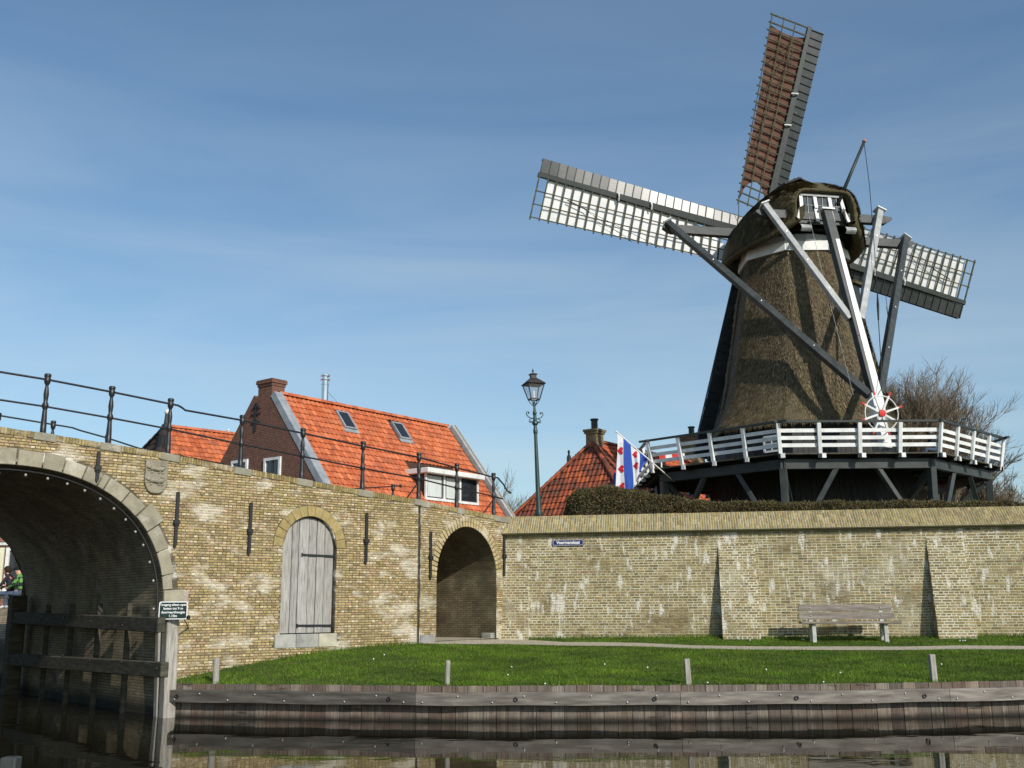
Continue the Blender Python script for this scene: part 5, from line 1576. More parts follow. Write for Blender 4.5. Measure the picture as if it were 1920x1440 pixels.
mb = MB(); fpt = lerp(Lc, AP, .72); mb.lathe([(.10, -.1), (.10, .3), (.04, .42), (.06, .55), (.02, .62)], fpt + Z3 * .05, Z3, 8); mb.build('finial', MT['mill_dark'], hip)

# ---- small house with dark hip at the left
AQ = PY(312, 801, 47.0)
sm = thing('brick_house', 'small house with black and orange hipped roof and white tipped finial behind the bridge', 'house', (AQ.x, AQ.y, 2.0))
RDq = Vector((.72, .69, 0)).normalized(); HDq = Vector((RDq.y, -RDq.x, 0))
zq_ = AQ.z - 3.6; halfq = 3.2; insq = 2.0; RLq = 9
Mq = AQ - RDq * insq; Mq.z = zq_
Lq, Fq = Mq - HDq * halfq, Mq + HDq * halfq; AQ2 = AQ + RDq * RLq; Fq2, Lq2 = Fq + RDq * (RLq + insq), Lq + RDq * (RLq + insq)
mb = MB(); mb.face([AQ, Lq, Fq]); mb.face([AQ, Fq, Fq2, AQ2]); mb.face([AQ, AQ2, Lq2, Lq]); mb.face([AQ2, Fq2, Lq2])
qroof = mb.build('roof', MT['under_roof'], sm)
nq = (Fq - AQ).cross(Lq - AQ).normalized(); nq = nq if nq.z > 0 else -nq
dq = (Mq - AQ).normalized(); lq = (Mq - AQ).length
PAL_K = [(0.014, 0.013, 0.013), (0.022, 0.019, 0.018), (0.035, 0.025, 0.02), (0.018, 0.016, 0.016)]
tile_roof(qroof, AQ - HDq * halfq + nq * .03, HDq, dq, nq, 2 * halfq, lq, .24, .32, lambda x, y: abs(x - halfq) < halfq * (y / lq) + .02, PAL_K, MT['tile_obj'], MT['tile_attr'], 120)
Mfq = AQ + HDq * halfq; Mfq.z = zq_
dfq = (Mfq - AQ).normalized(); nfq = RDq.cross(dfq); nfq = nfq if nfq.z > 0 else -nfq; lfq = (Mfq - AQ).length
tile_roof(qroof, AQ - RDq * insq + nfq * .03, RDq, dfq, nfq, RLq + insq, lfq, .24, .32, lambda x, y: x > insq * (1 - y / lfq) + .35 * 0, PAL_T, MT['tile_obj'], MT['tile_attr'], 200)
ridge_tiles(qroof, AQ + Z3 * .05, AQ2 + Z3 * .05, MT['tile_obj'], PAL_T)
ridge_tiles(qroof, Fq + nq * .06, AQ + nq * .06, MT['tile_obj'], PAL_K, r=.2)
ridge_tiles(qroof, Lq + nq * .06, AQ + nq * .06, MT['tile_obj'], PAL_K)
mb = MB()
for p, q in ((Lq, Fq), (Fq, Fq2), (Fq2, Lq2), (Lq2, Lq)):
    c = (p + q) / 2; d = (q - p).normalized(); cen = (Lq + Fq2) / 2; inn = (cen - c); inn.z = 0; inn.normalize()
    mb.box(Vector((c.x, c.y, (2.0 + zq_) / 2)) + inn * .4, ((q - p).length - .8, .25, zq_ - 2.0), d, inn, Z3)
mb.build('wall', brick_h, sm)
mb = MB(); mb.lathe([(.22, -.1), (.22, .1), (.13, .16), (.09, .58), (.10, .60)], AQ, Z3, 10); fin = mb.build('finial', MT['mill_dark'], sm)
mb = MB(); mb.lathe([(.05, .58), (.12, .66), (.13, .72), (.08, .8), (.02, .83)], AQ, Z3, 10); mb.build('finial_ball', MT['white'], fin, smooth=True)
mb = MB(); mb.lathe([(.06, 0), (.06, .5), (.09, .52), (.09, .6)], PY(427, 825, 56), Z3, 8); mb.build('vent_pipe', MT['white'], sm)

# ---- house seen through the bridge arch
fy = 36.6
fh = thing('brick_house', 'red brick house front with white window and pale shutters seen through the bridge arch', 'house', (-18.5, fy, 2.0))
brick_f = mat('far_house_brick', [(0.8, 0.8, 0.8), (1, 1, 1), (1.2, 1.15, 1.1)], 6, brick=dict(d=(1, 0), l=0.21, h=0.065, cols=((0.25, 0.095, 0.065), (0.19, 0.07, 0.05)), mortar=(0.26, 0.22, 0.19), ms=.010), bump=0.25, bscale=40)
mb = MB(); mb.box((-20.0, fy + .2, 4.4), (13.5, .4, 4.8)); mb.build('wall', brick_f, fh)
mb = MB(); mb.prism([(-26.95, 6.8), (-13.05, 6.8), (-20, 7.6)], (0, fy, 0), Vector((1, 0, 0)), Z3, Vector((0, 1, 0)), 9.0); mb.build('roof', MT['old_tile_attr'], fh)
def FH(u, v): return PY(u, v, fy)
zt_, zb2 = FH(25, 1027).z, FH(25, 1108).z
x0, x1 = FH(11, 1060).x, FH(47, 1060).x
mb = MB(); mb.box(((x0 + x1) / 2 - .6, fy - .03, FH(10, 1020).z), (4.2, .08, .09)); mb.build('string_course', MT['white'], fh)
wf = MB()
for (cx, w_) in ((x0 + .06, .12), (x1 - .06, .12)): wf.box((cx, fy - .03, (zt_ + zb2) / 2), (w_, .12, zt_ - zb2))
wf.box(((x0 + x1) / 2, fy - .03, zt_ - .05), (x1 - x0 - .24, .12, .10)); wf.box(((x0 + x1) / 2, fy - .05, zb2 - .03), (x1 - x0 + .1, .2, .07))
wf = wf.build('window', MT['white'], fh)
mb = MB(); mb.box(((x0 + x1) / 2, fy - .01, (zt_ + zb2) / 2), (x1 - x0 - .24, .02, zt_ - zb2 - .1)); mb.build('pane', MT['glass'], wf)
mb = MB(); cx = (x0 + x1) / 2
for (a, b, w_, h_) in ((0, .25, .05, (zt_ - zb2) * .45), (0, .0, x1 - x0 - .26, .06)): mb.box((cx + a, fy - .035, (zt_ + zb2) / 2 + b), (w_, .05, h_))
mb.build('glazing_bar', MT['mill_dark'], wf)
shut = mat('cream_shutter', [(.62, .60, .42), (.70, .68, .50)], 3, rough=.5, bump=.05)
for cx in (x0 - .38, x1 + .38):
    mb = MB(); mb.box((cx, fy - .05, (zt_ + zb2) / 2), (.62, .05, zt_ - zb2)); 
    for z in (.28, .72): mb.box((cx, fy - .08, lerp(zb2, zt_, z)), (.5, .02, (zt_ - zb2) * .36))
    mb.build('shutter', shut, fh)

# ================================================================== the windmill
MX, MY, MG = 11.5, 40.5, 3.25
mill = thing('windmill', 'tall thatched octagonal smock windmill with white stage railing and latticed sails', 'windmill', (MX, MY, MG))
MC = Vector((MX, MY, 0))
def OC(R, k, z): a = rad(-112.5 + 45 * k); return MC + Vector((math.cos(a) * R, math.sin(a) * R, z))     # corner k, front face runs 0 -> 1
BPROF = [(8.42, 3.92), (8.6, 3.88), (9.0, 3.60), (9.6, 3.32), (10.5, 3.08), (12.0, 2.80), (14.0, 2.42), (15.55, 2.12)]
def bodyR(z): return interp(z, [p[0] for p in BPROF], [p[1] for p in BPROF])
def octr(th):
    """radius factor of an octagon with slightly rounded corners, corner radius 1"""
    a = (math.degrees(th) + 112.5) % 45 - 22.5
    f = math.cos(rad(22.5)) / math.cos(rad(a))
    return f if f < .985 else .985 - (.985 - f) * .35
# thatched body
NA, NZ = 160, 70
vs_, fs = [], []
rs = np.random.default_rng(3)
nz_ = rs.standard_normal((NZ + 1, NA)) * .022
for j in range(NZ + 1):
    z = lerp(BPROF[0][0], 15.6, j / NZ)
    for i in range(NA):
        th = 2 * PI * i / NA
        r = bodyR(z) * octr(th) + nz_[j, i] * (1 if 0 < j < NZ else .3) + .02 * math.sin(z * 2.2 + 3 * math.sin(th * 3)) 
        if j == 0: zz = z + rs.standard_normal() * .02
        else: zz = z
        vs_.append(MC + Vector((math.cos(th) * r, math.sin(th) * r, zz)))
for j in range(NZ):
    for i in range(NA):
        k = (i + 1) % NA; fs.append((j * NA + i, j * NA + k, (j + 1) * NA + k, (j + 1) * NA + i))
b0 = len(vs_)
for i in range(NA):
    th = 2 * PI * i / NA; r = 3.5 * octr(th); vs_.append(MC + Vector((math.cos(th) * r, math.sin(th) * r, 8.66)))
for i in range(NA):
    k = (i + 1) % NA; fs.append((i, b0 + i, b0 + k, k))
mb = MB(); mb.faces(vs_, fs); body = mb.build('thatched_body', MT['thatch'], mill, smooth=True)
def reeds(n, mt, zlo=8.45, zhi=15.5):
    th = rng.uniform(PI, 2 * PI + .35, n) - .18
    z = rng.uniform(zlo, zhi, n)
    Rz = np.interp(z, [p[0] for p in BPROF], [p[1] for p in BPROF]); Rl = np.interp(z - .22, [p[0] for p in BPROF], [p[1] for p in BPROF])
    Rl = np.where(z - .22 < BPROF[0][0], Rz, Rl)
    of = np.array([octr(t) for t in th])
    th2 = th + rng.standard_normal(n) * .012
    L = rng.uniform(.10, .26, n); f = L / .22
    rt = Rz * of - .01; rb = Rz * of + (Rl - Rz) * of * f + .035 + .03 * rng.random(n)
    w = .010 + .012 * rng.random(n)
    tx, ty = -np.sin(th), np.cos(th)
    v = np.zeros((n, 3, 3))
    v[:, 0] = np.stack([MX + np.cos(th) * rt - tx * w, MY + np.sin(th) * rt - ty * w, z], 1)
    v[:, 1] = np.stack([MX + np.cos(th) * rt + tx * w, MY + np.sin(th) * rt + ty * w, z], 1)
    v[:, 2] = np.stack([MX + np.cos(th2) * rb, MY + np.sin(th2) * rb, z - L], 1)
    pal = np.array([(.095, .075, .043), (.155, .124, .073), (.23, .187, .112), (.058, .046, .027), (.31, .255, .16), (.088, .082, .034)])
    moss = np.clip((10.0 - z) / 1.5, 0, 1)
    ton = pal[rng.choice(6, n, p=[.26, .27, .16, .14, .06, .11])] * (.75 + .5 * rng.random(n))[:, None]
    ton = ton * (1 - .25 * moss[:, None]) + np.array([.20, .165, .055]) * .25 * moss[:, None]
    return np_mesh('reeds', v.reshape(-1, 3), np.arange(3 * n).reshape(-1, 3), mt, ton)
tag(link('reeds', reeds(70000, MT['reed']), body), kind='stuff')
# shuttered hatch in the thatch on the right side
hx = PPL(1600, 570, OC(bodyR(14) * .92, 2, 14), Vector((math.cos(rad(-22.5 - 22.5)), math.sin(rad(-45)), 0)))
mb = MB(); hn = Vector((math.cos(rad(-45)), math.sin(rad(-45)), .2)).normalized(); hx_, hy_, _ = basis_from_dir(hn)
hp0 = MC + Vector((math.cos(rad(-34)), math.sin(rad(-34)), 0)) * (bodyR(13.9) * .95) + Z3 * 13.9
mb.box(hp0 - Z3 * .1, (.55, .30, .85), Vector((-hn.y, hn.x, 0)).normalized(), Vector((hn.x, hn.y, 0)).normalized(), Z3); mb.build('hatch', MT['mill_dark'], mill)
mb = MB(); mb.box(hp0 + Z3 * .40, (.75, .55, .12), Vector((-hn.y, hn.x, 0)).normalized(), Vector((hn.x, hn.y, 0)).normalized(), Z3, j=.03); mb.build('hatch_hood', MT['moss_thatch'], mill)
# white band and curb ring under the cap
def octring(R0, z0, R1_, z1, name, mt, thick=.10):
    for k in range(8):
        mb = MB()
        a0, a1, b0, b1 = OC(R0, k, z0), OC(R0, k + 1, z0), OC(R1_, k, z1), OC(R1_, k + 1, z1)
        i_ = [OC(R0 - thick, k, z0), OC(R0 - thick, k + 1, z0), OC(R1_ - thick, k, z1), OC(R1_ - thick, k + 1, z1)]
        mb.faces([a0, a1, b1, b0, i_[0], i_[1], i_[3], i_[2]], [(0, 1, 2, 3), (0, 4, 5, 1), (3, 2, 6, 7), (5, 4, 7, 6)])
        mb.build(name, mt, mill)
octring(2.24, 15.46, 2.18, 15.86, 'white_board', MT['white'])
mb = MB(); mb.lathe([(2.02, 15.84), (2.06, 15.86), (2.06, 16.12), (2.0, 16.16), (1.8, 16.2)], MC, Z3, 32); mb.build('curb_ring', MT['brace_white'], mill)

# boarded base below and just above the stage
BASE = [(MG - .1, 4.30), (6.8, 3.92), (8.75, 3.55)]
def baseR(z): return interp(z, [p[0] for p in BASE], [p[1] for p in BASE])
mb = MB()
for k in range(8):
    mb.face([OC(baseR(3.15) - .05, k, 3.15), OC(baseR(3.15) - .05, k + 1, 3.15), OC(baseR(8.75) - .05, k + 1, 8.75), OC(baseR(8.75) - .05, k, 8.75)])
mb.build('base_wall', MT['tar'], mill)
for k in (-1, 0, 1, 2):
    nb = 15
    for i in range(nb):
        f0, f1 = (i + .03) / nb, (i + .97) / nb
        out = U(.0, .02)
        pts = []
        for z in (3.2, 8.7):
            a, b = OC(baseR(z) + .01 + out, k, z), OC(baseR(z) + .01 + out, k + 1, z)
            pts += [a.lerp(b, f0), a.lerp(b, f1)]
        cn = (MC - pts[0]); cn.z = 0; cn = cn.normalized() * .06
        mb = MB(); q = [pts[0], pts[1], pts[3], pts[2]]; q2 = [p + cn for p in q]
        mb.faces(q + q2, [(0, 1, 2, 3), (0, 4, 5, 1), (1, 5, 6, 2), (3, 7, 4, 0)]); mb.build('base_board', MT['tar'], mill)
def base_window(k, f, z, w, h, bars=2):
    a, b = OC(baseR(z) + .06, k, z), OC(baseR(z) + .06, k + 1, z)
    c = a.lerp(b, f); d = (b - a).normalized(); n = Vector((d.y, -d.x, 0))
    wf = MB()
    for x in (-w / 2, w / 2): wf.box(c + d * x, (.07, .08, h), d, n, Z3)
    for zz in (-h / 2, h / 2): wf.box(c + Z3 * zz, (w, .08, .07), d, n, Z3)
    wf = wf.build('window', MT['white'], mill)
    mb = MB(); mb.box(c, (w - .06, .03, h - .06), d, n, Z3); mb.build('pane', MT['glass'], wf)
    mb = MB()
    for i in range(bars): mb.box(c + d * (w * ((i + 1) / (bars + 1) - .5)) + n * .02, (.035, .04, h - .06), d, n, Z3)
    mb.box(c + n * .02, (w - .06, .04, .035), d, n, Z3); mb.build('glazing_bar', MT['white'], wf)
base_window(1, .35, 4.72, .72, 1.0)
base_window(-1, .72, 7.72, .62, .55, 1)

# stage: joists, deck boards, edge beams, posts, braces, railing
ZD, RS = 6.86, 6.86
stage = MB()
for k in range(8):
    a, b, c, d = OC(3.7, k, ZD - .04), OC(3.7, k + 1, ZD - .04), OC(RS - .1, k + 1, ZD - .04), OC(RS - .1, k, ZD - .04)
    stage.face([a, b, c, d]); 
stage = stage.build('stage', MT['tar'], mill)
for k in range(8):
    R = 3.8; i = 0
    while R < RS:
        a, b = OC(R, k, ZD), OC(R, k + 1, ZD); d = (b - a).normalized()
        mb = MB(); mb.beam(a + d * .01, b - d * .01, .185, .045, hint=Z3); mb.build('deck_board', MT['dark_wood'], stage); R += .215
    a, b = OC(6.45, k, 6.56), OC(6.45, k + 1, 6.56); d = (b - a).normalized()
    rear = k in (3, 4, 5, 6); zz_ = Z3 * (.25 if rear else 0)
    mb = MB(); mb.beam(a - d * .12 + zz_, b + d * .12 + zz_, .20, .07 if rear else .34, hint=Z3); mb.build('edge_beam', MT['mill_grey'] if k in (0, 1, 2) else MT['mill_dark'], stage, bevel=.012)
    for j in range(4):
        f = j / 4
        p = OC(RS, k, 0).lerp(OC(RS, k + 1, 0), f); r = (p - MC); r.z = 0; L = r.length; r.normalize()
        if j: # joists square to the face
            n = (OC(1, k, 0) + OC(1, k + 1, 0) - MC * 2); n.z = 0; r = n.normalized()
        mb = MB(); q1 = MC * 1 + (p - MC); q1.z = 6.78
        mb.beam(q1 - r * 2.7 + Z3 * (.03 if rear else 0), q1 + r * .10 + Z3 * (.03 if rear else 0), .12, .06 if rear else .15, hint=Z3); mb.build('joist', MT['tar'], stage)
        mb = MB(); mb.box(q1 + r * .11 + Vector((-r.y, r.x, 0)) * .09 + Z3 * .0, (.14, .05, .15), Vector((-r.y, r.x, 0)), r, Z3); mb.build('joist_end', MT['white'], stage)
for k in range(8):
    pc = OC(6.45, k, 0)
    top = Vector((pc.x, pc.y, 6.42)); bot = OC(6.35, k, MG - .2)
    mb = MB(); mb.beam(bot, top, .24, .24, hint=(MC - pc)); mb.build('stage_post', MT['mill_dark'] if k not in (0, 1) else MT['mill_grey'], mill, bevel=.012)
    for s_ in (-1, 1):
        nb = OC(6.45, k + s_, 6.42)
        tp2 = top.lerp(nb, .36); ft2 = Vector((bot.x, bot.y, MG + .25)).lerp(Vector((top.x, top.y, MG + .25)), .1)
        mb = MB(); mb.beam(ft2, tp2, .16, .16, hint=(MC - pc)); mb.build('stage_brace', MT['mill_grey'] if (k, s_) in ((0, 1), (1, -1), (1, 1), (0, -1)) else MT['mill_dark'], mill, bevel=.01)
    inn = OC(4.3, k, 4.6); mb = MB(); mb.beam(inn, OC(6.3, k, 6.3), .18, .18); mb.build('stage_brace', MT['mill_dark'], mill)
def railtop(k, f, z):
    """a point on the leaning railing plane above side k"""
    R = lerp(RS + .02, RS + .22, (z - 6.78) / 1.05)
    return OC(R, k, z).lerp(OC(R, k + 1, z), f)
for k in range(8):
    for j in range(4):
        p0, p1_ = railtop(k, j / 4, 6.72), railtop(k, j / 4, 7.86)
        n = (OC(1, k, 0) + OC(1, k + 1, 0) - MC * 2); n.z = 0; n.normalize()
        mb = MB(); mb.beam(p0, p1_, .125, .095, hint=n); mb.build('railing_post', MT['white'], mill, bevel=.006)
    for z in (7.14, 7.38, 7.62):
        a, b = railtop(k, .0, z), railtop(k, 1, z); d = (b - a).normalized(); n = Vector((d.y, -d.x, 0))
        for j in range(4):
            a, b = railtop(k, j / 4, z) - n * .07, railtop(k, (j + 1) / 4, z) - n * .07
            mb = MB(); mb.beam(a, b, .03, .125, hint=Z3); mb.build('railing_board', MT['white'], mill)
    a, b = railtop(k, 0, 7.90), railtop(k, 1, 7.90); d = (b - a).normalized()
    ex = .35 if k in (2, 7) else .12
    mb = MB(); mb.beam(a - d * ex, b + d * ex, .10, .07, hint=Z3); mb.build('handrail', MT['mill_dark'], mill)

# ---- cap
AX = Vector((-.18, .983, 0)).normalized(); BX = Vector((AX.y, -AX.x, 0))
def CP(s, b, z): return MC + AX * s + BX * b + Z3 * z
ST = [(-2.95, 1.26, 16.40, 17.60, .12), (-2.72, 1.50, 16.22, 17.84, .28), (-2.25, 1.86, 16.02, 18.16, .60), (-1.5, 2.34, 15.90, 18.46, .95), (-.5, 2.60, 15.86, 18.68, 1.18),
      (.5, 2.64, 15.86, 18.80, 1.30), (1.4, 2.50, 15.90, 18.78, 1.30), (2.2, 2.2, 16.0, 18.64, 1.25), (2.9, 1.7, 16.15, 18.38, 1.2), (3.25, 1.25, 16.35, 18.1, 1.15)]
NS, NP = 44, 48
sx_a = [s[0] for s in ST]
vs_, fs = [], []
def cap_pt(s, ph, off=0.0):
    wb, zb, zt, ex = (interp(s, sx_a, [q[i] for q in ST]) for i in (1, 2, 3, 4))
    c, sn_ = math.cos(ph), math.sin(ph)
    bb = math.copysign(abs(c) ** (.2 + .8 * ex), c) * (wb + off) + .05; zz = zb + (zt + off - zb) * (max(0, sn_) ** (.45 + .55 * ex))
    # eaves flare out and tuck under
    return bb, zz
for i in range(NS + 1):
    s = lerp(-2.95, 3.25, i / NS)
    for j in range(NP + 1):
        ph = PI * j / NP
        b, z = cap_pt(s, ph)
        nn_ = rs.standard_normal(3) * .022
        vs_.append(CP(s + nn_[0], b + nn_[1], z + nn_[2]))
W_ = NP + 1
for i in range(NS):
    for j in range(NP): fs.append((i * W_ + j, i * W_ + j + 1, (i + 1) * W_ + j + 1, (i + 1) * W_ + j))
# thick rounded eave edge and inside
e0 = len(vs_)
for i in range(NS + 1):
    s = lerp(-2.95, 3.25, i / NS); wb, zb = interp(s, sx_a, [q[1] for q in ST]), interp(s, sx_a, [q[2] for q in ST])
    for sg in (1, -1):
        for (db, dz) in ((-.06, -.13), (-.28, -.12), (-.42, .10), (-.5, .6)): vs_.append(CP(s, sg * (wb + db), zb + dz))
for i in range(NS):
    for sgi in range(2):
        edge = (0 if sgi == 0 else NP)
        cur = [i * W_ + edge] + [e0 + i * 8 + sgi * 4 + q for q in range(4)]
        nxt = [(i + 1) * W_ + edge] + [e0 + (i + 1) * 8 + sgi * 4 + q for q in range(4)]
        for q in range(4): fs.append((cur[q], nxt[q], nxt[q + 1], cur[q + 1]) if sgi == 0 else (cur[q], cur[q + 1], nxt[q + 1], nxt[q]))
# hood edge over the gable: a thick lip turning back in
h0 = len(vs_)
for j in range(NP + 1):
    ph = PI * j / NP; b, z = cap_pt(-2.95, ph)
    zc_ = 16.7
    for k_, (sc2, ds) in enumerate(((.985, -.03), (.93, .02), (.90, .35))):
        vs_.append(CP(-2.95 + ds, b * sc2, zc_ + (z - zc_) * sc2 if z > zc_ else z))
for j in range(NP):
    for k_ in range(3):
        a = [j, h0 + j * 3, h0 + j * 3 + 1, h0 + j * 3 + 2]; b_ = [j + 1, h0 + (j + 1) * 3, h0 + (j + 1) * 3 + 1, h0 + (j + 1) * 3 + 2]
        fs.append((a[k_], a[k_ + 1], b_[k_ + 1], b_[k_]))
mb = MB(); mb.faces(vs_, fs); cap = mb.build('cap', MT['moss_thatch'], mill, smooth=True)
def cap_reeds(n):
    s = rng.uniform(-2.9, 2.6, n); ph = rng.uniform(.02, PI - .02, n)
    P = np.array([cap_pt(a, b) for a, b in zip(s, ph)]); P2 = np.array([cap_pt(a, b + (-1 if b < PI / 2 else 1) * .09, .05) for a, b in zip(s, ph)])
    ax_, bx_ = np.array(AX), np.array(BX); c = np.array(MC)
    w = .012 + .012 * rng.random(n)
    p = c + ax_ * s[:, None] + bx_ * P[:, :1]; p[:, 2] = P[:, 1]
    q = c + ax_ * (s - .03 + .05 * rng.standard_normal(n))[:, None] + bx_ * P2[:, :1]; q[:, 2] = P2[:, 1]
    v = np.zeros((n, 3, 3)); v[:, 0] = p - ax_ * w[:, None]; v[:, 1] = p + ax_ * w[:, None]; v[:, 2] = q
    pal = np.array([(.105, .088, .045), (.15, .125, .070), (.075, .066, .028), (.23, .19, .115), (.10, .10, .034)])
    ton = pal[rng.choice(5, n, p=[.3, .25, .18, .12, .15])] * (.7 + .6 * rng.random(n))[:, None]
    return np_mesh('reeds', v.reshape(-1, 3), np.arange(3 * n).reshape(-1, 3), MT['reed'], ton)
tag(link('reeds', cap_reeds(30000), cap), kind='stuff')
mb = MB(); mb.lathe([(2.25, 16.24), (2.25, 16.32)], MC, Z3, 24); mb.build('cap_floor', MT['tar'], cap)
# ridge boards
for (s0, s1, z0, z1, w) in ((-.75, 1.2, 18.88, 19.04, .60), (-1.15, .2, 18.72, 18.86, .80), (.9, 3.2, 19.0, 18.55, .5)):
    for sg in (-1, 1):
        mb = MB(); a, b = CP(s0, sg * w * .38, z0), CP(s1, sg * w * .38, z1)
        d = (b - a).normalized(); sd = (BX * sg - Z3 * .42).normalized(); up = sd.cross(d); up = up if up.z > 0 else -up
        mb.box((a + b) / 2, (w, (b - a).length, .05), sd, d, up); mb.build('ridge_board', MT['tar'], cap)
# rear gable with three small windows between splayed white posts
GS = -2.80
gw = MB()
gw.prism([(-1.05, 16.30), (1.05, 16.30), (.86, 17.45), (-.86, 17.45)], CP(GS + .12, 0, 0), BX, Z3, AX, .1)
gable = gw.build('gable', MT['mill_dark'], cap)
posts = [((-.84, 17.42), (-.86, 16.9), (-1.02, 16.42)), ((-.27, 17.42), (-.25, 16.9), (-.22, 16.36)), ((.34, 17.42), (.36, 16.9), (.42, 16.36)), ((.80, 17.42), (.88, 16.9), (1.06, 16.40))]
for pl in posts:
    mb = MB()
    for (a, b) in zip(pl[:-1], pl[1:]): mb.beam(CP(GS + .08, a[0], a[1]), CP(GS + .02, b[0], b[1]), .135, .07, hint=AX)
    mb.build('white_post', MT['white'], gable)
mb = MB(); mb.box(CP(GS + .06, 0, 17.43), (1.75, .09, .09), BX, AX, Z3); mb.build('lintel', MT['brace_white'], gable)
for (a, b) in ((-.80, -.32), (-.18, .28), (.44, .82)):
    mb = MB(); mb.box(CP(GS + .10, (a + b) / 2, 17.02), (b - a, .02, .68), BX, AX, Z3); pn = mb.build('pane', MT['glass'], gable)
    mb = MB(); mb.box(CP(GS + .075, (a + b) / 2, 17.02), (.02, .03, .68), BX, AX, Z3)
    for z in (17.02,): mb.box(CP(GS + .075, (a + b) / 2, z), (b - a, .03, .016), BX, AX, Z3)
    mb.build('glazing_bar', MT['brace_white'], gable)
for b in (-1.02, .82):
    mb = MB()
    for i in range(7):
        a0 = PI * i / 7; a1_ = PI * (i + 1) / 7
        mb.face([CP(GS - .1 - .12 * math.sin(a0), b, 16.16 - .28 * (i / 7)), CP(GS - .1 - .12 * math.sin(a0), b + .42, 16.16 - .28 * (i / 7)), CP(GS - .1 - .12 * math.sin(a1_), b + .42, 16.16 - .28 * ((i + 1) / 7)), CP(GS - .1 - .12 * math.sin(a1_), b, 16.16 - .28 * ((i + 1) / 7))])
    mb.build('bracket_plate', MT['brace_white'], cap)

# ---- tail: cross beams, tail pole, braces, capstan wheel
def dark_beam(name, p0, p1_, w, h, mt, hint=Z3, w1=None, h1=None):
    mb = MB(); mb.beam(p0, p1_, w, h, hint=hint, w1=w1, h1=h1); return mb.build(name, mt, mill, bevel=.012)
LB0, LB1 = PY(1256, 430, 40.62), PY(1700, 459, 42.45)
dark_beam('long_cross_beam', LB0, LB1, .28, .36, MT['mill_grey'])
SB0, SB1 = PY(1430, 401, 37.55), PY(1656, 414, 38.35)
dark_beam('short_cross_beam', SB0, SB1, .26, .34, MT['mill_grey'])
for p, q in ((LB0, LB1), (LB1, LB0), (SB0, SB1), (SB1, SB0)):       # tapered beam noses
    d = (p - q).normalized(); mb = MB(); mb.beam(p - d * .01, p + d * .30 - Z3 * -.06, .26, .33, hint=Z3, h1=.10); mb.build('beam_nose', MT['mill_grey'], mill)
T0, T1 = PY(1549, 396, 37.2), PY(1641, 745, 35.35)
TB = PY(1662, 842, 34.95)
def TL(v): return T0.lerp(T1, (v - 396) / (745 - 396))
dark_beam('tail_pole', T0, TL(640), .34, .30, MT['mill_grey'], hint=AX, w1=.34, h1=.32)
dark_beam('tail_pole', TL(640), T1, .34, .32, MT['mill_grey'], hint=AX)
mb = MB(); off_ = -AX * .165 + BX * .06; mb.beam(TL(455) + off_, TL(748) + off_, .16, .03, hint=AX, w1=.26); mb.build('white_facing', MT['white'], mill)
dark_beam('tail_pole_foot', T1 - (T1 - T0).normalized() * .1, TB, .42, .36, MT['white'], hint=AX, w1=.30, h1=.3)
mb = MB(); mb.box(T0 + (T0 - T1).normalized() * .05, (.52, .46, .07), BX, AX, (T0 - T1).normalized()); mb.build('tail_cap', MT['white'], mill)
fr = Vector((BX.x, BX.y, 0))
BRC = [((1252, 418, 40.5), TL(742) - BX * .2, 'mill_grey', .26), ((1697, 448, 42.3), TL(738) + BX * .2, 'mill_grey', .26), ((1434, 384, 37.35), TL(606) - BX * .18, 'brace_white', .22), ((1649, 396, 38.15), TL(606) + BX * .22, 'brace_white', .24)]
for (u, v, Y), e, mt_, w in BRC:
    p = PY(u, v, Y); d = (p - e).normalized()
    dark_beam('tail_brace', p, e, w, w, MT[mt_], hint=AX)
    mb = MB(); x, y, z = basis_from_dir(d, AX); mb.box(p + d * .03, (w + .14, w + .14, .05), x, y, z); mb.build('brace_cap', MT['white'], mill)
    for f in (.25, .5, .75):
        q = p.lerp(e, f); mb = MB(); mb.box(q - AX * (w / 2 + .01), (.05, .03, .05), x, AX, Z3); mb.build('bolt', MT['bolt'], mill)
WHC = PY(1653, 775, 34.55); wn_ = Vector((.16, -.97, -.05)).normalized(); wx, wy, _ = basis_from_dir(wn_)
wheel = MB(); tt = torus(.60, .022, 32, 6)
wheel.faces([WHC + wx * v[0] + wy * v[1] + wn_ * v[2] for v in tt.v], tt.f); wheel = wheel.build('capstan_wheel', MT['white'], mill, smooth=True)
for k in range(8):
    a = 2 * PI * k / 8 + .33; d = wx * math.cos(a) + wy * math.sin(a)
    mb = MB(); mb.beam(WHC + d * .06, WHC + d * .66, .075, .06, hint=wn_, w1=.06, h1=.05); mb.build('spoke', MT['white'], wheel)
    mb = MB(); mb.beam(WHC + d * .66, WHC + d * .80, .055, .048, hint=wn_); mb.build('spoke_tip', MT['red'], wheel)
mb = MB(); mb.lathe([(.02, .09), (.12, .08), (.13, .0), (.12, -.08), (.03, -.1)], WHC, wn_, 12); mb.build('hub', MT['red'], wheel)
mb = MB(); mb.beam(WHC, WHC - wn_ * .75, .12, .12); mb.build('axle', MT['white'], mill)

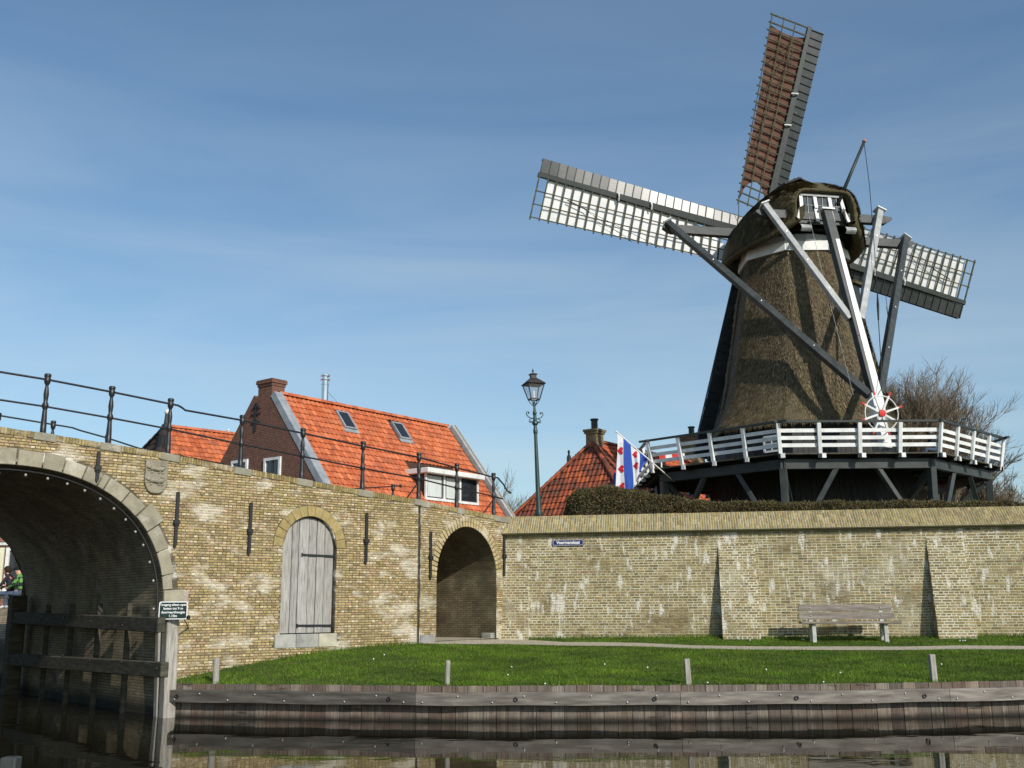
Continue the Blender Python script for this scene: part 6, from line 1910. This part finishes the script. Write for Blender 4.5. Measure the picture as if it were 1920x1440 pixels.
# flag mast on the cap with its rope, and hanging ropes
mb = MB(); P0, P1 = PY(1571, 383, 37.9), PY(1620, 266, 37.9); mb.tube([P0, P1], .075, 8, r1=.055); mast = mb.build('mast', MT['mill_dark'], mill, smooth=True)
mb = MB(); mb.lathe([(.03, -.02), (.08, 0), (.085, .05), (.05, .1), (.01, .12)], P1, (P1 - P0).normalized(), 8); mb.build('mast_tip', mat('copper_tip', [(.35, .14, .09), (.45, .2, .13)], 5), mast)
mb = MB(); mb.tube([P1, PY(1630, 345, 37.6), PY(1640, 470, 37.0), PY(1645, 560, 36.3)], .013, 4)
mb.tube([PY(1645, 548, 36.3), PY(1646, 572, 36.2), PY(1647, 600, 36.1)], [.02, .05, .03], 5); mb.tube([PY(1647, 600, 36.1), PY(1652, 680, 35.5), PY(1653, 728, 35.0), PY(1645, 742, 35)], .016, 4)
mb.tube([PY(1662, 575, 36.3), PY(1668, 620, 36.3), PY(1655, 500, 36.6)], .010, 4)
mb.build('rope', MT['iron'], mill)
mb = MB(); mb.tube([PY(1517, 405, 37.5), PY(1543, 515, 36.7), PY(1600, 740, 35.2)], .008, 4); mb.build('thin_rope', MT['brace_white'], mill)

# ---- sails
HUB = PY(1435, 445, 43.4)
SN = Vector((.18, -.972, -.15)).normalized()          # towards the tail, out of the sail plane
def SP(u, v): return PPL(u, v, HUB, SN)
HUBP = HUB.copy()
TIP = {'left': SP(1012, 326) - HUBP, 'top': SP(1527, 45) - HUBP, 'right': SP(1811, 567) - HUBP}
TIP['bottom'] = -TIP['top']
eT = TIP['top'].normalized()
mb = MB(); mb.beam(HUBP - SN * .5, CP(0, 0, 17.6), .55, .55, hint=Z3, w1=.4, h1=.4); mb.build('windshaft', MT['mill_dark'], mill)
for nm, cl in (('left', 'cloth_white'), ('top', 'cloth_brown'), ('right', 'cloth_white'), ('bottom', 'cloth_brown')):
    SLEN = TIP[nm].length; er = TIP[nm].normalized(); et = SN.cross(er).normalized()
    if nm == 'left': flip_ = -1 if et.dot(-eT) < 0 else 1
    et = et * flip_
    fr_ = 0.0 if nm in ('left', 'right') else .18
    o0 = HUBP - SN * (.15 + (.0 if nm in ('left', 'right') else .36))
    stk = MB(); stk.beam(o0, o0 + er * (SLEN + .05), .36, .34, hint=SN, w1=.20, h1=.17)
    sail = stk.build('sail', MT['mill_dark'], mill, bevel=.015)
    tw = lambda r: rad(lerp(17, 3, min(1, r / SLEN)))
    def LPt(r, w, o=0.0):
        a = tw(r); d = et * math.cos(a) + SN * math.sin(a); nn_ = SN * math.cos(a) - et * math.sin(a)
        return o0 + er * r + d * w + nn_ * (o + .05)
    wid = lambda r: lerp(1.62, 1.92, r / SLEN)
    nb = 24
    for i in range(nb):
        r = lerp(1.25, SLEN - .02, i / (nb - 1))
        mb = MB(); mb.beam(LPt(r, .05), LPt(r, wid(r) + U(.05, .11)), .055, .055, hint=SN); mb.build('sail_bar', MT['lath'], sail)
    for f in (.36, .68, 1.0):
        mb = MB()
        pts = [LPt(lerp(1.15, SLEN + .02, i / 12), .08 + (wid(lerp(1.15, SLEN, i / 12)) - .08) * f, .035) for i in range(13)]
        for a, b in zip(pts[:-1], pts[1:]): mb.beam(a, b, .045, .03, hint=SN)
        mb.build('sail_lath', MT['lath'], sail)
    # cloth behind the bars
    mb = MB(); nr, nw = 30, 8; vv = []; ff = []
    for i in range(nr + 1):
        for j in range(nw + 1):
            w = j / nw
            if nm in ('left', 'right'):
                r0_ = lerp(3.5, 1.55, min(1, w / .55) ** .8) if nm == 'left' else lerp(1.4, 1.5, w)
                r1_ = SLEN - .42
                if nm == 'right' and w > .8: pass
            else:
                r0_ = 1.35 + 1.05 * (1 - (2 * w - 1) ** 2) ** .8 - (.35 if w > .95 else 0); r1_ = SLEN - .45 - .18 * math.sin(w * PI)
            r = lerp(r0_, r1_, i / nr)
            sag = .05 * math.sin(r * 2 * PI / .388 + 1) * .5 + .06 * math.sin(w * 7 + r) + .03 * math.sin(r * 5.3 + w * 4)
            inset_w = .06 + (wid(r) - .10) * w
            if nm == 'top': inset_w -= .12 * w * math.sin(PI * i / nr)
            vv.append(LPt(r, inset_w, -.085 - .02 + sag * .28))
    for i in range(nr):
        for j in range(nw):
            a = i * (nw + 1) + j; ff.append((a, a + 1, a + nw + 2, a + nw + 1))
    mb.faces(vv, ff); clo = mb.build('sailcloth', MT[cl], sail, smooth=True)
    # leading boards, one box per bay
    npan = 26
    for i in range(npan):
        r0_, r1_ = lerp(.55, SLEN - .03, (i + .04) / npan), lerp(.55, SLEN - .03, (i + .96) / npan)
        a = rad(lerp(18, 3, i / npan) + U(-1.2, 1.2))
        dl = (-et * math.cos(a) - SN * math.sin(a)).normalized()
        wb_ = lerp(.60, .62, i / npan)
        pn_ = dl.cross(er).normalized()
        b_ = o0 + dl * .13
        mb = MB(); mb.box(b_ + er * ((r0_ + r1_) / 2) + dl * wb_ / 2, (r1_ - r0_, wb_, .03), er, dl, pn_)
        mb.build('leading_board', MT['panel'], sail)
        mb = MB(); mb.box(b_ + er * (r1_ + .012) + dl * wb_ / 2 + pn_ * .0, (.035, wb_, .12), er, dl, pn_); mb.build('board_rib', MT['mill_dark'], sail)
    a = rad(18); dl = (-et * math.cos(a) - SN * math.sin(a)).normalized()
    mb = MB(); mb.beam(o0 + dl * .76 + er * .55, o0 + dl * .76 + er * SLEN, .04, .06, hint=SN); mb.build('leading_edge', MT['mill_grey'], sail)
    for r in (5.4, 6.9):
        mb = MB(); mb.tube([LPt(r, -.1, .14), LPt(r - .05, .05, .18), LPt(r - .08, .22, .1)], .035, 6); mb.build('cloth_tie', MT['white'], sail)
    mb = MB()
    if nm == 'top':
        for (ra, wa, rb, wb2) in ((8.9, .75, 5.6, 1.8), (8.7, .6, 2.4, 1.75), (9.3, .65, 7.6, 1.85), (9.3, .7, 8.0, .5)): mb.tube([LPt(ra, wa, .06), LPt((ra + rb) / 2, (wa + wb2) / 2, .09), LPt(rb, wb2, .06)], .014, 4)
    else:
        for (ra, wa, rb, wb2) in ((9.0, .8, 8.1, 1.0), (8.2, 1.0, 5.9, 1.9), (8.4, .95, 4.6, 1.85)): mb.tube([LPt(ra, wa, .06), LPt(rb, wb2, .06)], .012 if wa != .8 else .03, 4)
    mb.tube([LPt(1.5, wid(1.4), -.05), LPt(.5, wid(1.0) - .3, -.1)], .016, 4)
    mb.build('sail_rope', MT['lath'], sail)

# ================================================================== flag hung from a slanting pole on the stage
fp0, fp1 = PY(1246, 887, 37.55), PY(1157.5, 811, 36.7)
flag = thing('flag', 'blue and white striped flag with red heart shaped leaves hanging from a slanting pole', 'flag', tuple(fp0))
mb = MB(); mb.tube([fp0 + (fp0 - fp1).normalized() * .5, fp1], .028, 6, r1=.022); mb.lathe([(.01, 0), (.04, .02), (.04, .06), (.01, .09)], fp1, (fp1 - fp0).normalized(), 8); mb.build('pole', MT['white'], flag, smooth=True)
FCOL = [((1158, 813), (1155, 917)), ((1159.5, 814.5), (1158, 918)), ((1163, 817.5), (1164, 920)), ((1168, 822), (1172, 920)), ((1172, 825), (1177, 919)), ((1178, 830.5), (1183, 917)), ((1183.5, 835), (1188, 914)),
        ((1189, 840), (1191, 907)), ((1194, 844), (1195, 897)), ((1199, 848.5), (1199, 888)), ((1204, 852.5), (1204, 878)), ((1210, 858), (1209, 868)), ((1214, 861), (1213, 864))]
FM = [0, 0, 0, 1, 1, 1, 0, 0, 0, 1, 1, 1]
def FPt(i, j, fwd=0.0):
    (u0, v0), (u1, v1) = FCOL[i]
    f = abs((u0 - 1157.5) / (1246 - 1157.5)); Y = lerp(36.7, 37.55, f)
    w = .10 * math.sin(i * 1.25) * min(1, j * 2.2) + .03 * math.sin(j * 6 + i)
    return PY(lerp(u0, u1, j) + .8 * math.sin(j * 5 + i * .7), lerp(v0, v1, j), Y - .03 + w - fwd)
flm = MB()
for i in range(len(FCOL) - 1):
    flm.mi = FM[i]
    for j in range(10): flm.face([FPt(i, j / 10), FPt(i, (j + 1) / 10), FPt(i + 1, (j + 1) / 10), FPt(i + 1, j / 10)])
flm.mi = 0
for (a, b, c_, d) in (((1158, 850), (1155, 870), (1155, 917), (1158, 917)),): flm.face([PY(*p, 36.75) for p in (a, b, c_, d)])
flm.mi = 1
flm.face([PY(*p, 36.8) for p in ((1155.5, 868), (1150, 892), (1150.5, 913), (1156, 917))])
cloth = flm.build('cloth', [MT['flag_white'], MT['flag_blue']], flag, smooth=True)
def heart(uc, vc, r, flip=1):
    mb = MB(); pts = []
    for k in range(18):
        t = 2 * PI * k / 18
        hx_, hy_ = 16 * math.sin(t) ** 3 / 16, (13 * math.cos(t) - 5 * math.cos(2 * t) - 2 * math.cos(3 * t) - math.cos(4 * t)) / 16
        u, v = uc - hy_ * r * flip * .9, vc + hx_ * r
        us, Ys = [], []
        for i in range(len(FCOL)):
            (a0, b0_), (a1, b1_) = FCOL[i]; jj = min(1, max(0, (v - b0_) / (b1_ - b0_)))
            q = FPt(i, jj); us.append(img_u(q)); Ys.append(q.y)
        pts.append(PY(u, v, float(np.interp(u, us, Ys)) - .022))
    ctr = sum(pts, Vector((0, 0, 0))) / len(pts)
    for a, b in zip(pts, pts[1:] + pts[:1]): mb.face([ctr, a, b])
    return mb.build('red_leaf', MT['flag_red'], cloth)
for uc, vc, r in ((1163.5, 845, 7.2), (1165, 879, 7.2), (1167, 911, 6.6), (1191, 852, 6.4), (1193, 873, 6.4), (1153, 884, 3.0)): heart(uc, vc, r, -1)

# red and white barrier plank standing on the stage
bp0 = PY(1258, 857, 39.6)
bar = thing('barrier_plank', 'red and white striped barrier plank behind the white stage railing', 'barrier', (bp0.x, bp0.y, 6.88))
for i in range(4):
    mb = MB(); a, b = PY(1236 + i * 12, 858 - i * .8, 39.6), PY(1248 + i * 12, 857.2 - i * .8, 39.6); mb.beam(a, b, .03, .20, hint=Z3); mb.build('board', MT['red'] if i % 2 == 0 else MT['white'], bar)
for u in (1240, 1280):
    p = PY(u, 857, 39.6); mb = MB(); mb.beam(Vector((p.x, p.y + .03, 6.86)), p + Vector((0, .03, 0)), .05, .05, hint=Vector((1, 0, 0))); mb.build('leg', MT['white'], bar)

# ================================================================== bare spring trees
def bare_tree(name, label, base, H, spread, seed, stems=5, levels=5, lean=(0, 0), group='bare trees behind the mill', r0=.16, twig=.008):
    R_ = random.Random(seed)
    t = thing(name, label, 'tree', tuple(base), group)
    trunk, crown = MB(), MB()
    def grow(mbx, p, d, L, r, lev):
        n = 3 if lev > 1 else 4
        pts = [p]; q = p.copy(); dd = d.copy()
        for i in range(3):
            dd = (dd + Vector((R_.gauss(0, .10), R_.gauss(0, .10), R_.gauss(.03, .07)))).normalized()
            q = q + dd * (L / 3); pts.append(q.copy())
        mbx.tube(pts, r, n, r1=r * .55, caps=False)
        if lev >= levels: return
        k = R_.choice((4, 5, 6)) if lev > 0 else R_.choice((5, 6))
        for i in range(k):
            f = R_.uniform(.30, 1.0) if i else 1.0
            j = min(2, int(f * 3)); b = pts[j].lerp(pts[j + 1], f * 3 - j)
            ax = Vector((R_.gauss(0, 1), R_.gauss(0, 1), R_.gauss(0, .6))).normalized()
            nd = (dd + ax * R_.uniform(.35, .75) + Z3 * .12)
            grow(crown, b, nd.normalized(), L * R_.uniform(.52, .74), max(twig, r * R_.uniform(.42, .6)), lev + 1)
    for s in range(stems):
        a = 2 * PI * s / stems + R_.uniform(-.4, .4)
        d = Vector((math.cos(a) * spread + lean[0], math.sin(a) * spread + lean[1], 1)).normalized()
        grow(trunk, Vector(base) + Vector((math.cos(a) * .2, math.sin(a) * .2, -.2)), d, H * .40 * R_.uniform(.85, 1.1), r0, 0)
    trunk.build('trunk', MT['bark'], t); crown.build('crown', MT['bark'], t)
    return t
b1 = PY(1706, 1000, 52); b1.z = MG
bare_tree('bare_tree', 'large bare tree spreading its branches directly behind the right flank of the mill', b1, PY(1700, 700, 52).z - MG, .27, 23, 7, 5, (-.05, 0), twig=.008)
b1 = PY(1672, 1000, 55); b1.z = MG
bare_tree('bare_tree', 'bare tree half hidden by the thatched mill body, twigs showing beside the capstan wheel', b1, PY(1680, 690, 55).z - MG, .26, 12, 4, 5, twig=.008)
b1 = PY(1796, 1000, 48); b1.z = MG
bare_tree('bare_tree', 'lower bare tree seen behind the right end of the mill stage', b1, PY(1815, 805, 48).z - MG, .36, 13, 5, 5, (.03, 0), twig=.008)
b1 = PY(1905, 1000, 85); b1.z = MG
bare_tree('bare_tree', 'small distant bare tree at the far right above the hedge', b1, PY(1900, 890, 85).z - MG, .42, 14, 6, 4, twig=.017)
b1 = PY(1850, 1000, 78); b1.z = MG
bare_tree('bare_tree', 'small distant bare tree just beyond the last stage post', b1, PY(1850, 905, 78).z - MG, .5, 15, 6, 4, twig=.016)
b1 = PY(18, 1000, 62); b1.z = 2.0
bare_tree('bare_tree', 'bare tree top showing above the bridge parapet at the far left', b1, PY(18, 783, 62).z - 2.0, .3, 16, 4, 4, group='bare trees behind the bridge', twig=.012)
b1 = PY(912, 1000, 64); b1.z = 2.0
bare_tree('bare_tree', 'faint bare twigs rising beside the right edge of the orange roof', b1, PY(912, 882, 64).z - 2.0, .22, 17, 3, 4, group='bare trees behind the bridge', twig=.010)

# ================================================================== people
def person(name, label, base, J, bones, mats, pick, hair=None, group=None):
    """J: joint -> (offset, radius); bones: joint pairs, first joint is the root; pick(p) -> material index"""
    t = thing(name, label, 'person', tuple(base), group)
    names = list(J); me = bpy.data.meshes.new('body')
    me.from_pydata([J[n][0] for n in names], [(names.index(a), names.index(b)) for a, b in bones], [])
    ob = bpy.data.objects.new('body', me); COL.objects.link(ob)
    ob.modifiers.new('skin', 'SKIN'); sub = ob.modifiers.new('sub', 'SUBSURF'); sub.levels = sub.render_levels = 1
    if not me.skin_vertices: 
        bpy.context.view_layer.update()
    sv = me.skin_vertices[0].data
    for i, n in enumerate(names):
        r = J[n][1]; sv[i].radius = (r, r) if not isinstance(r, tuple) else r
        sv[i].use_root = (i == 0)
    dg = bpy.context.evaluated_depsgraph_get(); dg.update()
    nm_ = bpy.data.meshes.new_from_object(ob.evaluated_get(dg))
    bpy.data.objects.remove(ob)
    nm_.materials.clear()
    for m_ in mats: nm_.materials.append(m_)
    for p in nm_.polygons:
        p.material_index = pick(p.center); p.use_smooth = True
    b = bpy.data.objects.new('body', nm_); COL.objects.link(b); b.parent = t
    ORG[b.name] = Vector(base)
    return t, b
def cloth(name, c): return mat(name, [tuple(x * .8 for x in c), c, tuple(x * 1.2 for x in c)], 8, bump=.1)
JEAN, DARKC, GREENC, PINKC, SHOE = cloth('denim', (.06, .085, .13)), cloth('dark_jacket', (.02, .022, .03)), cloth('green_shirt', (.12, .30, .07)), cloth('pink_strap', (.60, .22, .20)), cloth('white_shoe', (.65, .65, .65))
HAIR = cloth('dark_hair', (.03, .018, .012)); GREYH = cloth('grey_hair', (.4, .38, .36)); CAPB = cloth('black_cap', (.012, .013, .018))
def seated_joints(s=-1):
    """seated, facing s (x direction), lap towards s"""
    J = {'pelvis': (Vector((0, 0, .50)), .15), 'waist': (Vector((s * .04, 0, .70)), .14), 'chest': (Vector((s * .10, 0, .92)), .165), 'neck': (Vector((s * .17, 0, 1.08)), .065), 'jaw': (Vector((s * .22, 0, 1.15)), .078),
         'head': (Vector((s * .22, 0, 1.25)), .098), 'crown': (Vector((s * .21, 0, 1.33)), .065), 'nose': (Vector((s * .325, 0, 1.21)), .016)}
    B_ = [('pelvis', 'waist'), ('waist', 'chest'), ('chest', 'neck'), ('neck', 'jaw'), ('jaw', 'head'), ('head', 'crown'), ('jaw', 'nose')]
    for y, n in ((-1, 'r'), (1, 'l')):
        J['sh' + n] = (Vector((s * .10, y * .19, .99)), .075); J['el' + n] = (Vector((s * .26, y * .24, .76)), .052); J['wr' + n] = (Vector((s * .46, y * .12, .66)), .036); J['ha' + n] = (Vector((s * .54, y * .09, .64)), .036)
        J['kn' + n] = (Vector((s * .46, y * .13, .50)), .075); J['hi' + n] = (Vector((s * .08, y * .10, .48)), .095); J['an' + n] = (Vector((s * .50, y * .14, .10)), .048); J['to' + n] = (Vector((s * .66, y * .15, .04)), .038)
        B_ += [('chest', 'sh' + n), ('sh' + n, 'el' + n), ('el' + n, 'wr' + n), ('wr' + n, 'ha' + n), ('pelvis', 'hi' + n), ('hi' + n, 'kn' + n), ('kn' + n, 'an' + n), ('an' + n, 'to' + n)]
    return J, B_
TZ = 2.0
Y0 = 33.9
bq0 = PY(28, 1140, Y0)
fb_ = thing('street_bench', 'dark wooden bench with two seated people in front of the brick house', 'bench', (bq0.x, Y0, TZ))
mb = MB(); mb.box((bq0.x - .15, Y0, TZ + .37), (1.3, .46, .06)); mb.build('seat', MT['dark_wood'], fb_)
for x in (-.7, .4):
    mb = MB(); mb.box((bq0.x + x, Y0, TZ + .17), (.08, .42, .34)); mb.build('leg', MT['dark_wood'], fb_)
def pk1(p):
    if p.z > 1.12: return 0
    if p.z > .62 and p.x < -.40: return 0
    if p.z < .11: return 3
    if p.z < .60: return 2
    return 1
def pk_stripe(p):
    if p.z > 1.11: return 0
    if p.z > .6 and p.x < -.42: return 0
    if p.z < .11: return 3
    if p.z < .60: return 2
    return 1 if int(p.z * 16) % 3 else 4
J, B_ = seated_joints(-1)
gx_ = PY(41, 1110, Y0 - .05)
t, b = person('person', 'person in green striped shirt and black cap sitting on the bench beyond the arch', (gx_.x + .05, Y0 - .05, TZ), J, B_, [MT['skin'], GREENC, JEAN, SHOE, DARKC], pk_stripe, group='people seated beyond the bridge')
mb = MB(); mb.lathe([(.108, -.01), (.112, .03), (.10, .09), (.06, .13), (.01, .14)], Vector((gx_.x + .05 - .215, Y0 - .05, TZ + 1.245)), Z3, 12); mb.box(Vector((gx_.x + .05 - .36, Y0 - .05, TZ + 1.25)), (.16, .17, .02)); mb.build('cap', CAPB, t, smooth=False)
gx_ = PY(22, 1110, Y0 + .1)
t, b = person('person', 'person in dark top with pink straps and jeans sitting behind the green shirt', (gx_.x, Y0 + .1, TZ), J, B_, [MT['skin'], DARKC, JEAN, SHOE], pk1, group='people seated beyond the bridge')
mb = MB(); mb.lathe([(.07, -.12), (.108, -.04), (.115, .02), (.10, .08), (.06, .115), (.01, .125)], Vector((gx_.x - .185, Y0 + .1, TZ + 1.25)), Z3, 12); mb.build('hair', HAIR, t, smooth=True)
for y in (-.1, .1):
    mb = MB(); mb.tube([Vector((gx_.x - .0, Y0 + .1 + y, TZ + .95)), Vector((gx_.x - .12, Y0 + .1 + y, TZ + 1.06)), Vector((gx_.x - .26, Y0 + .1 + y, TZ + .95)), Vector((gx_.x - .18, Y0 + .1 + y, TZ + .72))], .028, 6); mb.build('strap', PINKC, t)
# visitor sitting on the mill stage
px_ = PY(1746, 800, 36.6)
zs = 6.89
st_ = thing('stool', 'low dark box seat on the mill stage behind the railing corner', 'stool', (px_.x, 36.6, zs))
mb = MB(); mb.box((px_.x, 36.6, zs + .30), (.40, .40, .04)); mb.build('seat', MT['dark_wood'], st_)
for x in (-.16, .16):
    for y in (-.16, .16):
        mb = MB(); mb.box((px_.x + x, 36.6 + y, zs + .14), (.045, .045, .28)); mb.build('leg', MT['dark_wood'], st_)
J2 = {k: (Vector((v[0].x * .9, v[0].y * .9, v[0].z * .86)), v[1] * .9) for k, v in J.items()}
t, b = person('person', 'person with grey hair and dark jacket sitting on the mill stage behind the railing', (px_.x + .1, 36.6, zs), J2, B_, [MT['skin'], DARKC, JEAN, SHOE], pk1)
mb = MB(); mb.lathe([(.065, -.08), (.098, -.02), (.10, .02), (.088, .07), (.05, .10), (.01, .108)], Vector((px_.x + .1 - .17, 36.6, zs + 1.09)), Z3, 12); mb.build('hair', GREYH, t, smooth=True)
